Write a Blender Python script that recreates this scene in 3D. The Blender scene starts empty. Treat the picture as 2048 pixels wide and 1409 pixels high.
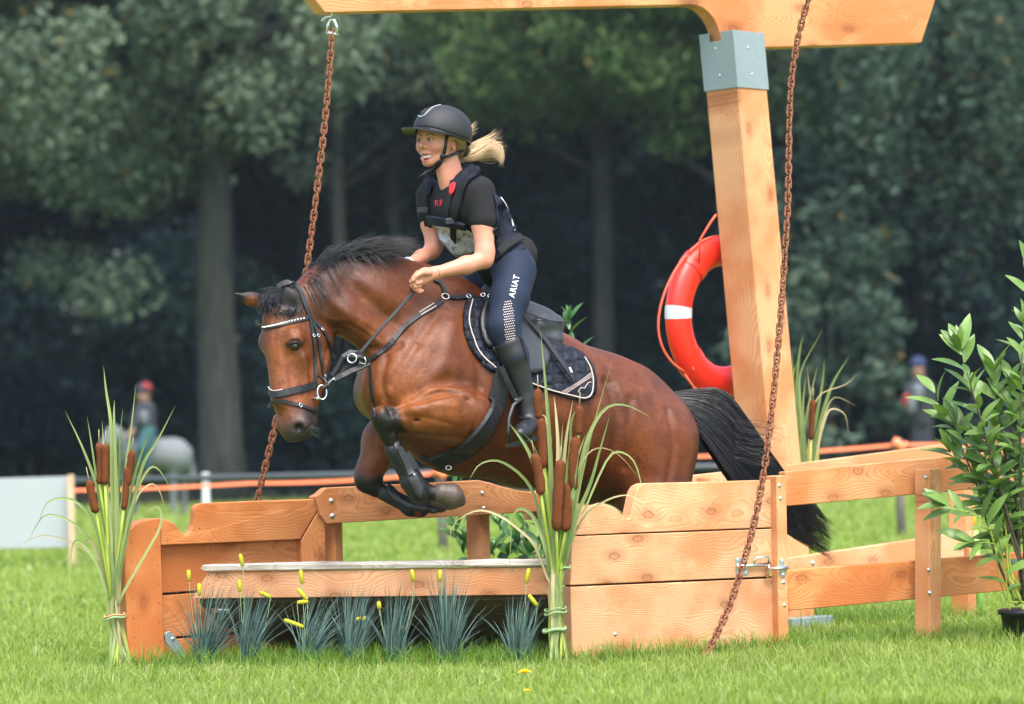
import bpy, bmesh, math, random
import numpy as np
from mathutils import Vector, Matrix
from mathutils.bvhtree import BVHTree
from mathutils.geometry import delaunay_2d_cdt
random.seed(7)
RNG = np.random.default_rng(11)
SC = bpy.context.scene
COL = SC.collection

# ------------------------------------------------------------------ camera
DIST, FPX, CAMZ = 14.0, 6440.0, 0.99
PITCH, ROLL = math.atan(175.5 / FPX), -0.026
cam_data = bpy.data.cameras.new('camera')
cam = bpy.data.objects.new('camera', cam_data)
COL.objects.link(cam)
CAM_R = (Matrix.Rotation(math.pi / 2 + PITCH, 3, 'X') @ Matrix.Rotation(ROLL, 3, 'Z'))
CAM_C = Vector((0, 0, CAMZ))
cam.matrix_world = Matrix.Translation(CAM_C) @ CAM_R.to_4x4()
cam_data.sensor_width = 36.0
cam_data.lens = FPX / 2048 * 36.0
cam_data.clip_start, cam_data.clip_end = 0.5, 1500
cam_data.dof.use_dof = True
cam_data.dof.focus_distance = DIST + 0.25
cam_data.dof.aperture_fstop = 2.2
SC.camera = cam

# ------------------------------------------------------------------ light
SUN_DIR = Vector((0.16, -0.52, 1.0)).normalized()       # towards the sun
world = bpy.data.worlds.new('World')
SC.world = world
world.use_nodes = True
wn = world.node_tree.nodes
sky = wn.new('ShaderNodeTexSky')
sky.sky_type = 'NISHITA'
sky.sun_disc = False
sky.sun_elevation = math.asin(SUN_DIR.z)
sky.sun_rotation = math.atan2(SUN_DIR.x, SUN_DIR.y)
sky.air_density, sky.dust_density, sky.ozone_density = 1.0, 3.5, 1.0
world.node_tree.links.new(sky.outputs[0], wn['Background'].inputs[0])
wn['Background'].inputs[1].default_value = 0.15
sun_data = bpy.data.lights.new('sun', 'SUN')
sun_data.energy, sun_data.angle, sun_data.color = 1.5, math.radians(42), (1.0, 0.965, 0.92)
sun = bpy.data.objects.new('sun', sun_data)
COL.objects.link(sun)
sun.rotation_euler = SUN_DIR.to_track_quat('Z', 'Y').to_euler()
SC.view_settings.view_transform = 'Standard'
SC.view_settings.look = 'None'
SC.view_settings.gamma = 1.0
SC.view_settings.use_curve_mapping = False
SC.view_settings.exposure = 1.68
SC.cycles.max_bounces = 4
SC.cycles.diffuse_bounces = 3
SC.cycles.glossy_bounces = 2
SC.cycles.transmission_bounces = 2
SC.cycles.volume_bounces = 0
SC.cycles.transparent_max_bounces = 4
SC.cycles.diffuse_bounces = 3
SC.cycles.glossy_bounces = 2
SC.cycles.transmission_bounces = 2
SC.cycles.volume_bounces = 0

# ------------------------------------------------------------------ places
_R = np.array(CAM_R); _C = np.array(CAM_C)
def P(x, y, w=0.0):
    """photo point (2048 px wide) at DIST + w metres -> place in the world"""
    d = DIST + w
    return Vector(_C + _R @ np.array([(x - 1024) / FPX * d, -(y - 704.5) / FPX * d, -d]))
def px(n, w=0.0):
    return n * (DIST + w) / FPX
def ray(x, y):
    return Vector(_R @ np.array([(x - 1024) / FPX, -(y - 704.5) / FPX, -1.0])).normalized()
def gp(x, w, z=0.0):
    """ground place below photo column x at depth w"""
    p = P(x, 880, w)
    return Vector((p.x, DIST + w, z))
FWD = Vector((0, 1, 0))
AX = Vector((0.857, 0.515, 0)).normalized()      # along the bridge, away from the landing side
LAT = Vector((-0.515, 0.857, 0)).normalized()    # across the bridge, away from the camera
UP = Vector((0, 0, 1))

# ------------------------------------------------------------------ naming
def tag(o, label=None, cat=None, group=None, kind=None):
    if label: o['label'] = label
    if cat: o['category'] = cat
    if group: o['group'] = group
    if kind: o['kind'] = kind
    return o
def empty(name, loc, label, cat, group=None):
    o = bpy.data.objects.new(name, None)
    o.empty_display_size = 0.05
    COL.objects.link(o)
    o.location = loc
    o.matrix_world = Matrix.Translation(loc)
    return tag(o, label, cat, group)
def link(name, me, mat=None, parent=None, smooth=False):
    if mat is not None and len(me.materials) == 0: me.materials.append(mat)
    o = bpy.data.objects.new(name, me)
    COL.objects.link(o)
    if smooth: me.polygons.foreach_set('use_smooth', [True] * len(me.polygons))
    if parent is not None:
        o.parent = parent
        o.matrix_parent_inverse = root_matrix(parent).inverted()
    return o
def root_matrix(o):
    m = o.matrix_basis.copy()
    while o.parent is not None:
        m = o.parent.matrix_basis @ o.matrix_parent_inverse @ m
        o = o.parent
    return m
def mesh_np(name, v, f):
    me = bpy.data.meshes.new(name)
    v = np.asarray(v, dtype=np.float32)
    if isinstance(f, np.ndarray):
        n, k = f.shape
        me.vertices.add(len(v)); me.vertices.foreach_set('co', v.ravel())
        me.loops.add(n * k); me.loops.foreach_set('vertex_index', f.astype(np.int32).ravel())
        me.polygons.add(n)
        me.polygons.foreach_set('loop_start', np.arange(0, n * k, k, dtype=np.int32))
        me.update(calc_edges=True)
        me.validate()
    else:
        me.from_pydata([tuple(x) for x in v], [], f)
    return me
def set_col(me, c, name='col'):
    a = me.attributes.new(name, 'FLOAT_COLOR', 'POINT')
    c = np.asarray(c, dtype=np.float32)
    if c.shape[1] == 3: c = np.concatenate([c, np.ones((len(c), 1), np.float32)], 1)
    a.data.foreach_set('color', c.ravel())
def set_vec(me, c, name='bc'):
    a = me.attributes.new(name, 'FLOAT_VECTOR', 'POINT')
    a.data.foreach_set('vector', np.asarray(c, dtype=np.float32).ravel())

# ------------------------------------------------------------------ materials
class NT:
    def __init__(self, name):
        self.m = bpy.data.materials.new(name); self.m.use_nodes = True
        self.t = self.m.node_tree; self.t.nodes.clear()
        self.out = self.t.nodes.new('ShaderNodeOutputMaterial')
    def n(self, kind, **kw):
        o = self.t.nodes.new('ShaderNode' + kind)
        for k, v in kw.items():
            if k in o.inputs.keys() and not hasattr(type(o), k): o.inputs[k].default_value = v
            else: setattr(o, k, v)
        return o
    def l(self, a, b): self.t.links.new(a, b)
    def i(self, node, **kw):
        for k, v in kw.items():
            s = node.inputs[int(k[1:])] if k[0] == '_' else node.inputs[k.replace('__', ' ')]
            if hasattr(v, 'is_output') or isinstance(v, bpy.types.NodeSocket): self.l(v, s)
            else: s.default_value = v
        return node
    def math(self, op, a, b=None, c=None, clamp=False):
        o = self.t.nodes.new('ShaderNodeMath'); o.operation = op; o.use_clamp = clamp
        for k, v in enumerate((a, b, c)):
            if v is None: continue
            if isinstance(v, bpy.types.NodeSocket): self.l(v, o.inputs[k])
            else: o.inputs[k].default_value = v
        return o.outputs[0]
    def noise(self, vec, scale, detail=3, rough=0.55, dist=0.0):
        o = self.t.nodes.new('ShaderNodeTexNoise')
        o.inputs['Scale'].default_value = scale; o.inputs['Detail'].default_value = detail
        o.inputs['Roughness'].default_value = rough; o.inputs['Distortion'].default_value = dist
        if vec is not None: self.l(vec, o.inputs['Vector'])
        return o
    def ramp(self, fac, stops):
        o = self.t.nodes.new('ShaderNodeValToRGB')
        e = o.color_ramp.elements
        while len(e) < len(stops): e.new(0.5)
        for k, (p, c) in enumerate(stops):
            e[k].position = p; e[k].color = (*c, 1) if len(c) == 3 else c
        self.l(fac, o.inputs[0])
        return o.outputs[0]
    def mix(self, fac, a, b, mode='MIX'):
        o = self.t.nodes.new('ShaderNodeMixRGB'); o.blend_type = mode
        for k, v in enumerate((fac, a, b)):
            if isinstance(v, bpy.types.NodeSocket): self.l(v, o.inputs[k])
            elif k == 0: o.inputs[0].default_value = v
            else: o.inputs[k].default_value = (*v, 1)
        return o.outputs[0]
    def attr(self, name):
        o = self.t.nodes.new('ShaderNodeAttribute'); o.attribute_name = name
        return o
    def obj(self):
        return self.t.nodes.new('ShaderNodeTexCoord').outputs['Object']
    def bump(self, h, strength=0.3, dist=0.01):
        o = self.t.nodes.new('ShaderNodeBump')
        o.inputs['Strength'].default_value = strength; o.inputs['Distance'].default_value = dist
        self.l(h, o.inputs['Height'])
        return o.outputs[0]
    def bsdf(self, color, rough=0.6, metal=0.0, normal=None, spec=0.5, **kw):
        b = self.t.nodes.new('ShaderNodeBsdfPrincipled')
        if isinstance(color, bpy.types.NodeSocket): self.l(color, b.inputs['Base Color'])
        else: b.inputs['Base Color'].default_value = (*color, 1)
        if isinstance(rough, bpy.types.NodeSocket): self.l(rough, b.inputs['Roughness'])
        else: b.inputs['Roughness'].default_value = rough
        b.inputs['Metallic'].default_value = metal
        b.inputs['Specular IOR Level'].default_value = spec
        for k, v in kw.items(): b.inputs[k].default_value = v
        if normal is not None: self.l(normal, b.inputs['Normal'])
        self.l(b.outputs[0], self.out.inputs[0])
        return b
    def thin(self, color, rough=0.5, trans=0.35, tint=(1, 1, 1), spec=0.3):
        """leaf: reflecting plus light passing through"""
        b = self.bsdf(color, rough, spec=spec)
        t = self.t.nodes.new('ShaderNodeBsdfTranslucent')
        c = self.mix(1.0, color, tint, 'MULTIPLY')
        self.l(c, t.inputs[0])
        m = self.t.nodes.new('ShaderNodeMixShader'); m.inputs[0].default_value = trans
        self.l(b.outputs[0], m.inputs[1]); self.l(t.outputs[0], m.inputs[2])
        self.l(m.outputs[0], self.out.inputs[0])

M = {}
def plain(name, color, rough=0.6, metal=0.0, var=0.15, scale=20, bump=0.0, bscale=120, spec=0.5, **kw):
    s = NT(name); co = s.obj()
    n1 = s.noise(co, scale, 4)
    c = s.mix(n1.outputs[0], tuple(x * (1 - var) for x in color), tuple(min(1, x * (1 + var)) for x in color))
    nm = None
    if bump > 0:
        nm = s.bump(s.noise(co, bscale, 3).outputs[0], bump, 0.004)
    r = s.math('ADD', s.math('MULTIPLY', s.noise(co, scale * 2, 2).outputs[0], 0.16), rough - 0.08)
    s.bsdf(c, r, metal, nm, spec, **kw)
    M[name] = s.m
    return s.m
def wood(name, light, dark, knot=(0.20, 0.055, 0.018), ring=34.0, grey=0.0, contrast=1.0):
    """sawn softwood; 'bc' = metres along the board, up the board, through the board"""
    s = NT(name)
    a = s.attr('bc').outputs['Vector']
    sep = s.n('SeparateXYZ'); s.l(a, sep.inputs[0])
    # knots: cells stretched along the board
    kv = s.n('CombineXYZ')
    s.l(s.math('MULTIPLY', sep.outputs[0], 3.0), kv.inputs[0]); s.l(s.math('MULTIPLY', sep.outputs[1], 5.5), kv.inputs[1]); s.l(s.math('MULTIPLY', sep.outputs[2], 3.0), kv.inputs[2])
    vo = s.n('TexVoronoi'); vo.voronoi_dimensions = '2D'; vo.inputs['Scale'].default_value = 1.0; s.l(kv.outputs[0], vo.inputs['Vector'])
    kd = vo.outputs['Distance']
    kpull = s.math('MULTIPLY', s.math('POWER', s.math('SUBTRACT', 1.0, s.math('MULTIPLY', kd, 2.4), clamp=True), 2.0), 0.035)
    # rings
    lv = s.n('CombineXYZ')
    s.l(s.math('MULTIPLY', sep.outputs[0], 0.9), lv.inputs[0]); s.l(sep.outputs[1], lv.inputs[1]); s.l(sep.outputs[2], lv.inputs[2])
    nz = s.noise(lv.outputs[0], 2.2, 2, 0.5)
    nsep = s.n('SeparateXYZ'); s.l(nz.outputs['Color'], nsep.inputs[0])
    vv = s.math('ADD', sep.outputs[1], s.math('MULTIPLY', s.math('SUBTRACT', nsep.outputs[0], 0.5), 0.26))
    tt = s.math('ADD', sep.outputs[2], s.math('ADD', s.math('MULTIPLY', s.math('SUBTRACT', nsep.outputs[1], 0.5), 0.16), 0.05))
    rad = s.math('SQRT', s.math('ADD', s.math('MULTIPLY', vv, vv), s.math('MULTIPLY', tt, tt)))
    rad = s.math('ADD', rad, kpull)
    fine = s.noise(a, 3.0, 2)
    ph = s.math('ADD', s.math('MULTIPLY', rad, ring * 2.4), s.math('MULTIPLY', fine.outputs[0], 1.5))
    fr = s.math('FRACT', ph)
    late = s.math('POWER', fr, 2.2)
    gv = s.n('CombineXYZ')
    s.l(s.math('MULTIPLY', sep.outputs[0], 6.0), gv.inputs[0]); s.l(s.math('MULTIPLY', sep.outputs[1], 180.0), gv.inputs[1]); s.l(s.math('MULTIPLY', sep.outputs[2], 180.0), gv.inputs[2])
    fib = s.noise(gv.outputs[0], 1.0, 3)
    blot = s.noise(a, 2.6, 3)
    c = s.mix(s.math('MULTIPLY', late, 0.92 * contrast), light, dark)
    c = s.mix(s.math('MULTIPLY', fib.outputs[0], 0.55 * contrast), c, tuple(x * 0.70 for x in light))
    c = s.mix(s.ramp(blot.outputs[0], [(0.44, (0, 0, 0)), (0.60, (0.75, 0.75, 0.75))]), c, dark)
    core = s.ramp(kd, [(0.0, (0.7, 0.7, 0.7)), (0.05, (0.55, 0.55, 0.55)), (0.075, (1, 1, 1)), (0.09, (0.45, 0.45, 0.45)), (0.24, (0, 0, 0))])
    sepc = s.n('SeparateXYZ'); s.l(vo.outputs['Color'], sepc.inputs[0])
    gate = s.math('GREATER_THAN', sepc.outputs[0], 0.30)
    c = s.mix(s.math('MULTIPLY', s.math('MULTIPLY', core, gate), 0.75), c, knot)
    # small nail holes / specks
    sp = s.n('TexVoronoi'); sp.inputs['Scale'].default_value = 26; s.l(a, sp.inputs['Vector'])
    ssep = s.n('SeparateXYZ'); s.l(sp.outputs['Color'], ssep.inputs[0])
    spk = s.math('MULTIPLY', s.math('LESS_THAN', sp.outputs['Distance'], 0.10), s.math('GREATER_THAN', ssep.outputs[1], 0.90))
    c = s.mix(s.math('MULTIPLY', spk, 0.7), c, (0.05, 0.02, 0.01))
    if grey: c = s.mix(grey, c, (0.30, 0.28, 0.25))
    nm = s.bump(s.math('ADD', s.math('MULTIPLY', late, -0.9), fib.outputs[0]), 0.5, 0.002)
    s.bsdf(c, 0.62, 0, nm, 0.3)
    M[name] = s.m
    return s.m
wood('larch', (0.72, 0.345, 0.155), (0.47, 0.150, 0.042), contrast=0.75, ring=42)
wood('larch_pale', (0.76, 0.415, 0.225), (0.53, 0.195, 0.070), ring=50, contrast=0.85)
wood('larch_deep', (0.69, 0.285, 0.100), (0.43, 0.120, 0.028), contrast=0.75, ring=42)
wood('larch_post', (0.73, 0.390, 0.190), (0.52, 0.185, 0.062), ring=34, contrast=0.85)
wood('weathered_wood', (0.70, 0.62, 0.53), (0.34, 0.28, 0.23), (0.1, 0.07, 0.05), grey=0.12)
wood('shade_board', (0.16, 0.105, 0.06), (0.08, 0.05, 0.03), (0.05, 0.03, 0.02))  # wood tone darkened to stand for shade under and behind boards
wood('pale_batten', (0.62, 0.46, 0.32), (0.45, 0.30, 0.18))
plain('galvanised', (0.42, 0.50, 0.52), 0.42, 0.75, 0.18, 60, 0.05, 90)
plain('galvanised_sheet', (0.24, 0.30, 0.31), 0.55, 0.25, 0.12, 45, 0.04, 90)
plain('bright_metal', (0.75, 0.77, 0.78), 0.28, 1.0, 0.08)
plain('bolt_head', (0.62, 0.65, 0.66), 0.35, 0.9, 0.1)
plain('black_leather', (0.0088, 0.0099, 0.0110), 0.42, 0, 0.3, 60, 0.25, 300, 0.5)
plain('strap_leather', (0.0090, 0.0099, 0.0108), 0.48, 0, 0.3, 60, 0.1, 300, 0.45)
plain('saddle_leather', (0.0240, 0.0282, 0.0312), 0.45, 0, 0.25, 40, 0.2, 260, 0.5)
plain('neoprene', (0.0066, 0.0077, 0.0088), 0.6, 0, 0.3, 40, 0.2, 200)
plain('boot_plastic', (0.0121, 0.0143, 0.0160), 0.42, 0, 0.3, 40, 0.15, 200)
plain('shirt_cloth', (0.0135, 0.0135, 0.0150), 0.85, 0, 0.25, 25, 0.5, 60, 0.2)
plain('navy_cloth', (0.0063, 0.0098, 0.0224), 0.75, 0, 0.3, 30, 0.4, 90, 0.25)
plain('vest_black', (0.0060, 0.0066, 0.0084), 0.7, 0, 0.3, 30, 0.3, 150, 0.3)
plain('breeches_cloth', (0.0105, 0.0180, 0.0390), 0.75, 0, 0.2, 12, 0.35, 30, 0.25)
plain('white_print', (0.75, 0.76, 0.76), 0.7, 0, 0.05)
plain('red_cloth', (0.62, 0.015, 0.02), 0.7, 0, 0.15)
plain('piping', (0.52, 0.42, 0.36), 0.7, 0, 0.1)
plain('helmet_shell', (0.0110, 0.0132, 0.0154), 0.62, 0, 0.2, 150, 0.2, 900, 0.5)
plain('helmet_brim', (0.0060, 0.0072, 0.0084), 0.4, 0, 0.2)
plain('eye_dark', (0.006, 0.004, 0.003), 0.06, 0, 0.1, spec=0.8)
plain('eye_white', (0.62, 0.58, 0.54), 0.3, 0, 0.05)
plain('iris_brown', (0.045, 0.022, 0.012), 0.15, 0, 0.1)
plain('brow_hair', (0.20, 0.11, 0.055), 0.8, 0, 0.2)
plain('lip', (0.50, 0.17, 0.14), 0.45, 0, 0.1)
plain('mouth_inside', (0.075, 0.018, 0.016), 0.5, 0, 0.2)
plain('tooth', (0.66, 0.63, 0.58), 0.3, 0, 0.06)
plain('horse_hair', (0.010, 0.010, 0.012), 0.42, 0, 0.4, 30, spec=0.6)
plain('buoy_shell', (0.80, 0.028, 0.012), 0.38, 0, 0.06, 8, 0.03, 30)
plain('buoy_band', (0.55, 0.60, 0.60), 0.45, 0, 0.08, 60, 0.1, 200)
plain('buoy_rope', (0.80, 0.12, 0.06), 0.7, 0, 0.15, 200, 0.6, 400)
plain('seed_head', (0.145, 0.047, 0.017), 0.95, 0, 0.35, 60, 0.9, 420, 0.1)
plain('yellow_spike', (0.46, 0.42, 0.02), 0.8, 0, 0.2, 120, 0.5, 400)
plain('dandelion', (0.85, 0.62, 0.01), 0.8, 0, 0.15, 200)
plain('pot_plastic', (0.0084, 0.0102, 0.0120), 0.45, 0, 0.2)
plain('soil', (0.05, 0.035, 0.022), 0.95, 0, 0.5, 60, 0.8, 90)
plain('banner_white', (0.3200, 0.3520, 0.3680), 0.7, 0, 0.04, 6)
plain('orange_tape', (0.85, 0.22, 0.085), 0.5, 0, 0.08)
plain('rail_black', (0.055, 0.065, 0.07), 0.5, 0, 0.1)
plain('stake_wood', (0.16, 0.14, 0.12), 0.85, 0, 0.35, 30, 0.5, 40)
plain('white_paint', (0.55, 0.57, 0.57), 0.7, 0, 0.1)
plain('yellow_paint', (0.85, 0.58, 0.02), 0.5, 0, 0.05)
plain('lime_paint', (0.33, 0.65, 0.14), 0.5, 0, 0.05)
plain('twine', (0.22, 0.33, 0.14), 0.75, 0, 0.2, 100)
plain('straw_tie', (0.50, 0.27, 0.11), 0.75, 0, 0.2, 100)
plain('silver_band', (0.55, 0.57, 0.58), 0.35, 0.6, 0.1)
plain('jewel', (0.86, 0.83, 0.78), 0.15, 0.5, 0.05)
plain('pony_grey', (0.13, 0.145, 0.15), 0.85, 0, 0.2, 4)
plain('far_dark_cloth', (0.018, 0.022, 0.030), 0.85, 0, 0.2)
plain('far_teal_cloth', (0.010, 0.055, 0.060), 0.85, 0, 0.2)
plain('far_grey_cloth', (0.11, 0.13, 0.14), 0.85, 0, 0.3)
plain('far_red_cloth', (0.22, 0.02, 0.02), 0.85, 0, 0.2)
plain('far_skin', (0.25, 0.13, 0.09), 0.6, 0, 0.1)
plain('stem_bark', (0.075, 0.060, 0.040), 0.8, 0, 0.3, 60, 0.5, 200)
plain('plate_stone', (0.45, 0.48, 0.50), 0.6, 0, 0.1)
def skinmat():
    s = NT('skin'); co = s.obj()
    v = s.attr('col').outputs['Color']
    n = s.noise(co, 18, 3)
    c = s.mix(n.outputs[0], v, s.mix(1.0, v, (0.94, 0.85, 0.80), 'MULTIPLY'))
    b = s.bsdf(c, 0.46, 0, s.bump(s.noise(co, 500, 2).outputs[0], 0.06, 0.001), 0.4)
    b.inputs['Subsurface Weight'].default_value = 0.12
    b.inputs['Subsurface Radius'].default_value = (0.012, 0.005, 0.003)
    b.inputs['Subsurface Scale'].default_value = 0.6
    M['skin'] = s.m
skinmat()
def hidemat():
    s = NT('horse_coat'); co = s.obj()
    v = s.attr('col').outputs['Color']
    big = s.noise(co, 3.6, 5, 0.62)
    med = s.noise(co, 14, 5, 0.65)
    mp = s.n('Mapping'); mp.inputs['Scale'].default_value = (0.5, 1, 0.35); mp.inputs['Rotation'].default_value = (0, 0.5, 0); s.l(co, mp.inputs[0])
    hair = s.noise(mp.outputs[0], 150, 4, 0.7)
    spk = s.noise(co, 48, 4, 0.7)
    c = s.mix(s.ramp(big.outputs[0], [(0.32, (0, 0, 0)), (0.68, (1, 1, 1))]), s.mix(1.0, v, (0.55, 0.46, 0.42), 'MULTIPLY'), s.mix(1.0, v, (1.30, 1.18, 1.0), 'MULTIPLY'))
    c = s.mix(s.ramp(med.outputs[0], [(0.40, (0, 0, 0)), (0.62, (0.55, 0.55, 0.55))]), c, s.mix(1.0, c, (0.62, 0.55, 0.50), 'MULTIPLY'))
    c = s.mix(s.math('MULTIPLY', hair.outputs[0], 0.7), c, s.mix(1.0, c, (0.45, 0.40, 0.38), 'MULTIPLY'))
    c = s.mix(s.ramp(spk.outputs[0], [(0.36, (0.45, 0.45, 0.45)), (0.56, (0, 0, 0))]), c, s.mix(1.0, c, (0.50, 0.42, 0.38), 'MULTIPLY'))
    # skin folds and veins over the muscles
    vein = s.n('TexNoise'); vein.inputs['Scale'].default_value = 7; vein.inputs['Detail'].default_value = 3; vein.inputs['Distortion'].default_value = 1.6; s.l(co, vein.inputs['Vector'])
    ridge = s.math('SUBTRACT', 1.0, s.math('ABSOLUTE', s.math('MULTIPLY', s.math('SUBTRACT', vein.outputs[0], 0.5), 14.0)), clamp=True)
    hgt = s.math('ADD', s.math('ADD', s.math('MULTIPLY', hair.outputs[0], 0.20), s.math('ADD', s.math('MULTIPLY', med.outputs[0], 0.45), s.math('MULTIPLY', spk.outputs[0], 0.16))), s.math('MULTIPLY', ridge, 0.03))
    nm = s.bump(hgt, 0.45, 0.016)
    r = s.math('ADD', s.math('MULTIPLY', med.outputs[0], 0.22), s.math('MULTIPLY', hair.outputs[0], 0.18))
    b = s.bsdf(c, s.math('ADD', r, 0.27), 0, nm, 0.30)
    M['coat'] = s.m
hidemat()
def rustmat():
    s = NT('rust'); co = s.obj()
    n = s.noise(co, 45, 4, 0.65)
    c = s.ramp(n.outputs[0], [(0.28, (0.055, 0.024, 0.014)), (0.5, (0.20, 0.075, 0.036)), (0.72, (0.33, 0.15, 0.085))])
    s.bsdf(c, 0.8, 0.1, s.bump(n.outputs[0], 0.5, 0.003), 0.3)
    M['rust'] = s.m
rustmat()
def strandmat(name, c0, c1, rough=0.45):
    s = NT(name)
    r = s.attr('col').outputs['Fac']
    c = s.mix(r, c0, c1)
    s.bsdf(c, rough, 0, None, 0.5)
    M[name] = s.m
strandmat('blonde_hair', (0.28, 0.155, 0.065), (0.84, 0.64, 0.40), 0.4)
strandmat('mane_hair', (0.005, 0.005, 0.006), (0.030, 0.032, 0.036), 0.40)
def leafmat(name, c0, c1, trans=0.3, rough=0.45, tint=(1.1, 1.25, 0.5), spec=0.35):
    s = NT(name)
    oi = s.n('ObjectInfo').outputs['Random']
    co = s.obj()
    n = s.noise(co, 9, 3)
    f = s.math('ADD', s.math('MULTIPLY', oi, 0.65), s.math('MULTIPLY', n.outputs[0], 0.4), clamp=True)
    c = s.mix(f, c0, c1)
    s.thin(c, rough, trans, tint, spec)
    M[name] = s.m
leafmat('laurel_leaf', (0.065, 0.140, 0.030), (0.195, 0.325, 0.075), 0.25, 0.33, spec=0.5)
leafmat('laurel_leaf_shaded', (0.030, 0.100, 0.028), (0.085, 0.21, 0.040), 0.2, 0.33, spec=0.5)  # laurel leaf colour darkened for the shade behind the horse
leafmat('reed_leaf', (0.145, 0.220, 0.075), (0.36, 0.42, 0.17), 0.25, 0.5)
leafmat('reed_leaf_dry', (0.33, 0.27, 0.13), (0.58, 0.51, 0.29), 0.25, 0.6, (1.1, 1, 0.7))
leafmat('reed_stalk', (0.25, 0.37, 0.035), (0.47, 0.53, 0.10), 0.1, 0.5)
def colmat(name, trans, rough, tint=(1.1, 1.25, 0.45), spec=0.3):
    s = NT(name)
    v = s.attr('col').outputs['Color']
    s.thin(v, rough, trans, tint, spec)
    M[name] = s.m
colmat('grass', 0.38, 0.5)
colmat('blue_grass', 0.15, 0.5, (1, 1, 1))
def folmat():
    s = NT('foliage'); v = s.attr('col').outputs['Color']
    d = s.n('BsdfDiffuse'); s.l(v, d.inputs[0]); t = s.n('BsdfTranslucent'); s.l(v, t.inputs[0])
    m = s.n('MixShader'); m.inputs[0].default_value = 0.25; s.l(d.outputs[0], m.inputs[1]); s.l(t.outputs[0], m.inputs[2]); s.l(m.outputs[0], s.out.inputs[0])
    M['foliage'] = s.m
folmat()
def barkmat():
    s = NT('bark'); co = s.obj()
    mp = s.n('Mapping'); mp.inputs['Scale'].default_value = (1, 1, 0.2); s.l(co, mp.inputs[0])
    n = s.noise(mp.outputs[0], 9, 5, 0.65)
    c = s.ramp(n.outputs[0], [(0.3, (0.014, 0.018, 0.015)), (0.7, (0.050, 0.055, 0.044))])
    s.bsdf(c, 0.9, 0, s.bump(n.outputs[0], 0.9, 0.05), 0.2)
    M['bark'] = s.m
barkmat()
def groundmat():
    s = NT('lawn_ground'); co = s.obj()
    n = s.noise(co, 0.35, 4); n2 = s.noise(co, 5, 5, 0.7)
    c = s.mix(n.outputs[0], (0.13, 0.20, 0.030), (0.19, 0.275, 0.048))
    c = s.mix(s.math('MULTIPLY', n2.outputs[0], 0.5), c, (0.055, 0.085, 0.018))
    s.bsdf(c, 0.9, 0, s.bump(n2.outputs[0], 0.6, 0.03), 0.15)
    M['lawn'] = s.m
    s = NT('forest_floor'); co = s.obj()
    n = s.noise(co, 1.2, 5, 0.7)
    c = s.mix(n.outputs[0], (0.018, 0.022, 0.012), (0.05, 0.055, 0.028))
    s.bsdf(c, 0.95, 0, None, 0.1)
    M['forest_floor'] = s.m
groundmat()
def padmat():
    s = NT('quilted_pad'); co = s.obj()
    v = s.n('TexVoronoi'); v.feature = 'DISTANCE_TO_EDGE'; v.inputs['Scale'].default_value = 20; v.inputs['Randomness'].default_value = 0.35
    s.l(co, v.inputs['Vector'])
    h = s.ramp(v.outputs[0], [(0.0, (0, 0, 0)), (0.35, (1, 1, 1))])
    c = s.mix(h, (0.004, 0.006, 0.012), (0.012, 0.017, 0.034))
    s.bsdf(c, 0.72, 0, s.bump(h, 0.9, 0.012), 0.3)
    M['pad'] = s.m
padmat()
def printmat():
    s = NT('shirt_print'); co = s.obj()
    n = s.noise(co, 13, 4, 0.6, 1.2)
    n2 = s.noise(co, 30, 3)
    c = s.ramp(n.outputs[0], [(0.27, (0.02, 0.02, 0.025)), (0.38, (0.30, 0.31, 0.31)), (0.52, (0.45, 0.46, 0.46)), (0.8, (0.62, 0.63, 0.62))])
    s.bsdf(c, 0.7, 0, s.bump(n2.outputs[0], 0.3, 0.01), 0.3)
    M['shirt_print'] = s.m
    s = NT('knee_mesh'); co = s.obj()
    M['knee_mesh'] = s.m
    s.bsdf((0.62, 0.50, 0.46), 0.6)
printmat()

# ------------------------------------------------------------------ solid shapes
def solid(name, mat, parent, front, ext, udir=None, bevel=0.003, seed=None):
    """a board: outline 'front' (world points in one plane), pushed back by vector ext"""
    bm = bmesh.new()
    n = len(front); ext = Vector(ext)
    a = [bm.verts.new(p) for p in front]; b = [bm.verts.new(Vector(p) + ext) for p in front]
    bm.faces.new(a); bm.faces.new(list(reversed(b)))
    for k in range(n):
        bm.faces.new((a[k], b[k], b[(k + 1) % n], a[(k + 1) % n]))
    bmesh.ops.recalc_face_normals(bm, faces=bm.faces)
    if bevel:
        bmesh.ops.bevel(bm, geom=list(bm.edges), offset=bevel, segments=1, affect='EDGES', clamp_overlap=True)
    me = bpy.data.meshes.new(name); bm.to_mesh(me); bm.free()
    board_coords(me, Vector(front[0]), udir if udir is not None else AX, ext, seed)
    return link(name, me, mat, parent)
def board_coords(me, origin, U, ext, seed=None):
    U = Vector(U).normalized(); N = Vector(ext).normalized(); V = U.cross(N).normalized()
    n = len(me.vertices)
    co = np.empty(n * 3, np.float32); me.vertices.foreach_get('co', co); co = co.reshape(-1, 3) - np.array(origin, np.float32)
    r = random.Random(seed if seed is not None else random.random())
    o = np.array([r.uniform(0, 40), r.uniform(-0.05, 0.05), r.uniform(0.0, 0.05)], np.float32)
    set_vec(me, np.stack([co @ np.array(U), co @ np.array(V), co @ np.array(N)], 1) + o)
def px_poly(pts, w0=None, x0=None, slope=0.6):
    """photo outline on an upright plane that recedes to the right"""
    return [P(x, y, w0 + (x - x0) / 460 * slope) for x, y in pts]
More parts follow.
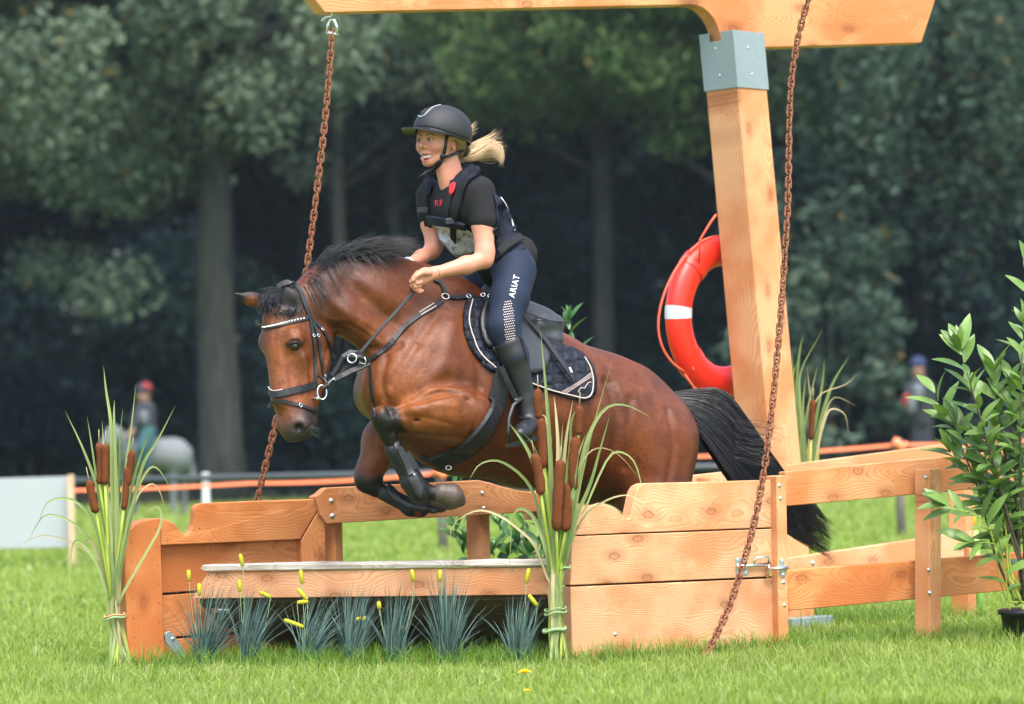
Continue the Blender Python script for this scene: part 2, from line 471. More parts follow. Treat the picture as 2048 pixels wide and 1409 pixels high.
def box_mesh(name, mat, parent, c, X, Y, Z, bevel=0.003, udir=None, seed=None):
    """block centred at c with half-edge vectors X, Y, Z"""
    c, X, Y, Z = Vector(c), Vector(X), Vector(Y), Vector(Z)
    f = [c - X - Z - Y, c + X - Z - Y, c + X + Z - Y, c - X + Z - Y]
    return solid(name, mat, parent, f, 2 * Y, udir if udir is not None else X, bevel, seed)
def frames(pts):
    pts = [Vector(p) for p in pts]; T = []
    for k in range(len(pts)):
        t = pts[min(k + 1, len(pts) - 1)] - pts[max(k - 1, 0)]
        T.append(t.normalized() if t.length > 1e-9 else Vector((0, 0, 1)))
    n = T[0].orthogonal().normalized(); N = []
    for t in T:
        n = (n - t * n.dot(t))
        n = n.normalized() if n.length > 1e-6 else t.orthogonal().normalized()
        N.append(n.copy())
    return pts, T, N
def tube_np(pts, radii, sides=8, caps=True):
    pts, T, N = frames(pts)
    v = []; f = []
    for p, t, n, r in zip(pts, T, N, radii):
        b = t.cross(n)
        for s in range(sides):
            a = 2 * math.pi * s / sides
            v.append(p + (n * math.cos(a) + b * math.sin(a)) * r)
    for k in range(len(pts) - 1):
        for s in range(sides):
            a, b2 = k * sides + s, k * sides + (s + 1) % sides
            f.append((a, b2, b2 + sides, a + sides))
    if caps:
        f.append(tuple(reversed(range(sides)))); f.append(tuple(range((len(pts) - 1) * sides, len(pts) * sides)))
    return v, f
def tube(name, mat, parent, pts, radii, sides=8, smooth=True):
    if not hasattr(radii, '__len__'): radii = [radii] * len(pts)
    v, f = tube_np(pts, radii, sides)
    return link(name, mesh_np(name, v, f), mat, parent, smooth)
def strip(name, mat, parent, pts, normals, width, thick=0.004, smooth=False):
    """flat strap with real thickness that follows pts; normals point outwards"""
    pts, T, _ = frames(pts)
    if not hasattr(width, '__len__'): width = [width] * len(pts)
    v = []; f = []
    for p, t, n, wd in zip(pts, T, normals, width):
        n = Vector(n); n = (n - t * n.dot(t)).normalized(); s = n.cross(t).normalized()
        v += [p - s * wd / 2, p - s * wd * 0.42 + n * thick, p + s * wd * 0.42 + n * thick, p + s * wd / 2]
    for k in range(len(pts) - 1):
        a = 4 * k
        for j in range(4):
            f.append((a + j, a + (j + 1) % 4, a + 4 + (j + 1) % 4, a + 4 + j))
    f.append((3, 2, 1, 0)); e = 4 * (len(pts) - 1); f.append((e, e + 1, e + 2, e + 3))
    return link(name, mesh_np(name, v, f), mat, parent, smooth)
def smooth_line(pts, n):
    """Catmull-Rom through control tuples"""
    a = np.array(pts, float); k = len(a)
    e = np.vstack([2 * a[0] - a[1], a, 2 * a[-1] - a[-2]])
    out = []
    for u in np.linspace(0, k - 1, n):
        i = min(int(u), k - 2); t = u - i
        p0, p1, p2, p3 = e[i], e[i + 1], e[i + 2], e[i + 3]
        out.append(0.5 * ((2 * p1) + (p2 - p0) * t + (2 * p0 - 5 * p1 + 4 * p2 - p3) * t * t + (3 * p1 - p0 - 3 * p2 + p3) * t ** 3))
    return np.array(out)
def lathe(name, mat, parent, base, axis, prof, sides=12, smooth=True):
    """prof: (distance along axis, radius)"""
    axis = Vector(axis).normalized()
    return tube(name, mat, parent, [Vector(base) + axis * z for z, r in prof], [max(r, 1e-4) for z, r in prof], sides, smooth)
_bolt = {}
def bolt(parent, p, n, r=0.0085, mat='bolt_head', name='bolt'):
    """round-headed bolt standing proud of a board"""
    key = round(r, 4)
    if key not in _bolt:
        prof = [(-0.004, r * 1.25), (0.001, r * 1.25), (0.0012, r), (r * 0.55, r * 0.8), (r * 0.8, r * 0.35)]
        v, f = tube_np([Vector((0, 0, z)) for z, q in prof], [q for z, q in prof], 10)
        _bolt[key] = mesh_np('bolt', v, f)
        _bolt[key].polygons.foreach_set('use_smooth', [True] * len(_bolt[key].polygons))
    me = _bolt[key]
    if len(me.materials) == 0: me.materials.append(M[mat])
    o = bpy.data.objects.new(name, me); COL.objects.link(o)
    o.matrix_world = Matrix.Translation(p) @ Vector(n).to_track_quat('Z', 'Y').to_matrix().to_4x4()
    if parent is not None:
        o.parent = parent; o.matrix_parent_inverse = root_matrix(parent).inverted()
    return o
def copy_to(src, parent):
    o = src.copy(); COL.objects.link(o); o.parent = parent
    return o

# ------------------------------------------------------------------ bodies as one smooth surface
class Body:
    """rounded limbs and masses melted into one closed skin"""
    def __init__(self): self.ops = []; self.bb = []
    def limb(self, a, b, ra, rb, k=0.03, flat=None, f=1.0, op='add'):
        self.ops.append(('rc', np.array(a), np.array(b), ra, rb, k, None if flat is None else np.array(Vector(flat).normalized()), f, op))
        if op == 'add': self.bb += [np.array(a) - ra * 1.25 - 0.02, np.array(a) + ra * 1.25 + 0.02, np.array(b) - rb * 1.25 - 0.02, np.array(b) + rb * 1.25 + 0.02]
    def ball(self, c, r, k=0.03, flat=None, f=1.0, op='add'):
        self.limb(c, Vector(c) + Vector((0, 0, 1e-4)), r, r, k, flat, f, op)
    def L(self, a, b, ra, rb, k=14, flat=None, f=1.0, op='add'):
        """same with photo points (x, y, w) and pixel radii"""
        self.limb(P(*a), P(*b), px(ra, a[2]), px(rb, b[2]), px(k, a[2]), flat, f, op)
    def B(self, c, r, k=14, flat=None, f=1.0, op='add'):
        self.ball(P(*c), px(r, c[2]), px(k, c[2]), flat, f, op)
    def plane(self, p, n):
        """keep only the side the normal points to"""
        self.ops.append(('pl', np.array(p), np.array(Vector(n).normalized())))
    def field(self, X, near=None):
        D = np.full(len(X), 9.0, np.float32)
        if near is not None:
            c = (X.min(0) + X.max(0)) * 0.5; R = float(np.linalg.norm(X.max(0) - c)); reach = near + R
        for o in self.ops:
            if near is not None and o[0] == 'rc':
                ba = o[2] - o[1]; t = min(1, max(0, float((c - o[1]) @ ba) / max(1e-12, float(ba @ ba))))
                if np.linalg.norm(c - o[1] - t * ba) - max(o[3], o[4]) > reach + o[5] * 1.2: continue
            if o[0] == 'pl':
                D = np.maximum(D, -((X - o[1].astype(np.float32)) @ o[2].astype(np.float32))); continue
            _, a, b, ra, rb, k, fl, f, op = o
            Q = X - a.astype(np.float32); ba = (b - a).astype(np.float32)
            if fl is not None:
                fl32 = fl.astype(np.float32)
                Q = Q + np.outer(Q @ fl32, fl32 * np.float32(1 / f - 1)); ba = ba + fl32 * (ba @ fl32) * np.float32(1 / f - 1)
            L2 = max(float(ba @ ba), 1e-12)
            t = np.clip((Q @ ba) / np.float32(L2), 0, 1)
            # tapered capsule
            E = Q - t[:, None] * ba
            d = np.sqrt(np.einsum('ij,ij->i', E, E)) - (np.float32(ra) + np.float32(rb - ra) * t)
            d = d.astype(np.float32)
            if fl is not None and f < 1: d *= np.float32(0.5 + 0.5 * f)
            if op == 'add':
                h = np.clip(0.5 + 0.5 * (d - D) / k, 0, 1)
                D = d + (D - d) * h - k * h * (1 - h)
            else:
                h = np.clip(0.5 - 0.5 * (D + d) / k, 0, 1)
                D = D + (-d - D) * h + k * h * (1 - h)
        return D
    def build(self, vox=0.009, smooth=2, offset=0.0):
        bb = np.array(self.bb); lo = bb.min(0) - vox * 3; hi = bb.max(0) + vox * 3
        Bk = 8
        nb = np.ceil((hi - lo) / (vox * Bk)).astype(int)
        n = nb * Bk + 1
        g = [lo[i] + (np.arange(nb[i]) + 0.5) * vox * Bk for i in range(3)]
        cc = np.stack(np.meshgrid(*g, indexing='ij'), -1).reshape(-1, 3).astype(np.float32)
        dc = self.field(cc) - offset
        F = np.repeat(np.repeat(np.repeat(np.where(dc > 0, 1, -1).astype(np.float32).reshape(nb), Bk, 0), Bk, 1), Bk, 2)
        F = np.pad(F, ((0, 1), (0, 1), (0, 1)), mode='edge')
        act = np.where(np.abs(dc) < vox * Bk * 0.87 * 1.5 + vox * 2)[0]
        bi = np.stack(np.unravel_index(act, nb), 1)
        sc_ = bi // 3; bi = bi[np.lexsort((sc_[:, 2], sc_[:, 1], sc_[:, 0]))]
        r = np.arange(Bk + 1)
        off = np.stack(np.meshgrid(r, r, r, indexing='ij'), -1).reshape(-1, 3)
        for s in range(0, len(bi), 30):
            idx = (bi[s:s + 30, None, :] * Bk + off[None]).reshape(-1, 3)
            idx1 = np.unique((idx[:, 0] * n[1] + idx[:, 1]) * n[2] + idx[:, 2])
            ii = np.stack(np.unravel_index(idx1, n), 1)
            F.reshape(-1)[idx1] = self.field((lo + ii * vox).astype(np.float32), vox * Bk * 2.2 + 0.02) - offset
        return surface(F, lo, vox, smooth)
def surface(F, lo, vox, smooth):
    neg = F < 0
    c = [neg[i:F.shape[0] - 1 + i, j:F.shape[1] - 1 + j, k:F.shape[2] - 1 + k] for i in (0, 1) for j in (0, 1) for k in (0, 1)]
    s = sum(x.astype(np.int8) for x in c)
    cell = np.argwhere((s > 0) & (s < 8))
    corners = np.array([(i, j, k) for i in (0, 1) for j in (0, 1) for k in (0, 1)])
    val = np.stack([F[cell[:, 0] + i, cell[:, 1] + j, cell[:, 2] + k] for i, j, k in corners], 1)
    acc = np.zeros((len(cell), 3)); cnt = np.zeros(len(cell))
    for a in range(8):
        for b in range(a + 1, 8):
            if np.abs(corners[a] - corners[b]).sum() != 1: continue
            m = (val[:, a] < 0) != (val[:, b] < 0)
            t = val[m, a] / (val[m, a] - val[m, b])
            acc[m] += corners[a] + t[:, None] * (corners[b] - corners[a]); cnt[m] += 1
    v = lo + (cell + acc / cnt[:, None]) * vox
    ids = np.full([x - 1 for x in F.shape], -1, np.int32)
    ids[cell[:, 0], cell[:, 1], cell[:, 2]] = np.arange(len(cell))
    quads = []
    for ax in range(3):
        sl0 = [slice(None)] * 3; sl1 = [slice(None)] * 3
        sl0[ax] = slice(0, -1); sl1[ax] = slice(1, None)
        a, b = neg[tuple(sl0)], neg[tuple(sl1)]
        e = np.argwhere(a != b)
        u, w = [(1, 2), (2, 0), (0, 1)][ax]
        ok = (e[:, u] > 0) & (e[:, w] > 0) & (e[:, u] < F.shape[u] - 1) & (e[:, w] < F.shape[w] - 1)
        e = e[ok]; flip = a[e[:, 0], e[:, 1], e[:, 2]]
        q = []
        for du, dw in ((-1, -1), (0, -1), (0, 0), (-1, 0)):
            t = e.copy(); t[:, u] += du; t[:, w] += dw
            q.append(ids[t[:, 0], t[:, 1], t[:, 2]])
        q = np.stack(q, 1)
        q[~flip] = q[~flip][:, ::-1]
        quads.append(q)
    q = np.concatenate(quads); q = q[(q >= 0).all(1)]
    ed = np.concatenate([q[:, [0, 1]], q[:, [1, 2]], q[:, [2, 3]], q[:, [3, 0]]])
    ed = np.unique(np.sort(ed, 1), axis=0)
    deg = np.bincount(ed.ravel(), minlength=len(v)).astype(float)
    for it in range(smooth * 2):
        lam = 0.55 if it % 2 == 0 else -0.57
        sm = np.zeros_like(v)
        for k in range(3):
            sm[:, k] = np.bincount(ed[:, 0], v[ed[:, 1], k], len(v)) + np.bincount(ed[:, 1], v[ed[:, 0], k], len(v))
        v = v + lam * (sm / deg[:, None] - v)
    return v, q
def bvh_of(*vq):
    V = []; Q = []; o = 0
    for v, q in vq:
        V.append(v); Q.append(q + o); o += len(v)
    return BVHTree.FromPolygons([tuple(x) for x in np.concatenate(V)], [tuple(int(i) for i in x) for x in np.concatenate(Q)])
def hit(bvh, x, y):
    """first point of a body seen at a photo place, and the direction it faces"""
    loc, nor, i, d = bvh.ray_cast(CAM_C, ray(x, y))
    if loc is None: return None, None
    if nor.dot(ray(x, y)) > 0: nor = -nor
    return loc, nor
def lay(bvh, pts, n=24, off=0.004, fallback=None):
    """photo polyline laid onto a body -> points, normals"""
    L = smooth_line(pts, n); out = []
    for x, y in L:
        p, nn = hit(bvh, x, y)
        out.append((p, nn))
    good = [k for k, (p, _) in enumerate(out) if p is not None]
    if not good: return None, None
    res = []
    for k, (p, nn) in enumerate(out):
        if p is None:
            g = min(good, key=lambda q: abs(q - k))
            dep = (out[g][0] - CAM_C).dot(Vector(_R @ np.array([0, 0, -1.0])))
            p = P(L[k][0], L[k][1], dep - DIST); nn = out[g][1]
        res.append((p, nn))
    # calm depth jumps
    dep = np.array([(p - CAM_C).length for p, _ in res])
    for _ in range(2):
        d2 = dep.copy(); d2[1:-1] = 0.25 * dep[:-2] + 0.5 * dep[1:-1] + 0.25 * dep[2:]; dep = np.minimum(dep, d2)
    ps = [CAM_C + (p - CAM_C).normalized() * d for (p, _), d in zip(res, dep)]
    ns = np.array([list(nn) for _, nn in res])
    for _ in range(3):
        ns[1:-1] = 0.25 * ns[:-2] + 0.5 * ns[1:-1] + 0.25 * ns[2:]
    ns = [Vector(q).normalized() for q in ns]
    return [p + q * off for p, q in zip(ps, ns)], ns
def strap(name, mat, parent, bvh, pts, width, off=0.002, thick=0.004, n=24):
    p, nn = lay(bvh, pts, n, off)
    if p is None: return None
    return strip(name, mat, parent, p, nn, width, thick)
def drape(name, mat, parent, bvh, outline, off=0.006, thick=0.006, step=7, smooth=True, curve=True):
    """sheet cut to a photo outline and laid over a body, with thickness"""
    if curve:
        o = list(outline) + [outline[0]]
        o = smooth_line(o, max(24, len(outline) * 5))[:-1]
    else:
        o = []
        for k in range(len(outline)):
            a, b = np.array(outline[k], float), np.array(outline[(k + 1) % len(outline)], float)
            m = max(1, int(np.hypot(*(b - a)) / step))
            o += [tuple(a + (b - a) * t / m) for t in range(m)]
        o = np.array(o)
    xs = np.arange(o[:, 0].min(), o[:, 0].max(), step); ys = np.arange(o[:, 1].min(), o[:, 1].max(), step)
    def inside(q):
        c = False; j = len(o) - 1
        for i in range(len(o)):
            if (o[i][1] > q[1]) != (o[j][1] > q[1]) and q[0] < (o[j][0] - o[i][0]) * (q[1] - o[i][1]) / (o[j][1] - o[i][1]) + o[i][0]: c = not c
            j = i
        return c
    pts = [tuple(q) for q in o]
    for x in xs:
        for y in ys:
            if inside((x, y)) and np.min(np.hypot(o[:, 0] - x, o[:, 1] - y)) > step * 0.55: pts.append((x, y))
    vs, es, fs, *_ = delaunay_2d_cdt([Vector(q) for q in pts], [], [list(range(len(o)))], 1, 1e-4)
    hits = [hit(bvh, q[0], q[1]) for q in vs]
    gd = [k for k, h in enumerate(hits) if h[0] is not None]
    if not gd: return None
    gp_ = np.array([[vs[k][0], vs[k][1]] for k in gd])
    base = []; nr = []
    for k, q in enumerate(vs):
        p, nn = hits[k]
        if p is None:
            j = gd[int(np.argmin(((gp_ - np.array([q[0], q[1]])) ** 2).sum(1)))]
            dep = (hits[j][0] - CAM_C).dot(Vector(_R @ np.array([0, 0, -1.0])))
            p = P(q[0], q[1], dep - DIST); nn = hits[j][1]
        base.append(p); nr.append(nn)
    B = np.array([list(p) for p in base]); N = np.array([list(q) for q in nr])
    ed = set()
    for f in fs:
        for k in range(len(f)): ed.add((min(f[k], f[k - 1]), max(f[k], f[k - 1])))
    ed = np.array(sorted(ed)); deg = np.maximum(1, np.bincount(ed.ravel(), minlength=len(B)))[:, None]
    for _ in range(4):
        s = np.zeros_like(N)
        np.add.at(s, ed[:, 0], N[ed[:, 1]]); np.add.at(s, ed[:, 1], N[ed[:, 0]])
        N = N * 0.5 + 0.5 * s / deg
    N /= np.maximum(1e-9, np.linalg.norm(N, axis=1, keepdims=True))
    lo_ = B + N * (off - thick); hi_ = B + N * off
    n = len(B); F = []
    cnt = {}
    for f in fs:
        F.append(tuple(f)); F.append(tuple(n + k for k in reversed(f)))
        for k in range(len(f)):
            e = (f[k - 1], f[k]); cnt[e] = cnt.get(e, 0) + 1
    for (a, b) in list(cnt):
        if (b, a) not in cnt: F.append((b, a, a + n, b + n))
    me = mesh_np(name, np.concatenate([hi_, lo_]), F)
    bm = bmesh.new(); bm.from_mesh(me); bmesh.ops.recalc_face_normals(bm, faces=bm.faces); bm.to_mesh(me); bm.free()
    return link(name, me, mat, parent, smooth)
def strands(name, mat, parent, curves, r0, seg=8, sides=3, smooth=True, tone=None):
    """locks of hair: each curve is a list of world points; tapering three-sided strands"""
    V = []; Fc = []; C = []; o = 0
    for ci, c in enumerate(curves):
        L = smooth_line([tuple(p) for p in c], seg)
        T = np.gradient(L, axis=0); T /= np.maximum(1e-9, np.linalg.norm(T, axis=1, keepdims=True))
        A = np.cross(T, np.array([0.31, 0.77, 0.55])); A /= np.maximum(1e-9, np.linalg.norm(A, axis=1, keepdims=True))
        Bn = np.cross(T, A)
        u = np.linspace(0, 1, seg)
        rr = (r0[ci] if hasattr(r0, '__len__') else r0) * np.clip(1.15 - u ** 2.2, 0.12, 1)
        ring = [L + (A * math.cos(2 * math.pi * s / sides) + Bn * math.sin(2 * math.pi * s / sides)) * rr[:, None] for s in range(sides)]
        V.append(np.stack(ring, 1).reshape(-1, 3))
        k = np.arange(seg - 1)[:, None]; s = np.arange(sides)[None]
        a = o + k * sides + s; b = o + k * sides + (s + 1) % sides
        Fc.append(np.stack([a, b, b + sides, a + sides], -1).reshape(-1, 4))
        C.append(np.full(seg * sides, (tone[ci] if tone is not None else random.random())))
        o += seg * sides
    me = mesh_np(name, np.concatenate(V), np.concatenate(Fc))
    c = np.concatenate(C); set_col(me, np.stack([c, c, c], 1))
    return link(name, me, mat, parent, smooth)

# ------------------------------------------------------------------ ground and lawn
def ground():
    v = [(-400, -20, 0), (400, -20, 0), (400, 52, 0), (-400, 52, 0)]
    tag(link('lawn', mesh_np('lawn', v, [(0, 1, 2, 3)]), M['lawn']), kind='structure')
    v = [(-400, 52, 0.004), (400, 52, 0.004), (400, 900, 0.004), (-400, 900, 0.004)]
    tag(link('forest_ground', mesh_np('forest_ground', v, [(0, 1, 2, 3)]), M['forest_floor']), kind='structure')
ground()
def blades(name, x, y, h, wd, lean, base, tip, mat, zb=0.0, kind='stuff', parent=None, label=None, cat=None, curl=1.0, bent=3):
    """many grass blades: each a tapering bent strip"""
    n = len(x); a = RNG.uniform(0, 2 * math.pi, n); f = RNG.uniform(0, 2 * math.pi, n)
    dx, dy = np.cos(a), np.sin(a); sx, sy = np.cos(f), np.sin(f)
    V = np.zeros((n, 2 * bent + 1, 3)); Cc = np.zeros((n, 2 * bent + 1, 3))
    for k in range(bent + 1):
        t = k / bent
        cx = x + dx * lean * h * t ** 2 * curl; cy = y + dy * lean * h * t ** 2 * curl
        z = zb + h * (t - 0.35 * lean * t ** 2)
        ww = wd * (1 - t) ** 0.7 / 2
        c = base + (tip - base) * t
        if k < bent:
            V[:, 2 * k] = np.stack([cx - sx * ww, cy - sy * ww, z], 1); V[:, 2 * k + 1] = np.stack([cx + sx * ww, cy + sy * ww, z], 1)
            Cc[:, 2 * k] = c; Cc[:, 2 * k + 1] = c
        else:
            V[:, 2 * k] = np.stack([cx, cy, z], 1); Cc[:, 2 * k] = c
    m = 2 * bent + 1; o = np.arange(n)[:, None] * m
    F = []
    for k in range(bent - 1):
        F.append(np.concatenate([o + 2 * k, o + 2 * k + 1, o + 2 * k + 3], 1)); F.append(np.concatenate([o + 2 * k, o + 2 * k + 3, o + 2 * k + 2], 1))
    k = bent - 1
    F.append(np.concatenate([o + 2 * k, o + 2 * k + 1, o + 2 * k + 2], 1))
    me = mesh_np(name, V.reshape(-1, 3), np.concatenate(F))
    set_col(me, Cc.reshape(-1, 3))
    return tag(link(name, me, M[mat], parent), label, cat, kind=kind)
def lawn_grass():
    X = []; Y = []; H = []; W = []; Bs = []; Tp = []
    def patch(y0, y1, dens, h0, h1, wd, margin=0.25):
        hw = (y1) / FPX * 1024 + margin
        n = int(2 * hw * (y1 - y0) * dens)
        x = RNG.uniform(-hw, hw, n); y = RNG.uniform(y0, y1, n)
        keep = np.abs(x) < y / FPX * 1024 + margin
        x, y = x[keep], y[keep]; n = len(x)
        cl = 0.5 + 0.5 * np.sin(x * 2.3 + 1.3 * np.sin(y * 1.7)) * np.sin(y * 2.9 + 1.1 * np.sin(x * 3.1))
        fl = 0.5 + 0.5 * np.sin(x * 9 + 2 * np.sin(y * 5)) * np.sin(y * 11 + 2 * np.sin(x * 7))
        h = RNG.uniform(h0 * 0.8, h1 * 1.1, n) * (0.66 + 0.40 * cl + 0.34 * fl)
        g = RNG.uniform(0, 1, n)[:, None]; q = (0.55 * cl + 0.45 * fl)[:, None]
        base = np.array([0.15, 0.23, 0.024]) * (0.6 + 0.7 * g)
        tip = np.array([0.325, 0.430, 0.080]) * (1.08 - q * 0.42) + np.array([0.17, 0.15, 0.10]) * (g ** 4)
        dry = (RNG.uniform(0, 1, n) < 0.17)[:, None]
        tip = np.where(dry, np.array([0.60, 0.62, 0.33]) * (0.6 + 0.6 * g), tip)
        X.append(x); Y.append(y); H.append(h); W.append(np.full(n, wd) * RNG.uniform(0.7, 1.35, n)); Bs.append(base); Tp.append(tip)
    patch(11.4, 13.2, 5200, 0.035, 0.075, 0.0042)
    patch(13.2, 15.2, 4300, 0.035, 0.080, 0.0045)
    patch(15.2, 18.5, 2300, 0.035, 0.075, 0.0060)
    patch(18.5, 26.0, 800, 0.035, 0.075, 0.0100)
    patch(26.0, 40.0, 230, 0.04, 0.085, 0.0200)
    patch(40.0, 56.0, 70, 0.05, 0.11, 0.040)
    # longer tufts against the feet of the obstacle
    def fringe(p, q, n, h0, h1, spread=0.06):
        t = RNG.uniform(0, 1, n)
        x = p.x + (q.x - p.x) * t + RNG.normal(0, spread, n); y = p.y + (q.y - p.y) * t + RNG.normal(0, spread, n) - 0.03
        g = RNG.uniform(0, 1, n)[:, None]
        X.append(x); Y.append(y); H.append(RNG.uniform(h0, h1, n)); W.append(RNG.uniform(0.003, 0.006, n))
        Bs.append(np.array([0.055, 0.115, 0.016]) * (0.7 + 0.6 * g)); Tp.append(np.array([0.20, 0.36, 0.045]) * (0.75 + 0.6 * g))
    fringe(gp(1150, -0.06), gp(1575, 0.46), 1500, 0.05, 0.16)
    fringe(gp(245, 0.5), gp(1120, 0.0), 3800, 0.05, 0.16, 0.13)
    fringe(gp(1570, 0.5), gp(2050, 1.0), 1100, 0.05, 0.14, 0.12)
    fringe(gp(1830, 0.8), gp(1880, 0.86), 160, 0.05, 0.13)
    fringe(gp(1975, 0.6), gp(2060, 0.6), 350, 0.06, 0.16)
    fringe(gp(1580, 2.3), gp(1960, 2.7), 700, 0.06, 0.15, 0.15)
    x, y, h, w = (np.concatenate(a) for a in (X, Y, H, W))
    n = len(x)
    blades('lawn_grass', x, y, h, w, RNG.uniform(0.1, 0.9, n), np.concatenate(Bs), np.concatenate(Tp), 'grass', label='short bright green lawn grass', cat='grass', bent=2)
lawn_grass()

# ------------------------------------------------------------------ wood behind the lawn
def leaf_cloud(centres, radii, per, size, tones, seed, droop=0.0, squash=0.75):
    rg = np.random.default_rng(seed)
    C = np.repeat(np.array(centres), per, 0); R_ = np.repeat(np.array(radii), per)
    n = len(C)
    d = rg.normal(0, 1, (n, 3)); d /= np.linalg.norm(d, axis=1, keepdims=True)
    r = rg.uniform(0, 1, n) ** 0.45
    pos = C + d * (R_ * r)[:, None] * np.array([1, 1, squash])
    if droop: pos[:, 2] -= rg.uniform(0, 1, n) ** 2 * droop
    s = rg.uniform(0.6, 1.3, n) * size
    nrm = d * 0.6 + rg.normal(0, 0.6, (n, 3)) + np.array([0, 0, 0.45]); nrm /= np.linalg.norm(nrm, axis=1, keepdims=True)
    a = np.cross(nrm, rg.normal(0, 1, (n, 3))); a /= np.linalg.norm(a, axis=1, keepdims=True)
    b = np.cross(nrm, a)
    V = np.stack([pos - a * s[:, None], pos - b * (s * 0.45)[:, None] + nrm * (s * 0.15)[:, None], pos + a * s[:, None], pos + b * (s * 0.45)[:, None] + nrm * (s * 0.15)[:, None]], 1)
    F = np.arange(n * 4).reshape(-1, 4)
    t = rg.uniform(0, 1, (n, 1)); ct = np.repeat(rg.uniform(0, 1, (len(centres), 1)), per, 0)
    f = np.clip(0.5 * t + 0.6 * ct - 0.05, 0, 1)
    col = np.array(tones[0]) * (1 - f) + np.array(tones[1]) * f
    warm = (rg.uniform(0, 1, (n, 1)) < (0.03 if tones is not SHADE_DARK else 0.0))
    col = np.where(warm, np.array([0.14, 0.115, 0.04]), col)
    me = mesh_np('crown', V.reshape(-1, 3), F)
    set_col(me, np.repeat(col, 4, 0))
    return me
def crown_mesh(seed, rx, rz, nclump, clump_r, per, size, tones, droop=0.0, low=0.0):
    rg = np.random.default_rng(seed)
    C = []; R_ = []
    while len(C) < nclump:
        d = rg.normal(0, 1, 3); d /= np.linalg.norm(d)
        if d[2] < -0.65 and rg.uniform() < 0.5: continue
        r = rg.uniform(0.25, 1.0) ** 0.5
        p = d * r * np.array([rx, rx, rz])
        p *= 0.85 + 0.25 * math.sin(3 * math.atan2(d[1], d[0]) + seed)
        C.append(p); R_.append(clump_r * rg.uniform(0.6, 1.3))
    return leaf_cloud(C, R_, per, size, tones, seed + 5, droop)
OAK = ((0.036, 0.064, 0.042), (0.175, 0.235, 0.150))
LIME = ((0.040, 0.085, 0.024), (0.140, 0.215, 0.085))
WILLOW = ((0.034, 0.062, 0.042), (0.095, 0.140, 0.105))
SHADE_DARK = ((0.007, 0.016, 0.018), (0.018, 0.034, 0.032))  # leaf colours darkened to stand for shade deep in the wood
CROWN = {
    'oak': crown_mesh(3, 5.2, 4.6, 120, 1.0, 300, 0.105, OAK),
    'lime': crown_mesh(8, 4.8, 4.9, 100, 0.95, 300, 0.105, LIME),
    'willow': crown_mesh(21, 4.6, 5.2, 105, 0.9, 290, 0.10, WILLOW, 2.6),
    'dark': crown_mesh(33, 5.6, 5.6, 120, 1.3, 110, 0.22, SHADE_DARK),
}
for me_ in CROWN.values(): me_.materials.append(M['foliage'])
def trunk_mesh(h, r, seed):
    rg = random.Random(seed); V = []; F = []
    def add(pts, rad, sides):
        o = len(V); v, f = tube_np(pts, rad, sides); V.extend(v); F.extend([tuple(i + o for i in q) for q in f])
    add([Vector((0.03 * math.sin(k * 1.3 + seed), 0.04 * math.sin(k * 0.9), -0.2 + k * h / 7)) for k in range(8)], [r * (1.45 if k == 0 else 1.0 - 0.055 * k) for k in range(8)], 14)
    for k in range(8):
        a = k * 2.4 + seed; z0 = h * rg.uniform(0.62, 1.0); ln = rg.uniform(2.2, 4.2)
        d = Vector((math.cos(a), math.sin(a), rg.uniform(0.35, 0.9)))
        add([Vector((0, 0, z0)) + d * ln * t + Vector((0, 0, 0.5 * t * t)) for t in (0, 0.35, 0.7, 1)], [r * 0.42, r * 0.28, r * 0.17, r * 0.07], 8)
    me = mesh_np('trunk', V, F); me.materials.append(M['bark'])
    me.polygons.foreach_set('use_smooth', [True] * len(me.polygons))
    return me
_tr = {}
def tree(kind, x, d, h0, trunk_r, scale, label, rot=0.0, dx=0.0, group='trees at the edge of the wood'):
    """x: photo column of the trunk, d: metres from the camera, h0: height of the crown's middle"""
    p = gp(x, d - DIST)
    t = empty(kind_name[kind], p, label, 'tree', group)
    key = (round(h0, 1), round(trunk_r, 2))
    if key not in _tr: _tr[key] = trunk_mesh(h0 * 0.95, trunk_r, len(_tr) * 1.7)
    o = link('trunk', _tr[key]); o.parent = t; o.rotation_euler.z = rot
    c = link('crown', CROWN[kind]); c.parent = t
    c.location = (dx, 0, h0); c.scale = (scale,) * 3; c.rotation_euler.z = rot
    return t
kind_name = {'oak': 'oak_tree', 'lime': 'lime_tree', 'willow': 'willow_tree', 'dark': 'wood_tree'}
tree('oak', 440, 57, 8.6, 0.42, 1.0, 'grey-green broad tree with the thickest trunk, left of the horse', 0.4, -1.6)
tree('oak', -190, 60, 9.0, 0.34, 0.95, 'grey-green tree filling the upper left corner', 2.1, 2.4)
tree('lime', 1215, 66, 10.6, 0.24, 1.0, 'brighter green tree with a slim trunk behind the rider', 1.0, 0.3)
tree('lime', 1525, 63, 9.4, 0.22, 0.80, 'bright green tree behind the leaning wooden post', 3.3, 0.2)
tree('willow', 2190, 58, 9.0, 0.26, 0.95, 'drooping blue-green tree filling the upper right corner', 0.5, -2.0)
tree('willow', 800, 76, 12.0, 0.22, 0.9, 'drooping dull green tree further back between the chain and the rider', 2.5, 0.0)
tree('oak', 690, 74, 11.4, 0.20, 0.85, 'grey-green tree behind the left chain', 4.4, -0.6)
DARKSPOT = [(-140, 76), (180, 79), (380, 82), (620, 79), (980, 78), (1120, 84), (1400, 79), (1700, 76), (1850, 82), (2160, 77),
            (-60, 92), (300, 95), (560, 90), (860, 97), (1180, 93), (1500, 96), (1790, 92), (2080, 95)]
side = ['leftmost', 'second', 'third', 'fourth', 'fifth', 'sixth', 'seventh', 'eighth', 'ninth', 'tenth']
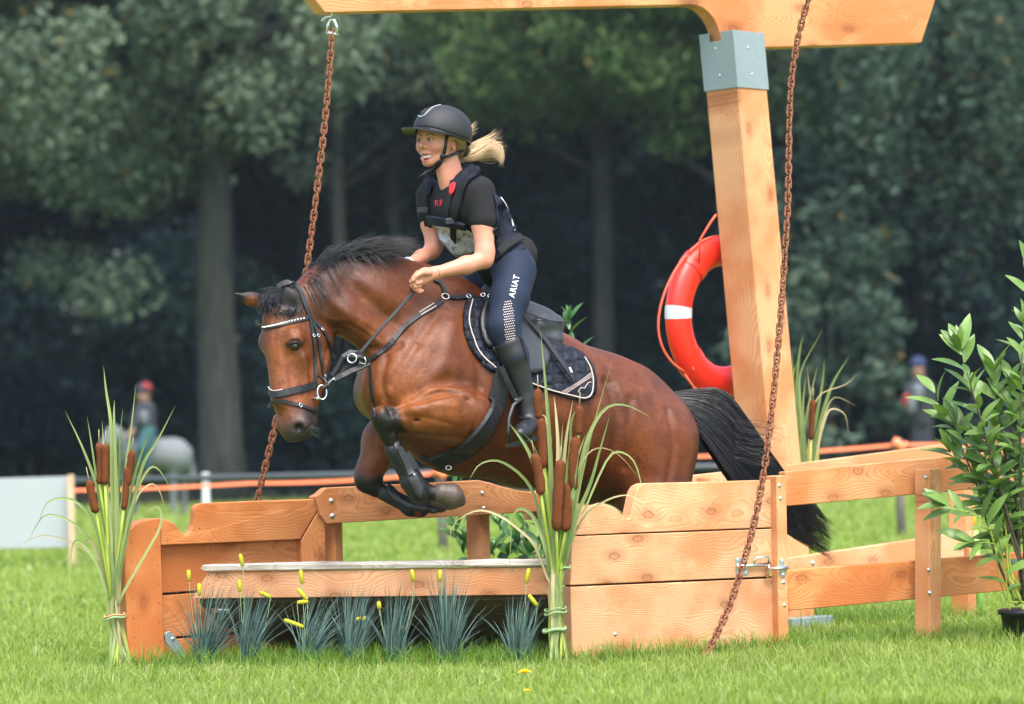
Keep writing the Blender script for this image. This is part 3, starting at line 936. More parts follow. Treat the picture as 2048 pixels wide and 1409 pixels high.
for k, (x, d) in enumerate(DARKSPOT):
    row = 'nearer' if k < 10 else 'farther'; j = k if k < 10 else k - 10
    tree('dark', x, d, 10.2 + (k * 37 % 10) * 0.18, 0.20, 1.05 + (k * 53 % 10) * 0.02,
         f'tree in the wood with leaf colour darkened for shade, {side[j]} from the left in the {row} row', k * 1.3, 0, 'dark trees deep in the wood')
def understory():
    rg = np.random.default_rng(5)
    C = []; R_ = []
    for k in range(720):
        d = rg.uniform(99, 107); x = rg.uniform(-42, 42)
        C.append((x, d, rg.uniform(0.2, 16))); R_.append(rg.uniform(1.6, 2.4))
    me = leaf_cloud(C, R_, 190, 0.42, SHADE_DARK, 77, 0, 0.9)
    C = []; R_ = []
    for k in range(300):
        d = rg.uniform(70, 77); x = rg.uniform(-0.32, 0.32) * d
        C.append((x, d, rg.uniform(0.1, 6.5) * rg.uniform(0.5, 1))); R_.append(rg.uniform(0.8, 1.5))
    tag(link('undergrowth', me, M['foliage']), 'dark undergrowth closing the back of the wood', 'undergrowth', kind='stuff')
    me = leaf_cloud(C, R_, 340, 0.15, SHADE_DARK, 78, 0, 0.9)
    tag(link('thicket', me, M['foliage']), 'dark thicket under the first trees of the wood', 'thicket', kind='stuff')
understory()
SHRUBS = [(1655, 56, 1.9, 2.8, WILLOW, 'hazy blue-green bush right of the leaning post'), (1760, 60, 1.5, 1.9, SHADE_DARK, 'low dark bush left of the far spectator'),
          (60, 62, 1.2, 1.4, SHADE_DARK, 'low dark bush behind the white board'), (640, 64, 1.3, 1.3, SHADE_DARK, 'low dark bush behind the horse head')]
for k, (x, d, rx, rz, tn, lb) in enumerate(SHRUBS):
    p = gp(x, d - DIST)
    t = empty('bush', p, lb, 'bush', 'bushes along the wood')
    me = crown_mesh(50 + k, rx, rz, 40, 0.6, 110, 0.12, tn); me.materials.append(M['foliage'])
    o = link('foliage', me); o.parent = t; o.location = (0, 0, rz * 0.95)
    for q in range(4):
        tube('stem', M['bark'], t, [p + Vector((0.1 * math.cos(q * 1.6), 0.1 * math.sin(q * 1.6), 0)) * (1 + 5 * s) + Vector((0, 0, s * rz)) for s in (0, 0.4, 0.8, 1.2)], [0.05, 0.04, 0.03, 0.015], 6)

# ------------------------------------------------------------------ course marking behind the fence
def course():
    b = empty('white_board', gp(140, 13.8), 'large blank white board on a wooden post behind the left cattails', 'board')
    top = [P(-170, 962, 13.8), P(136, 953, 13.8)]
    bot = [P(-170, 1102, 13.8), P(136, 1095, 13.8)]
    solid('panel', M['banner_white'], b, [top[0], top[1], bot[1], bot[0]], (0, 0.03, 0), (1, 0, 0), 0.002)
    g = gp(140, 13.75)
    hgt = P(140, 950, 13.75).z
    box_mesh('post', M['pale_batten'], b, g + Vector((0, 0, hgt / 2)), (0.028, 0, 0), (0, 0.028, 0), (0, 0, hgt / 2), udir=UP)
    g2 = gp(-165, 13.75)
    box_mesh('post', M['pale_batten'], b, g2 + Vector((0, 0, hgt / 2)), (0.028, 0, 0), (0, 0.028, 0), (0, 0, hgt / 2), udir=UP)
    # black rail on white posts
    r = empty('rail_fence', gp(410, 18.0), 'low black rail on white posts along the edge of the wood', 'fence')
    A, Bp = P(-150, 968, 18.0), P(1080, 941, 18.0)
    C = P(2250, 915, 18.0)
    tube('rail', M['rail_black'], r, [A, Bp, C], 0.028, 8)
    for x in (-100, 410, 1080, 1500, 2120):
        q = gp(x, 18.05); hh = A.z + (C.z - A.z) * (x + 150) / 2400 + 0.05
        box_mesh('post', M['white_paint'], r, q + Vector((0, 0, hh / 2)), (0.035, 0, 0), (0, 0.03, 0), (0, 0, hh / 2))
    # orange tape on stakes
    t = empty('course_tape', gp(700, 15.4), 'orange tape strung between stakes behind the obstacle', 'tape')
    kn = [(-60, 982), (500, 967), (880, 946), (1300, 915), (1796, 890), (2200, 868)]
    ps = [P(x, y, 15.4) for x, y in kn]
    for a, c in zip(ps[:-1], ps[1:]):
        pts = [a.lerp(c, u / 8) - Vector((0, 0, 0.10 * (u / 8) * (1 - u / 8))) for u in range(9)]
        strip('tape', M['orange_tape'], t, pts, [Vector((0, -1, 0.15))] * 9, 0.028, 0.002)
    for (x, y), p in zip(kn, ps):
        if x not in (880, 1796): continue
        q = gp(x, 15.43); hh = p.z + 0.06
        st = empty('tape_stake', q, {880: 'grey stake holding the tape behind the horse knees', 1796: 'grey-brown wooden stake with a tape knot, seen between the right rails', -60: 'grey stake outside the left edge', 2200: 'grey stake outside the right edge'}[x], 'stake', 'stakes for the orange tape')
        tube('post', M['stake_wood'], st, [q + Vector((0.01, 0, -0.1)), q + Vector((0, 0, hh * 0.5)), q + Vector((-0.01, 0, hh))], [0.045, 0.042, 0.04], 8)
        kv = tube('knot', M['orange_tape'], st, [p + Vector((-0.07, -0.05, -0.02)), p + Vector((-0.03, -0.07, 0.03)), p + Vector((0.03, -0.07, -0.03)), p + Vector((0.07, -0.05, 0.02))], [0.02, 0.045, 0.045, 0.02], 7)
    f = empty('marker_pole', gp(1945, 3.0), 'short yellow and lime marker pole behind the shrub', 'pole')
    q = gp(1950, 3.0)
    tube('lower_half', M['lime_paint'], f, [q, P(1948, 1062, 3.0)], 0.022, 10)
    tube('upper_half', M['yellow_paint'], f, [P(1948, 1062, 3.0), P(1937, 985, 3.0)], 0.020, 10)
course()

def air():
    """thin added haze over the field and in the wood"""
    lo, hi = Vector((-60, -4, -1.2)), Vector((60, 125, 27))
    v = [(x, y, z) for x in (lo.x, hi.x) for y in (lo.y, hi.y) for z in (lo.z, hi.z)]
    f = [(0, 1, 3, 2), (4, 6, 7, 5), (0, 4, 5, 1), (2, 3, 7, 6), (0, 2, 6, 4), (1, 5, 7, 3)]
    m = bpy.data.materials.new('haze_volume'); m.use_nodes = True; t = m.node_tree; t.nodes.clear()
    out = t.nodes.new('ShaderNodeOutputMaterial'); vol = t.nodes.new('ShaderNodeVolumePrincipled')
    vol.inputs['Color'].default_value = (0.72, 0.88, 0.95, 1); vol.inputs['Density'].default_value = HAZE
    vol.inputs['Anisotropy'].default_value = 0.2
    t.links.new(vol.outputs[0], out.inputs['Volume'])
    tag(link('haze', mesh_np('haze', v, f), m), 'thin haze added to lift the dark tones of the wood', 'haze', kind='stuff')
HAZE = 0.00030  # added haze volume; its scatter lifts the blacks in the wood
air()

# ------------------------------------------------------------------ the wooden bridge obstacle
wn_ = lambda x: (x - 1150) / 460 * 0.6
wf_ = lambda x: 0.6 + (x - 325) / 460 * 0.6
wb_ = lambda x: 0.55 - (x - 400) / 460 * 0.333
LATB = Vector((0.340, 0.940, 0)).normalized()
def near(pts, dw=0.0): return [P(x, y, wn_(x) + dw) for x, y in pts]
def far(pts, dw=0.0): return [P(x, y, wf_(x) + dw) for x, y in pts]
def beamp(pts, dw=0.0): return [P(x, y, wb_(x) + dw) for x, y in pts]
def curve(pts, n): return [tuple(q) for q in smooth_line(pts, n)]
FRONT_N = -LAT

def plank_wall():
    t = empty('plank_wall', gp(1350, wn_(1350)), 'low wall of three pale planks with a carved wave top, right of the tall cattails', 'wall')
    top = curve([(1145, 1046), (1158, 1024), (1178, 1013), (1205, 1010), (1228, 1016), (1243, 1029)], 10) + curve([(1246, 1033), (1254, 1039), (1260, 1034), (1265, 1012), (1271, 986), (1280, 972), (1292, 967)], 12) + [(1420, 964), (1552, 960)]
    solid('plank', M['larch_pale'], t, near(top + [(1552, 1055), (1146, 1071)]), LAT * 0.07, seed=3)
    solid('plank', M['larch_pale'], t, near([(1144, 1073.5), (1552, 1058), (1554, 1153), (1141, 1171)]), LAT * 0.07, seed=4)
    solid('plank', M['larch_pale'], t, near([(1141, 1174.5), (1554, 1157), (1558, 1296), (1146, 1345)]), LAT * 0.07, seed=9)
    p = near([(1553, 953), (1573, 951), (1578, 1298), (1558, 1300)], -0.055)
    post = solid('post', M['larch_post'], t, p, LAT * 0.12, UP)
    for x, y in ((1559, 972), (1561, 997), (1567, 1165), (1569, 1211)):
        bolt(post, P(x, y, wn_(x) - 0.055), FRONT_N, 0.0075)
    for x, y in ((1230, 1269), (1263, 1316)): bolt(t, P(x, y, wn_(x)), FRONT_N, 0.010)
    for y_ in (1066, 1166):
        solid('seam_backing', M['shade_board'], t, [p + LAT * 0.0725 for p in near([(1150, y_ - 14 + (3 if y_ < 1100 else 4)), (1548, y_ - 26), (1548, y_ + 4), (1150, y_ + 22)])], LAT * 0.012)  # added dark backing so the plank seams read as shaded gaps
    for x in (1200, 1480):
        c = P(x, 1175, wn_(x)) + LAT * 0.108
        box_mesh('batten', M['larch_deep'], t, c, AX * 0.05, LAT * 0.02, UP * 0.33, udir=UP)
    # draw bolt
    g = empty('gate_latch', P(1520, 1135, wn_(1520)), 'galvanised sliding bolt on the plank wall beside its post', 'latch')
    S = lambda x, y, dw: P(x, y, wn_(x) + dw)
    solid('back_plate', M['galvanised'], g, near([(1470, 1117), (1494, 1115), (1497, 1150), (1473, 1153)], -0.006), LAT * 0.005, bevel=0.001)
    tube('rod', M['bright_metal'], g, [S(1474, 1134, -0.02), S(1500, 1132, -0.02), S(1541, 1128, -0.022)], 0.0085, 10)
    tube('handle', M['bright_metal'], g, [S(1506, 1132, -0.02), S(1509, 1122, -0.035), S(1516, 1116, -0.04), S(1536, 1114, -0.04), S(1538, 1127, -0.022)], 0.0055, 8)
    tube('rod', M['bright_metal'], g, [S(1533, 1139, -0.026), S(1556, 1137, -0.075), S(1576, 1136, -0.072)], 0.0075, 10)
    tube('drop_pin', M['bright_metal'], g, [S(1538, 1128, -0.024), S(1537, 1140, -0.026), S(1535, 1157, -0.026)], 0.006, 8)
    k = solid('keeper_plate', M['galvanised'], g, near([(1560, 1119), (1569, 1118), (1571, 1154), (1562, 1155)], -0.062), LAT * 0.005, bevel=0.001)
    for x, y in ((1565, 1123), (1567, 1150), (1574, 1137)): bolt(k, P(x, y, wn_(x) - 0.063), FRONT_N, 0.005)
    for x, y in ((1476, 1121), (1492, 1146)): bolt(g, P(x, y, wn_(x) - 0.007), FRONT_N, 0.005)
plank_wall()

def rail_fence_near():
    t = empty('rail_fence', gp(1850, wn_(1850)), 'two-rail orange wooden fence running right from the plank wall', 'fence')
    solid('rail', M['larch'], t, near([(1571, 944), (2110, 893), (2110, 964), (1571, 1013)], 0.01), LAT * 0.055, seed=14)
    solid('rail', M['larch_deep'], t, near([(1574, 1141), (2110, 1100), (2110, 1173), (1577, 1222)], 0.01), LAT * 0.055, seed=17)
    c = lambda y: P(1845, y, wn_(1845) - 0.055)
    top = P(1843, 938, wn_(1843) - 0.06); b = gp(1851, wn_(1851) - 0.06)
    hgt = (top.z - b.z) / 2
    r2 = Matrix.Rotation(0.28, 3, 'Z')
    ax, ly = r2 @ AX * 0.047, r2 @ LAT * 0.042
    post = box_mesh('post', M['larch_post'], t, (top + b) / 2 - LAT * 0.01, ax, ly, Vector((0.012, 0, hgt)), 0.004, UP, 5)
    for x, y in ((1852, 955), (1853, 982), (1858, 1140), (1860, 1186)):
        pp = P(x, y, wn_(x) - 0.1)
        d = ray(x, y); n = -(r2 @ LAT); o = (top + b) / 2 - LAT * 0.01 - r2 @ LAT * 0.042
        s = (o - CAM_C).dot(n) / d.dot(n)
        bolt(post, CAM_C + d * s, n, 0.0085)
rail_fence_near()

def rail_fence_far():
    t = empty('rail_fence', gp(950, wf_(950)), 'wooden fence behind the horse with a bolted rail on a stout post', 'fence')
    o = [(629, 994), (640, 988), (648, 980), (655, 976), (760, 971), (888, 965), (957, 961)] + curve([(957, 961), (985, 967), (1015, 977), (1067, 986), (1110, 990)], 6)[1:]
    solid('rail', M['larch'], t, far(o + [(1110, 1022), (654, 1048), (640, 1030)], -0.02), LAT * 0.06, seed=21)
    solid('rail', M['larch_pale'], t, far([(1060, 985), (1400, 950), (1590, 929), (1932, 884), (1932, 944), (1590, 990), (1060, 1040)], 0.06), LAT * 0.06, seed=22)
    solid('rail', M['larch_pale'], t, far([(1480, 1128), (1600, 1114), (1945, 1063), (1945, 1130), (1600, 1180), (1480, 1196)], 0.0), LAT * 0.06, seed=23)
    def post(x, y, hw=0.042, mat='larch'):
        a = P(x, y, wf_(x) + 0.09); g = gp(x, wf_(x) + 0.09)
        return box_mesh('post', M[mat], t, (a + g) / 2, (Matrix.Rotation(0.5, 3, 'Z') @ AX) * hw, (Matrix.Rotation(0.5, 3, 'Z') @ LAT) * hw, Vector((0, 0, (a.z - g.z) / 2)), 0.004, UP)
    post(953, 985); post(1918, 905, 0.05); post(662, 1000, 0.035, 'larch_deep'); post(1400, 955)
    for x, y in ((663, 1002), (665, 1032), (964, 987), (967, 1017)): bolt(t, P(x, y, wf_(x) - 0.02), FRONT_N, 0.011)
    for x, y in ((1626, 1105 + 22), (1937, 1076)): bolt(t, P(x, y, wf_(x)), FRONT_N, 0.011)
rail_fence_far()

def carved_wing():
    t = empty('carved_wing', gp(450, wf_(450)), 'deep orange carved side wing with a rounded front post on the left', 'wing')
    post = curve([(248, 1078), (258, 1062), (275, 1048), (298, 1040), (320, 1037)], 8)
    solid('post', M['larch_deep'], t, [P(x, y, wf_(x) - 0.06) for x, y in post + [(331, 1352), (256, 1356)]], LAT * 0.11, UP, seed=31)
    for k in range(7):
        for x0 in (262, 314):
            x = x0 + k * 1.3; y = 1085 + k * 38 + (8 if x0 > 300 else 0)
            bolt(t, P(x, y, wf_(x) - 0.06), FRONT_N, 0.0022, 'strap_leather', 'screw')
    top = [(321, 1039)] + curve([(334, 1040), (350, 1049), (362, 1064), (371, 1071)], 7) + curve([(376, 1069), (385, 1057), (389, 1035), (390, 1020), (396, 1010), (408, 1007)], 9) + [(520, 1002), (648, 998)]
    solid('top_board', M['larch_deep'], t, far(top + [(601, 1079), (322, 1091)]), LAT * 0.05, seed=32)
    solid('stile', M['larch_deep'], t, far([(650, 1000), (652, 1150), (605, 1160), (603, 1081)]), LAT * 0.05, UP, seed=33)
    for k in range(5):
        bolt(t, P(428 + 52 * k, 1014 - k * 2.5, wf_(428 + 52 * k)), FRONT_N, 0.0022, 'strap_leather', 'screw')
        bolt(t, P(334 + 62 * k, 1083 - k * 2.5, wf_(334 + 62 * k)), FRONT_N, 0.0022, 'strap_leather', 'screw')
        bolt(t, P(614 + (k % 2) * 26, 1084 + k * 16, wf_(620)), FRONT_N, 0.0022, 'strap_leather', 'screw')
    for k, (ya, yb) in enumerate(((1086, 1183), (1186, 1272), (1275, 1352))):
        solid('panel_board', M['larch_deep'], t, far([(322, ya + 6 - (10 if k == 0 else 0)), (606, ya - 16), (606, yb - 16), (322, yb + 4)], 0.055), LAT * 0.03, seed=34 + k)
    solid('gap_backing', M['shade_board'], t, far([(324, 1092), (604, 1076), (604, 1330), (324, 1346)], 0.1), LAT * 0.012)  # added dark sheet; gives the gaps between panel boards their shade
    br = solid('bracket', M['galvanised_sheet'], t, [P(x, y, wf_(x) - 0.045) for x, y in ((329, 1268), (339, 1262), (352, 1275), (384, 1325), (372, 1336), (331, 1285))], LAT * 0.01, bevel=0.002)
    bolt(br, P(346, 1278, wf_(346) - 0.046), FRONT_N, 0.007)
carved_wing()

def log_beam():
    t = empty('log_beam', gp(740, wb_(740)), 'jump beam with a weathered grey top rail between the wing and the plank wall', 'jump beam')
    solid('fascia_board', M['larch_pale'], t, beamp([(415, 1145), (1093, 1134), (1096, 1190), (384, 1198)]), LATB * 0.05, P(1093, 1134, wb_(1093)) - P(415, 1145, wb_(415)), seed=41)
    rg = random.Random(6)
    up = [(404 + 57 * k, 1129.5 - 0.9 * k + rg.uniform(-1.6, 1.6)) for k in range(13)]; dn = [(1092 - 57 * k, 1132.5 + 0.92 * k + rg.uniform(-0.7, 0.7)) for k in range(13)]
    solid('top_rail', M['weathered_wood'], t, beamp([(400, 1139)] + up + dn, -0.018), LATB * 0.10, P(1093, 1134, wb_(1093)) - P(415, 1145, wb_(415)), 0.004, 43)
    # sloping boards under the beam, toned dark for its shade, down to the ground behind
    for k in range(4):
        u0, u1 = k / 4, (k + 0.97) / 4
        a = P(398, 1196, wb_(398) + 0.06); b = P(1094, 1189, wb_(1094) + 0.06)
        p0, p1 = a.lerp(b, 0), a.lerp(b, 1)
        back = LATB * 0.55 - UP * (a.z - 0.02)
        solid('ramp_board', M['shade_board'], t, [p0 + back * u0, p1 + back * u0, p1 + back * u1, p0 + back * u1], UP * -0.02 + LATB * -0.01, b - a)
    g0, g1 = gp(612, wb_(612) + 0.02), gp(868, wb_(868) + 0.02)
    solid('ground_sill', M['larch_deep'], t, [g0, g1, g1 + UP * 0.035, g0 + UP * 0.035], LATB * 0.06, g1 - g0)
    tube('tube_foot', M['bright_metal'], t, [P(424, 1219, wb_(424) + 0.1), P(459, 1221, wb_(459) + 0.1)], 0.014, 12)
    for x, y in ((571, 1160), (706, 1178), (716, 1156), (558, 1172)): bolt(t, P(x, y, wb_(x)), -LATB, 0.003, 'bright_metal', 'screw')
log_beam()

def drawbridge_tower():
    t = empty('drawbridge_tower', gp(1557, 2.4), 'leaning wooden gallows post with a metal cap and long overhead beam', 'tower')
    W0 = 2.4
    base = gp(1560, W0); top = P(1462, 60, W0)
    r2 = Matrix.Rotation(math.radians(43), 3, 'Z')
    e1, e2 = r2 @ Vector((1, 0, 0)), r2 @ Vector((0, 1, 0))
    hw = 0.111
    ax = (top - base)
    def sq(p, h): return [p - e1 * h - e2 * h, p + e1 * h - e2 * h, p + e1 * h + e2 * h, p - e1 * h + e2 * h]
    # post shaft, four upright timbers glued as one post
    shaft_top = base + ax * 0.965
    o = solid('post', M['larch_post'], t, sq(base, hw), shaft_top - base, UP.cross(e1), 0.006, 51)
    me = o.data
    co = np.empty(len(me.vertices) * 3, np.float32); me.vertices.foreach_get('co', co); co = co.reshape(-1, 3) - np.array(base)
    d = np.array(ax.normalized())
    bc = np.stack([co @ d + 3.1, co @ np.array(e1) + 0.03, co @ np.array(e2) + 0.05], 1)
    me.attributes['bc'].data.foreach_set('vector', bc.astype(np.float32).ravel())
    # sheet-metal cap: four sides, notched for the beam
    hc = hw + 0.006
    c0, c1 = base + ax * 0.898, base + ax * 0.993
    S0, S1 = sq(c0, hc), sq(c1, hc)
    for k in range(4):
        a, b, c, d2 = S0[k], S0[(k + 1) % 4], S1[(k + 1) % 4], S1[k]
        n = (b - a).cross(d2 - a).normalized()
        cen = (a + b + c + d2) / 4
        if n.dot(cen - (c0 + c1) / 2) < 0: n = -n
        if k in (3, 1):
            l, r = d2.lerp(c, 0.30), d2.lerp(c, 0.64)
            dn = (a - d2).normalized() * 0.045
            outl = [a, b, c, r, r + dn, l + dn, l, d2]
        else: outl = [a, b, c, d2]
        sh = solid('cap_plate', M['galvanised_sheet'], t, outl, -n * 0.003, bevel=0.0008)
        for u, v in ((0.5, 0.25), (0.45, 0.72)):
            q = a.lerp(b, u).lerp(d2.lerp(c, u), v)
            bolt(sh, q, n, 0.005, 'galvanised', 'screw')
    # overhead beam carried in the slot
    wt = lambda x: W0 + (x - 1470) / 460 * 0.6
    o = [(608, -14), (640, 28), (1000, 20), (1345, 13)] + curve([(1370, 12), (1392, 17), (1411, 33), (1424, 56), (1432, 84)], 8) + [(1434, 100), (1530, 98), (1831, 88), (1864, -14), (1884, -90), (1500, -95), (1300, -70), (640, -62), (596, -40)]
    solid('overhead_beam', M['larch'], t, [P(x, y, wt(x)) - LAT * 0.05 for x, y in o], LAT * 0.10, seed=61)
    a = P(1345, -75, wt(1345)); b = a - LAT * 1.42
    box_mesh('cross_yoke', M['larch'], t, (a + b) / 2, AX * 0.045, (b - a) / 2, UP * 0.04)
    ft = base
    box_mesh('foot_plate', M['galvanised_sheet'], t, ft + Vector((0.02, -0.05, 0.03)), e1 * 0.16, e2 * 0.16, UP * 0.028, 0.002)
    return b
YOKE = drawbridge_tower()

def chain_link():
    pts = []; L, Wd, r = 0.0225, 0.0125, 0.0052
    for k in range(7): a = math.pi * k / 6 - math.pi / 2; pts.append(Vector((Wd * math.sin(a) if False else Wd * math.cos(a + math.pi / 2), 0, L - Wd + 0.006 + Wd * math.sin(a + math.pi / 2))))
    for k in range(7): a = math.pi * k / 6 + math.pi / 2; pts.append(Vector((Wd * math.cos(a + math.pi / 2), 0, -(L - Wd + 0.006) + Wd * math.sin(a + math.pi / 2))))
    V = []; F = []; n = len(pts); s = 6
    for k in range(n):
        tg = (pts[(k + 1) % n] - pts[k - 1]).normalized(); nn = Vector((0, 1, 0)); b = tg.cross(nn)
        for j in range(s):
            a = 2 * math.pi * j / s; V.append(pts[k] + (nn * math.cos(a) + b * math.sin(a)) * r)
    for k in range(n):
        for j in range(s):
            F.append((k * s + j, k * s + (j + 1) % s, ((k + 1) % n) * s + (j + 1) % s, ((k + 1) % n) * s + j))
    me = mesh_np('link', V, F); me.materials.append(M['rust']); me.polygons.foreach_set('use_smooth', [True] * len(me.polygons))
    return me
LINK = chain_link()
def chain(pts, label, pitch=0.0355):
    L = smooth_line([tuple(p) for p in pts], 400)
    t = empty('rusty_chain', Vector(L[-1]), label, 'chain', 'rusty chains of the drawbridge')
    d = np.concatenate([[0], np.cumsum(np.linalg.norm(np.diff(L, axis=0), axis=1))])
    n = int(d[-1] / pitch)
    for k in range(n):
        s = (k + 0.5) * pitch
        p = Vector([np.interp(s, d, L[:, i]) for i in range(3)]); q = Vector([np.interp(min(s + 0.02, d[-1]), d, L[:, i]) for i in range(3)])
        r_ = Vector([np.interp(max(s - 0.02, 0), d, L[:, i]) for i in range(3)])
        z = (r_ - q).normalized()
        tw = (0.5 if k % 2 else 0.5 + math.pi / 2) + 0.18 * math.sin(k * 1.7) + 0.1 * math.sin(k * 0.31)
        x = Vector((math.cos(tw), math.sin(tw), 0)); x = (x - z * x.dot(z)).normalized(); y = z.cross(x)
        m = Matrix((x, y, z)).transposed().to_4x4(); m.translation = p
        o = bpy.data.objects.new('link', LINK); COL.objects.link(o)
        o.parent = t; o.matrix_parent_inverse = root_matrix(t).inverted(); o.matrix_basis = m
chain([YOKE + LAT * 0.09 - UP * 0.03, P(1588, 120, 1.02), P(1574, 440, 0.80), P(1550, 760, 0.55), P(1518, 1000, 0.36), P(1470, 1180, 0.20), P(1425, 1285, 0.05), P(1398, 1325, 0.0)], 'rusty chain hanging in front of the leaning post and plank wall')
chain([P(664, 62, 1.32), P(655, 190, 1.27), P(634, 380, 1.18), P(600, 620, 1.08), P(548, 860, 1.0), P(515, 1000, 0.97), P(508, 1060, 0.97)], 'rusty chain hanging behind the horse head on the left')
def shackle():
    t = empty('shackle', P(664, 45, 1.32), 'bright steel shackle under the left end of the overhead beam', 'shackle')
    Q = lambda x, y: P(x, y, 1.32)
    tube('hook', M['bright_metal'], t, [Q(643, 43), Q(651, 35), Q(662, 33), Q(664, 26), Q(665, 10)], 0.006, 8)
    tube('bow', M['bright_metal'], t, [Q(655, 66), Q(656, 50), Q(661, 40), Q(668, 40), Q(673, 52), Q(674, 70)], 0.007, 8)
    tube('pin', M['bright_metal'], t, [Q(652, 66), Q(664, 67), Q(677, 71)], 0.0065, 8)
shackle()

def lifebuoy():
    c = P(1447, 633, 2.56)
    t = empty('lifebuoy', c, 'red-orange lifebuoy hung on the leaning post with a pale band', 'lifebuoy')
    n = Vector((0.69, -0.72, 0.0)); n.normalize()
    tilt = Matrix.Rotation(0.06, 3, Vector((0, 1, 0)))
    n = tilt @ n; v = (tilt @ UP); u = v.cross(n).normalized(); v = n.cross(u)
    R0, rr, rd = 0.338, 0.079, 0.058
    def at(a, ro=0.0, z=0.0): return c + (u * math.cos(a) + v * math.sin(a)) * (R0 + ro) + n * z
    def arc(a0, a1, k, grow, name, mat):
        V = []; F = []
        for i in range(k + 1):
            a = a0 + (a1 - a0) * i / k
            for j in range(14):
                b = 2 * math.pi * j / 14
                V.append(at(a, math.cos(b) * (rr + grow), math.sin(b) * (rd + grow)))
        for i in range(k):
            for j in range(14): F.append((i * 14 + j, i * 14 + (j + 1) % 14, i * 14 + 14 + (j + 1) % 14, i * 14 + 14 + j))
        return link(name, mesh_np(name, V, F), M[mat], t, True)
    arc(0, 2 * math.pi, 72, 0, 'ring', 'buoy_shell')
    for q in range(3):
        a = math.pi * (1 + q * 2 / 3)
        arc(a - 0.085, a + 0.085, 4, 0.002, 'reflective_band', 'buoy_band')
    for q in range(4):
        b = math.pi / 2 * q + math.pi / 4
        arc(b - 0.10, b + 0.10, 4, 0.005, 'rope_holder', 'buoy_shell')
        pts = []
        for i in range(17):
            s = i / 16; aa = b + 0.02 + s * (math.pi / 2 - 0.04)
            pts.append(at(aa, rr + 0.012 + 0.055 * math.sin(math.pi * s) * (1.3 if q == 1 else 0.25), 0.02 + 0.012 * math.sin(7 * s)) - UP * 0.03 * math.sin(math.pi * s))
        tube('rope', M['buoy_rope'], t, pts, 0.0065, 7)
    tube('hanging_rope', M['buoy_rope'], t, [at(math.pi * 0.75, 0.03, 0.06), P(1400, 480, 2.3), P(1421, 445, 2.3), P(1432, 430, 2.32)], 0.0065, 7)
    tube('tail_rope', M['buoy_rope'], t, [at(math.pi * 1.25, 0.05, 0.05), P(1400, 762, 2.42), P(1405, 780, 2.42), P(1408, 800, 2.42)], 0.0065, 7)
lifebuoy()

# ------------------------------------------------------------------ plants
def leaf_blade(name, mat, parent, pts, width, fold=0.25, n=14, face=None, prof=None):
    """long reed leaf: ribbon with a folded middle"""
    L = smooth_line([tuple(p) for p in pts], n)
    V = []; F = []
    P_, T, _ = frames([Vector(q) for q in L])
    fc = Vector(face) if face is not None else Vector((random.uniform(-0.5, 0.5), -1, random.uniform(-0.2, 0.5)))
    for k, (p, t) in enumerate(zip(P_, T)):
        u = k / (n - 1)
        wd = width * (prof(u) if prof else (min(1, 0.55 + u * 1.6) * max(0.03, 1 - max(0, (u - 0.45) / 0.55) ** 1.8)))
        s = t.cross(fc); s = s.normalized() if s.length > 1e-6 else t.orthogonal().normalized()
        nn = s.cross(t).normalized()
        V += [p - s * wd / 2, p - nn * wd * fold, p + s * wd / 2]
    for k in range(n - 1):
        a = 3 * k; F += [(a, a + 1, a + 4, a + 3), (a + 1, a + 2, a + 5, a + 4)]
    return link(name, mesh_np(name, V, F), mat, parent, True)
def seed(parent, a, b, r, w):
    p, q = P(a[0], a[1], w), P(b[0], b[1], w + 0.01); d = q - p; R_ = px(r, w)
    pr = [(0, R_ * 0.3), (R_ * 0.35, R_ * 0.75)] + [(R_ * 0.9 + (d.length - R_ * 1.5) * k / 9, R_ * random.uniform(0.92, 1.06)) for k in range(10)] + [(d.length, R_ * 0.45)]
    o = lathe('seed_head', M['seed_head'], parent, p, d, pr, 14)
    sd = d.orthogonal().normalized(); co_ = np.array([list(v.co) for v in o.data.vertices])
    f_ = ((co_ - np.array(p)) @ np.array(d.normalized())) / d.length
    co_ += np.outer(np.sin(f_ * 3.1) * R_ * random.uniform(-0.5, 0.5), np.array(sd)) + np.random.default_rng(len(bpy.data.meshes)).normal(0, R_ * 0.035, co_.shape)
    o.data.vertices.foreach_set('co', co_.astype(np.float32).ravel())
    tube('spike', M['reed_leaf_dry'], parent, [p + (p - q).normalized() * 0.06, p], [0.0015, 0.003], 5)
    return q
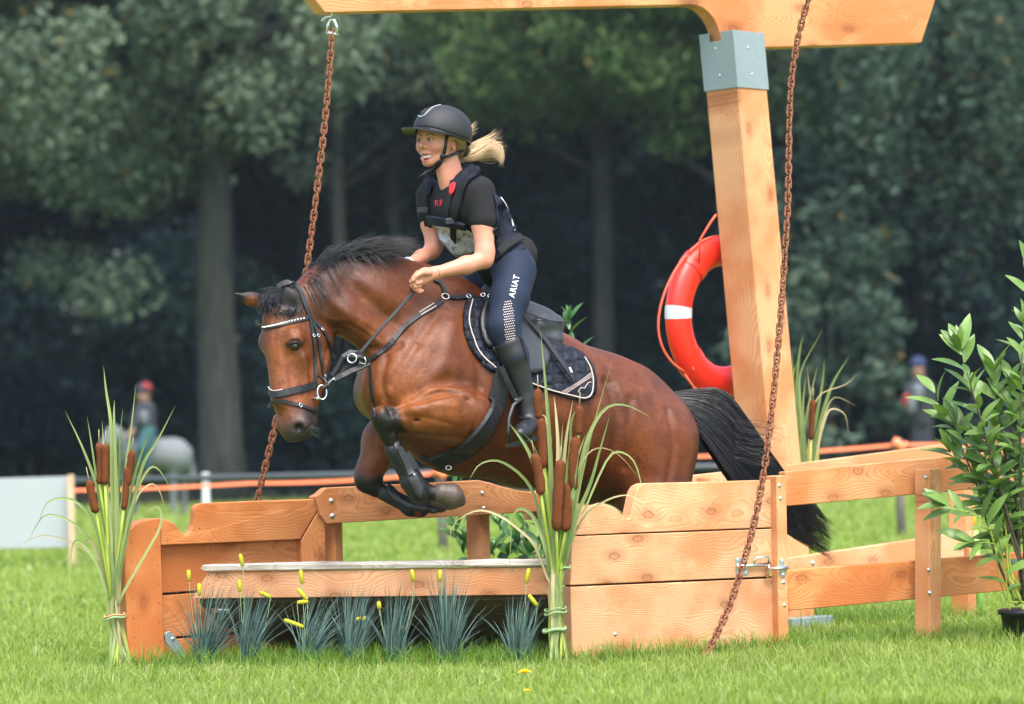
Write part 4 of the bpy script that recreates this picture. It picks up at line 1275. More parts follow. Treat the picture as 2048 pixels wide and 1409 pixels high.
def cattails(label, base, w, tie, leaves, heads, stalk_dx, ties, dry=(), group='bundles of cattails', extra=8, seed_=1):
    rg = random.Random(seed_)
    g = gp(base, w)
    t = empty('cattail_bundle', g, label, 'cattails', group)
    def dep(): return w + rg.uniform(-0.05, 0.05)
    tx, ty = tie
    for k, (pts, wd) in enumerate(leaves):
        d0 = dep(); tip = rg.uniform(-0.12, 0.10); m = len(pts)
        q = [P(x, y, d0 + tip * (i / m)) for i, (x, y) in enumerate(pts)]
        bx = base + rg.uniform(-1, 1) * stalk_dx
        b0 = gp(bx, d0); b0.z = 0.01
        tp = P(tx + rg.uniform(-10, 10), ty, w + rg.uniform(-0.03, 0.03))
        line = [b0, tp] + [x for x in reversed(q)] if pts[0][1] < pts[-1][1] and False else [b0, tp] + q
        leaf_blade('leaf', M['reed_leaf_dry' if k in dry else 'reed_leaf'], t, line, px(wd * 0.74, w), 0.22, 20)
    for a, b, r in heads:
        dw = w - 0.07 + rg.uniform(-0.03, 0.02)
        q = seed(t, a, b, r, dw)
        b0 = gp(base + rg.uniform(-1, 1) * stalk_dx, w + rg.uniform(-0.03, 0.03)); b0.z = 0.01
        tube('stalk', M['reed_stalk'], t, [Vector(x) for x in smooth_line([tuple(b0), tuple(P(tx + rg.uniform(-10, 10), ty, w)), tuple(q)], 10)], 0.0065, 7)
    for k in range(extra):
        b0 = gp(base + rg.uniform(-1, 1) * stalk_dx * 1.1, w + rg.uniform(-0.05, 0.05)); b0.z = 0.01
        a = rg.uniform(-1, 1)
        leaf_blade('leaf', M['reed_stalk' if k % 3 else 'reed_leaf_dry'], t, [b0, P(tx + rg.uniform(-11, 11), ty, w + rg.uniform(-.03, .03)), P(tx + a * 20, ty - 110, dep()), P(tx + a * 34, ty - 210 - rg.uniform(0, 90), dep())], px(rg.uniform(5, 8), w), 0.3, 14)
    for x0, x1, y, m_, th in ties:
        c = P((x0 + x1) / 2, y, w)
        
        rx = px((x1 - x0) / 2 + 3, w)
        tube('tie', M[m_], t, [c + Vector((math.cos(a) * rx, math.sin(a) * rx * 0.9, 0.004 * math.sin(3 * a) + 0.006 * math.cos(a))) for a in [2 * math.pi * i / 20 for i in range(21)]], th, 6)
    return t
R = lambda pts: list(pts)
cattails('bundle of cattails tied with twine against the left carved post', 232, 0.40, (229, 1233), [
    (R([(226, 1100), (224, 950), (222, 850), (212, 780), (207, 733)]), 11), (R([(238, 1080), (250, 950), (262, 860), (272, 768)]), 10), (R([(222, 1120), (207, 1038), (193, 970), (164, 893), (130, 822)]), 11),
    (R([(241, 1135), (262, 1030), (285, 932), (314, 883), (350, 813)]), 12), (R([(215, 1080), (198, 990), (183, 888), (174, 833)]), 8), (R([(240, 1120), (268, 1000), (296, 940), (318, 940), (345, 985)]), 7),
    (R([(214, 1183), (193, 1057), (159, 1009), (126, 997), (92, 1009), (72, 1062)]), 9), (R([(208, 1135), (169, 1067), (130, 1038), (87, 1033), (52, 1090)]), 8), (R([(212, 1150), (170, 1100), (101, 1072), (58, 1081), (2, 1115)]), 4),
    (R([(215, 1190), (190, 1120), (160, 1085), (146, 1090), (140, 1140), (138, 1200)]), 9), (R([(218, 1180), (196, 1110), (178, 1080), (170, 1100), (164, 1185)]), 8), (R([(241, 1197), (290, 1110), (319, 1057), (322, 1022), (309, 1014), (280, 1035)]), 8),
    (R([(230, 1100), (238, 980), (240, 880), (246, 815)]), 9), (R([(224, 1110), (216, 990), (208, 900), (204, 842)]), 8), (R([(240, 1100), (262, 980), (285, 900), (300, 860)]), 10), (R([(234, 1100), (232, 960), (228, 840), (229, 800)]), 12),
    (R([(242, 1110), (272, 1000), (302, 968), (320, 985), (330, 1020)]), 5), (R([(226, 1150), (216, 1060), (206, 980), (200, 900)]), 10)],
    [((198, 886), (199, 968), 8), ((211, 888), (210, 970), 8), ((263, 901), (252, 974), 8), ((178, 961), (192, 1026), 8.5), ((253, 935), (247, 1020), 6.5)], 24, [(212, 246, 1231, 'straw_tie', 0.005), (212, 247, 1236, 'twine', 0.006)], (8, 10, 16), 'bundles of cattails', 9, 3)
cattails('tall bundle of cattails tied against the left end of the plank wall', 1106, -0.10, (1110, 1200), [
    (R([(1106, 1050), (1100, 900), (1092, 780), (1081, 662)]), 14), (R([(1140, 1090), (1157, 985), (1172, 915), (1190, 840), (1226, 715)]), 8), (R([(1140, 1060), (1160, 940), (1178, 870), (1210, 818), (1250, 810), (1300, 834)]), 11),
    (R([(1130, 1110), (1150, 1040), (1180, 970), (1200, 900), (1220, 830)]), 12), (R([(1094, 1091), (1082, 989), (1061, 912), (1036, 870), (1017, 846)]), 12), (R([(1094, 1120), (1075, 1014), (1056, 967), (1026, 937), (992, 921), (958, 930), (939, 960)]), 9),
    (R([(1092, 1150), (1069, 1091), (1044, 1065), (1005, 1035), (967, 1021), (935, 1028), (903, 1056), (898, 1115)]), 7), (R([(1094, 1110), (1078, 1060), (1061, 1027), (1038, 1018), (1024, 1048), (1018, 1159)]), 11),
    (R([(1130, 1110), (1150, 1055), (1184, 1012), (1214, 1010), (1244, 1027), (1270, 1070)]), 6), (R([(1130, 1120), (1163, 1040), (1197, 1010), (1235, 993), (1269, 995), (1318, 1033)]), 6),
    (R([(1134, 1110), (1184, 985), (1218, 914), (1244, 905), (1269, 925), (1284, 975), (1299, 1058)]), 6), (R([(1130, 1060), (1150, 960), (1172, 912), (1201, 896), (1240, 912), (1282, 962)]), 4),
    (R([(1112, 1000), (1116, 900), (1112, 830), (1108, 792)]), 11), (R([(1122, 1000), (1132, 880), (1146, 800)]), 12), (R([(1128, 1000), (1140, 900), (1143, 842), (1160, 808)]), 10), (R([(1118, 1010), (1122, 900), (1126, 845)]), 9),
    (R([(1104, 1000), (1098, 900), (1092, 838), (1080, 830)]), 8), (R([(1134, 1020), (1152, 930), (1160, 850)]), 11), (R([(1130, 1040), (1142, 960), (1160, 900), (1172, 868)]), 9), (R([(1098, 1100), (1090, 1010), (1084, 940), (1066, 890), (1046, 866)]), 6),
    (R([(1128, 1090), (1138, 1020), (1150, 960), (1158, 905)]), 10), (R([(1100, 1080), (1094, 1000), (1100, 930), (1104, 870)]), 12)],
    [((1076, 778), (1078, 838), 8), ((1081, 836), (1085, 937), 9), ((1068, 908), (1082, 990), 10), ((1153, 873), (1147, 980), 10), ((1121, 920), (1113, 1061), 11), ((1138, 965), (1131, 1063), 10), ((1159, 812), (1157, 870), 8)], 22,
    [(1092, 1130, 1226, 'twine', 0.004), (1092, 1129, 1218, 'twine', 0.003), (1090, 1128, 1260, 'twine', 0.008), (1120, 1137, 1137, 'twine', 0.005)], (6, 8, 9, 11, 12, 13, 16, 17), 'bundles of cattails', 12, 8)
def straw_leaf():
    pass
cattails('clump of cattail leaves behind the right fence beside the leaning post', 1612, 2.75, (1612, 1120), [
    (R([(1606, 918), (1600, 800), (1603, 740), (1645, 660)]), 8), (R([(1600, 918), (1594, 780), (1600, 700), (1608, 668)]), 9), (R([(1628, 918), (1640, 850), (1664, 770), (1698, 714)]), 14), (R([(1618, 918), (1632, 840), (1646, 760), (1648, 720)]), 10),
    (R([(1604, 918), (1590, 800), (1584, 700)]), 10), (R([(1612, 918), (1606, 820), (1612, 750)]), 9), (R([(1616, 918), (1622, 840), (1640, 790), (1690, 770), (1715, 748)]), 4), (R([(1630, 930), (1650, 840), (1665, 818), (1690, 830), (1697, 868)]), 5),
    (R([(1634, 900), (1650, 830), (1670, 795), (1712, 812)]), 4), (R([(1596, 918), (1588, 830), (1586, 760), (1594, 720)]), 9), (R([(1622, 918), (1624, 830), (1618, 770), (1614, 735)]), 6), (R([(1600, 918), (1612, 840), (1624, 780), (1636, 730)]), 8)],
    [((1626, 800), (1622, 880), 6)], 18, [(1598, 1130, 1120, 'twine', 0.004)][:0], (6, 7, 8, 10), 'bundles of cattails', 6, 12)

LEAFM = {}
def laurel_mesh(key, mat):
    V = []; F = []; n = 7
    for k in range(n):
        u = k / (n - 1); wd = 0.5 * math.sin(math.pi * min(1, u * 0.96 + 0.03)) ** 0.85 * 0.33; z = -0.22 * u * u
        V += [(u, -wd, z + 0.05 * (wd / 0.15)), (u, 0, z), (u, wd, z + 0.05 * (wd / 0.15))]
    for k in range(n - 1):
        a = 3 * k; F += [(a, a + 1, a + 4, a + 3), (a + 1, a + 2, a + 5, a + 4)]
    me = mesh_np('leaf', V, F); me.materials.append(M[mat]); me.polygons.foreach_set('use_smooth', [True] * len(me.polygons))
    LEAFM[key] = me
laurel_mesh('bright', 'laurel_leaf'); laurel_mesh('shade', 'laurel_leaf_shaded')
def shrub(t, stems, key, size, rg, gap=0.052, first=0.25, face=None, limit=300):
    n = 0
    for pts, r0 in stems:
        L = smooth_line([tuple(p) for p in pts], 40)
        tube('stem', M['stem_bark' if r0 > 0.006 else 'reed_stalk'], t, [Vector(q) for q in L[::4]], [r0 * (1 - 0.7 * k / 10) for k in range(len(L[::4]))], 6)
        d = np.concatenate([[0], np.cumsum(np.linalg.norm(np.diff(L, axis=0), axis=1))]); s = d[-1] * first; k = 0
        while s < d[-1] + 0.001 and n < limit:
            p = Vector([np.interp(s, d, L[:, i]) for i in range(3)]); q = Vector([np.interp(min(d[-1], s + 0.03), d, L[:, i]) - np.interp(max(0, s - 0.03), d, L[:, i]) for i in range(3)]).normalized()
            tipw = (s / d[-1]) ** 3
            for rep in range(1 if s < d[-1] - gap else 4):
                a = k * 2.4 + rep * 1.6 + rg.uniform(-0.4, 0.4); k += 1
                side = q.orthogonal().normalized(); side.rotate(Matrix.Rotation(a, 3, q))
                X = (side * (1.0 - 0.45 * tipw) + q * (0.25 + 0.8 * tipw) + UP * rg.uniform(-0.15, 0.30)).normalized()
                Zv = (UP * 0.8 + q * 0.4 + Vector((rg.uniform(-.4, .4), rg.uniform(-1.2, -.1), 0))); Zv = (Zv - X * Zv.dot(X)).normalized(); Yv = Zv.cross(X)
                sc = size * rg.uniform(0.65, 1.2) * (0.75 if tipw > 0.95 else 1)
                m = Matrix((X * sc, Yv * sc, Zv * sc)).transposed().to_4x4(); m.translation = p
                o = bpy.data.objects.new('leaf', LEAFM[key]); COL.objects.link(o); o.parent = t; o.matrix_parent_inverse = root_matrix(t).inverted(); o.matrix_basis = m; n += 1
            s += gap * rg.uniform(0.7, 1.3)
def pot_shrub():
    rg = random.Random(2); w = 0.62
    g = gp(2056, w)
    t = empty('laurel_shrub', g + UP * 0.13, 'glossy green laurel shrub in a black pot at the right edge', 'shrub', 'laurel shrubs')
    c = empty('flower_pot', g, 'black plastic pot under the laurel shrub at the right edge', 'pot')
    lathe('wall', M['pot_plastic'], c, g, UP, [(0, 0.125), (0.002, 0.130), (0.14, 0.148), (0.142, 0.160), (0.162, 0.162), (0.164, 0.150), (0.14, 0.146)], 32)
    lathe('soil', M['soil'], c, g + UP * 0.135, UP, [(0, 0.142), (0.008, 0.12), (0.014, 0.01)], 20)
    b = lambda: (2050 + rg.uniform(-22, 22), 1205, w + rg.uniform(-0.05, 0.05))
    tips = [((1918, 690), (1985, 960), .009), ((1862, 770), (1950, 1000), .007), ((1985, 738), (2015, 980), .009), ((2046, 640), (2040, 950), .009), ((2062, 530), (2056, 900), .009), ((1900, 905), (1985, 1050), .006), ((1888, 1010), (1975, 1090), .005),
            ((1955, 880), (2005, 1040), .006), ((2020, 760), (2030, 1000), .008), ((1940, 1085), (2000, 1140), .005), ((1905, 840), (1975, 1020), .006), ((1945, 780), (1990, 990), .007), ((2000, 860), (2020, 1040), .006), ((2040, 820), (2045, 1000), .006), ((1975, 1010), (2010, 1100), .005), ((2030, 930), (2040, 1060), .006), ((1965, 930), (2005, 1060), .006)]
    st = []
    for (tx, ty), (mx, my), r in tips:
        b0 = b(); dw = rg.uniform(-0.16, 0.16)
        st.append(([P(*b0), P((b0[0] * 0.45 + mx * 0.55), my + 100, w + dw * 0.3), P(mx, my - 40, w + dw * 0.7), P(tx, ty, w + dw)], r))
    shrub(t, st, 'bright', 0.150, rg, 0.034, 0.42, limit=330)
    # second shrub behind the horse
    g = gp(1050, 2.35)
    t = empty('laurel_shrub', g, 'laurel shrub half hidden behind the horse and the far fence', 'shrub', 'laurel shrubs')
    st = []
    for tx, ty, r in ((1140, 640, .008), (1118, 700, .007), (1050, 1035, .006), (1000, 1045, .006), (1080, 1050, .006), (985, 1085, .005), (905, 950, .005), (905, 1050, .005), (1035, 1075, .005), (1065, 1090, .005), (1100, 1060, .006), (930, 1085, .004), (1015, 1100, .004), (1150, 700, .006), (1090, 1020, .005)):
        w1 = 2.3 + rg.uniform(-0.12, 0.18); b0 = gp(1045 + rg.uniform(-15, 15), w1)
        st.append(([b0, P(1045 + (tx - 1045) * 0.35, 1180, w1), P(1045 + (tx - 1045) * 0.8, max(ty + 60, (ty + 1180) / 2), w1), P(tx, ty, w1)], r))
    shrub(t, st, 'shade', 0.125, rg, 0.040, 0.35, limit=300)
pot_shrub()
def tufts():
    spikes = [((377, 1140), (378, 1162), 0), ((398, 1167), (399, 1192), 0), ((480, 1108), (486, 1134), 1), ((478, 1160), (480, 1184), 1), ((519, 1184), (541, 1195), 1), ((601, 1140), (605, 1168), 2), ((595, 1178), (615, 1201), 2), ((594, 1206), (617, 1203), 2),
              ((568, 1240), (608, 1255), 2), ((712, 1239), (734, 1237), 3), ((757, 1203), (759, 1219), 4), ((823, 1139), (828, 1163), 4), ((880, 1140), (880, 1164), 5), ((1058, 1137), (1052, 1166), 6), ((1057, 1190), (1075, 1213), 6), ((801, 1253), (808, 1258), 4)]
    cx = [(400, 1.0), (484, 1.08), (604, 0.88), (694, 0.82), (778, 1.12), (886, 1.02), (1024, 0.98)]
    words = ['leftmost, beside the carved wing', 'second from the carved wing', 'third from the carved wing', 'fourth from the carved wing, leaning wide', 'fifth from the carved wing', 'sixth from the carved wing', 'rightmost, beside the tall cattails']
    for k, (x, sc) in enumerate(cx):
        w = wb_(x) - 0.13; g = gp(x, w)
        t = empty('grass_tuft', g, f'blue-green tuft with yellow spikes under the beam, {words[k]}', 'grass tuft', 'blue-green tufts under the beam')
        n = int(120 + 90 * RNG.uniform()); skew = RNG.uniform(-1.0, 1.0)
        a = RNG.uniform(0, 2 * math.pi, n); r = RNG.uniform(0, 1, n) ** 0.6 * 0.035
        # tall thin blades fanning out
        lean = np.abs(RNG.normal(0.0, RNG.uniform(0.16, 0.34), n)) ; lean = np.where(RNG.uniform(0, 1, n) < 0.12, lean + 0.5, lean)
        h = RNG.uniform(0.14, 0.47, n) * sc * RNG.uniform(0.75, 1.12)
        V = np.zeros((n, 9, 3)); Cc = np.zeros((n, 9, 3))
        tone = RNG.uniform(0, 1, (n, 1))
        base = np.array([0.026, 0.068, 0.060]); tip = np.array([0.150, 0.240, 0.205]) * (0.5 + 0.8 * tone)
        dk = (RNG.uniform(0, 1, (n, 1)) < 0.35); tip = np.where(dk, np.array([0.018, 0.050, 0.048]), tip)
        fa = RNG.uniform(-0.6, 0.6, n)
        for j in range(5):
            u = j / 4
            px_ = g.x + skew * 0.10 * u ** 2 + np.cos(a) * (r + lean * h * u ** 1.6); py_ = g.y + np.sin(a) * (r * 0.7 + lean * h * u ** 1.6 * 0.7); pz = h * u * (1 - 0.35 * np.minimum(1, lean) * u)
            ww = 0.0030 * (1 - u * 0.85)
            if j < 4:
                V[:, 2 * j] = np.stack([px_ - ww * np.cos(fa), py_ - ww * np.sin(fa), pz], 1); V[:, 2 * j + 1] = np.stack([px_ + ww * np.cos(fa), py_ + ww * np.sin(fa), pz], 1)
                Cc[:, 2 * j] = base + (tip - base) * min(1, u * 1.6); Cc[:, 2 * j + 1] = Cc[:, 2 * j]
            else: V[:, 8] = np.stack([px_, py_, pz], 1); Cc[:, 8] = tip
        o = np.arange(n)[:, None] * 9; F = []
        for j in range(3): F += [np.concatenate([o + 2 * j, o + 2 * j + 1, o + 2 * j + 3], 1), np.concatenate([o + 2 * j, o + 2 * j + 3, o + 2 * j + 2], 1)]
        F.append(np.concatenate([o + 6, o + 7, o + 8], 1))
        me = mesh_np('blades', V.reshape(-1, 3), np.concatenate(F)); set_col(me, Cc.reshape(-1, 3))
        tag(link('blades', me, M['blue_grass'], t), kind='stuff')
        for a_, b_, kk in spikes:
            if kk != k: continue
            p, q = P(*a_, w - 0.02), P(*b_, w - 0.02)
            if q.z > p.z: p, q = q, p
            d = q - p; R_ = px(4.6)
            s = lathe('spike', M['yellow_spike'], t, p, d, [(0, R_ * 0.4), (R_ * 0.5, R_ * 0.9), (d.length * 0.5, R_), (d.length - R_ * 0.4, R_ * 0.9), (d.length, R_ * 0.4)], 8)
            mid = (q + g) / 2 + Vector(((q.x - g.x) * 0.25, 0, 0.03))
            tube('stalk', M['twine'], t, [Vector(x) for x in smooth_line([tuple(q), tuple(mid), tuple(g + UP * 0.01)], 7)], 0.0016, 5)
tufts()
def dandelions():
    for x, y, w, lb, r in ((1050, 1347, -1.05, 'yellow dandelion in front of the tall cattails', 0.028), (1054, 1383, -1.85, 'small yellow dandelion at the bottom edge', 0.016)):
        p = P(x, y, w); g = Vector((p.x, p.y, 0))
        t = empty('dandelion', g, lb, 'flower', 'dandelions in the lawn')
        V = []; F = []
        for ring, (n, rr, h) in enumerate(((16, r, 0.0), (14, r * 0.75, r * 0.18), (10, r * 0.45, r * 0.32))):
            for k in range(n):
                a = 2 * math.pi * k / n + ring; d = Vector((math.cos(a), math.sin(a), 0)); s = Vector((-math.sin(a), math.cos(a), 0)) * r * 0.16; o = len(V)
                V += [p - s * 0.4, p + s * 0.4, p + d * rr + s + UP * (h + 0.2 * r), p + d * rr - s + UP * (h + 0.2 * r)]; F.append((o, o + 1, o + 2, o + 3))
        link('petals', mesh_np('petals', V, F), M['dandelion'], t)
        tube('stalk', M['reed_stalk'], t, [g, p], 0.002, 6)
dandelions()

# ------------------------------------------------------------------ people far behind
def far_people():
    # rider on a grey pony
    w = 32.0
    b = Body()
    b.L((262, 908, w), (345, 910, w + .3), 30, 34, 10); b.B((352, 915, w + .3), 34, 10)
    b.L((262, 905, w), (228, 868, w - .2), 24, 17, 8); b.L((228, 868, w - .2), (204, 895, w - .3), 15, 9, 6)
    for x, dw in ((250, 0), (268, .35), (345, .2), (366, .55)): b.L((x, 925, w + dw), (x + 2, 985, w + dw), 12, 7, 6); b.L((x + 2, 985, w + dw), (x + 2, 1032, w + dw), 6, 7, 4)
    b.L((378, 900, w + .5), (384, 960, w + .5), 7, 9, 4)
    v, q = b.build(0.035, 1)
    t = empty('pony', gp(310, w), 'grey pony far behind the left cattails', 'pony')
    link('body', mesh_np('body', v, q), M['pony_grey'], t, True)
    b = Body(); b.B((287, 792, w), 14, 4); b.L((289, 805, w), (290, 818, w), 8, 9, 5); b.L((290, 825, w), (292, 868, w), 20, 19, 8); b.L((275, 828, w - .1), (268, 858, w - .2), 8, 6, 4); b.L((268, 858, w - .2), (258, 872, w - .3), 6, 5, 4)
    b.L((294, 872, w - .15), (284, 900, w - .35), 16, 12, 6); b.L((284, 900, w - .35), (292, 945, w - .35), 10, 8, 5); b.L((292, 872, w + .15), (284, 900, w + .4), 15, 12, 6); b.L((284, 900, w + .4), (292, 945, w + .4), 10, 8, 5)
    v, q = b.build(0.02, 1)
    r = empty('person', P(292, 870, w), 'far rider in dark clothes and a red-topped helmet on the grey pony', 'person')
    link('body', mesh_np('body', v, q), M['far_skin'], r, True)
    def cloth(name, mat, prims, vox=0.02):
        bb = Body()
        for p in prims: bb.L(*p)
        vv, qq = bb.build(vox, 1); link(name, mesh_np(name, vv, qq), M[mat], r, True)
    cloth('jacket', 'far_dark_cloth', [((290, 822, w), (292, 866, w), 22, 21, 8), ((274, 828, w - .1), (268, 858, w - .2), 10, 8, 4)])
    cloth('chest_panel', 'far_grey_cloth', [((288, 832, w - .18), (288, 842, w - .18), 10, 9, 4)], 0.015)
    cloth('breeches', 'far_teal_cloth', [((296, 868, w - .12), (285, 900, w - .38), 18, 14, 6), ((284, 900, w - .38), (292, 935, w - .38), 12, 10, 5)])
    cloth('helmet', 'far_dark_cloth', [((286, 781, w), (290, 780, w), 15, 15, 4)], 0.015)
    cloth('helmet_cover', 'far_red_cloth', [((291, 775, w - .03), (294, 776, w - .03), 10, 10, 4)], 0.015)
    # spectator on the right
    w = 36.0
    r = empty('person', gp(1840, w), 'far spectator in a blue cap standing left of the laurel shrub', 'person')
    b = Body(); b.B((1836, 740, w), 13, 4); b.L((1837, 750, w), (1838, 765, w), 7, 9, 4); b.L((1840, 775, w), (1842, 840, w), 22, 20, 8)
    b.L((1836, 840, w), (1834, 900, w), 13, 10, 5); b.L((1834, 900, w), (1834, 968, w), 9, 8, 5); b.L((1850, 840, w), (1852, 900, w), 13, 10, 5); b.L((1852, 900, w), (1853, 968, w), 9, 8, 5)
    b.L((1820, 776, w - .1), (1812, 805, w - .15), 8, 7, 4); b.L((1812, 805, w - .15), (1824, 822, w - .3), 6, 6, 4); b.L((1860, 776, w), (1866, 815, w), 8, 7, 4)
    v, q = b.build(0.025, 1); link('body', mesh_np('body', v, q), M['far_skin'], r, True)
    cloth('cap', 'navy_far', [((1834, 727, w), (1838, 727, w), 14, 14, 4)], 0.015)
    cloth('coat', 'far_dark_cloth', [((1840, 775, w), (1842, 840, w), 24, 22, 8), ((1819, 778, w - .1), (1812, 805, w - .15), 10, 9, 4), ((1861, 776, w), (1866, 815, w), 10, 8, 4)])
    cloth('trousers', 'far_dark_cloth', [((1836, 840, w), (1834, 962, w), 16, 11, 5), ((1850, 840, w), (1852, 962, w), 16, 11, 5)])
    cloth('bib', 'far_grey_cloth', [((1836, 780, w - .22), (1836, 790, w - .22), 12, 12, 5), ((1824, 805, w - .3), (1824, 818, w - .3), 9, 8, 4)], 0.015)
    cloth('sleeve', 'far_red_cloth', [((1814, 795, w - .2), (1811, 805, w - .2), 8, 8, 3)], 0.015)
plain('navy_far', (0.015, 0.025, 0.085), 0.8, 0, 0.2)
far_people()

# ------------------------------------------------------------------ the horse
HEADF = Vector((-0.70, -0.70, 0.02)).normalized()     # the way the face looks
HEADL = Vector((0.70, -0.70, 0.0)).normalized()       # towards the near cheek
def horse_body():
    b = Body()
    # trunk
    b.L((925, 770, .52), (1060, 814, .69), 162, 157, 20, LAT, 0.86)
    b.L((1060, 814, .69), (1185, 846, .86), 157, 134, 30, LAT, 0.88)
    b.L((1185, 850, .86), (1262, 880, .96), 138, 128, 30, LAT, 0.95)
    b.B((1298, 885, .92), 84, 34); b.B((1255, 870, 1.14), 86, 34)
    b.L((1165, 770, .84), (1255, 800, .96), 62, 70, 34)
    # shoulders and breast
    b.L((905, 640, .44), (805, 775, .22), 62, 84, 34)
    b.L((880, 650, .62), (778, 775, .52), 60, 66, 34)
    b.L((850, 745, .36), (930, 800, .5), 135, 150, 40, LAT, 0.86)
    b.B((756, 790, .40), 46, 30)
    b.L((935, 620, .54), (985, 655, .6), 42, 40, 40)          # withers
    # neck
    b.L((862, 655, .42), (748, 600, .28), 122, 93, 30, LAT, 0.66)
    b.L((748, 600, .28), (660, 596, .18), 93, 66, 24, LAT, 0.66)
    b.L((660, 596, .18), (606, 620, .12), 66, 52, 20, LAT, 0.80)
    b.L((840, 560, .40), (690, 533, .2), 26, 24, 24)          # crest
    b.L((690, 625, .12), (800, 720, .24), 30, 34, 26)         # jugular muscle
    # head
    b.L((594, 628, .10), (584, 700, .05), 50, 50, 16, HEADL, 0.88)
    b.L((584, 700, .05), (583, 790, -.01), 48, 36, 16, HEADL, 0.80)
    b.L((583, 790, -.01), (592, 848, -.05), 36, 33, 14, HEADL, 0.95)
    b.B((624, 682, .10), 48, 16, HEADL, 0.80)                  # jowl
    b.L((634, 725, .08), (612, 826, .0), 27, 21, 16)           # jaw
    b.B((541, 684, .06), 25, 22)                               # far brow
    b.B((588, 676, -.045), 20, 20)                             # near brow
    b.L((552, 640, .03), (566, 800, -.06), 28, 22, 16)         # face bone
    b.L((600, 718, -.03), (606, 765, -.03), 13, 8, 14)         # cheek bone
    b.B((604, 850, -.085), 17, 10); b.B((568, 848, -.04), 17, 12)   # nostril wings
    b.L((584, 866, -.07), (610, 862, -.06), 18, 15, 12)        # lips
    b.B((622, 846, -.01), 15, 10)                              # chin
    b.B((598, 857, -.118), 8.5, 5, op='cut')
    b.B((591, 696, -.095), 9, 10, op='cut')
    # far ear
    b.L((533, 606, .12), (500, 598, .10), 17, 14, 8, Vector((0, 1, 0)), 0.55)
    b.L((500, 598, .10), (467, 587, .08), 13, 2.5, 6, Vector((0, 1, 0)), 0.55)
    # near ear, opening towards the camera
    b.L((590, 620, .05), (580, 598, .03), 20, 21, 8, Vector((0, 1, 0)), 0.6)
    b.L((580, 598, .03), (566, 566, .02), 19, 5, 6, Vector((0, 1, 0)), 0.6)
    b.L((585, 612, -.015), (576, 592, -.02), 11, 10, 5, op='cut')
    # near foreleg
    b.L((928, 832, .15), (880, 826, .05), 60, 50, 12, LAT, 0.9)
    b.L((880, 826, .05), (797, 838, .0), 46, 26, 12)
    b.L((925, 858, .15), (845, 850, .03), 36, 27, 16)
    b.L((900, 806, .03), (830, 822, -.03), 24, 18, 12)
    b.B((771, 840, -.01), 27, 10); b.L((769, 838, -.01), (776, 868, .0), 23, 19, 10)
    b.B((760, 830, -.03), 17, 10)
    b.L((777, 874, .0), (822, 962, .03), 13.5, 13, 9)
    b.L((788, 880, .03), (832, 955, .05), 7, 7, 6)
    b.B((835, 975, .03), 23, 12); b.B((838, 988, .05), 17, 10)
    b.L((842, 981, .03), (868, 988, .04), 17, 14.5, 8); b.L((868, 988, .04), (886, 990, .05), 15, 19, 6)
    # far foreleg
    b.L((810, 850, .62), (768, 880, .56), 62, 44, 24)
    b.L((768, 885, .56), (738, 945, .50), 37, 29, 18)
    b.B((736, 961, .48), 27, 10); b.L((736, 958, .48), (752, 976, .48), 23, 17, 10)
    b.L((755, 981, .48), (822, 1012, .46), 13, 13, 9)
    b.B((836, 1016, .46), 18, 10)
    b.L((838, 1014, .46), (868, 1002, .50), 17, 18, 10)
    # hind legs behind the planks
    b.L((1290, 890, .90), (1306, 1005, .82), 100, 76, 30)
    b.L((1306, 1005, .82), (1385, 1120, 1.02), 66, 32, 20)
    b.B((1392, 1128, 1.04), 30, 14)
    b.L((1392, 1130, 1.04), (1368, 1225, .98), 22, 18, 14)
    b.B((1364, 1236, .98), 21, 10); b.L((1364, 1238, .98), (1344, 1268, .94), 17, 20, 10); b.L((1344, 1268, .94), (1338, 1282, .92), 22, 27, 8)
    b.L((1240, 890, 1.16), (1240, 1000, 1.14), 92, 70, 30)
    b.L((1240, 1000, 1.14), (1318, 1105, 1.32), 62, 30, 20)
    b.B((1324, 1112, 1.32), 28, 14)
    b.L((1324, 1112, 1.32), (1300, 1205, 1.26), 21, 17, 14)
    b.B((1296, 1216, 1.26), 20, 10); b.L((1296, 1218, 1.26), (1280, 1244, 1.22), 17, 19, 10); b.L((1280, 1244, 1.22), (1274, 1258, 1.2), 21, 26, 8)
    b.L((1150, 965, .84), (1215, 930, .90), 40, 60, 36)        # flank fold
    # creases that part the muscles
    b.L((900, 786, .02), (810, 800, -.08), 9, 5, 22, op='cut')
    b.L((860, 690, .00), (800, 650, .02), 8, 7, 34, op='cut')
    b.L((760, 690, .02), (690, 660, -.02), 9, 7, 24, op='cut')        # throat groove
    b.L((900, 850, .02), (830, 838, -.04), 4, 3, 10, op='cut')
    b.L((600, 740, -.16), (604, 790, -.14), 7, 5, 14, op='cut')       # hollow of the cheek
    return b
HB = horse_body()
HV, HQ = HB.build(0.009, 2)
HBVH = bvh_of((HV, HQ))
def normals_of(v, q):
    n = np.cross(v[q[:, 2]] - v[q[:, 0]], v[q[:, 3]] - v[q[:, 1]]); N = np.zeros_like(v)
    for k in range(4): np.add.at(N, q[:, k], n)
    return N / np.maximum(1e-12, np.linalg.norm(N, axis=1, keepdims=True))
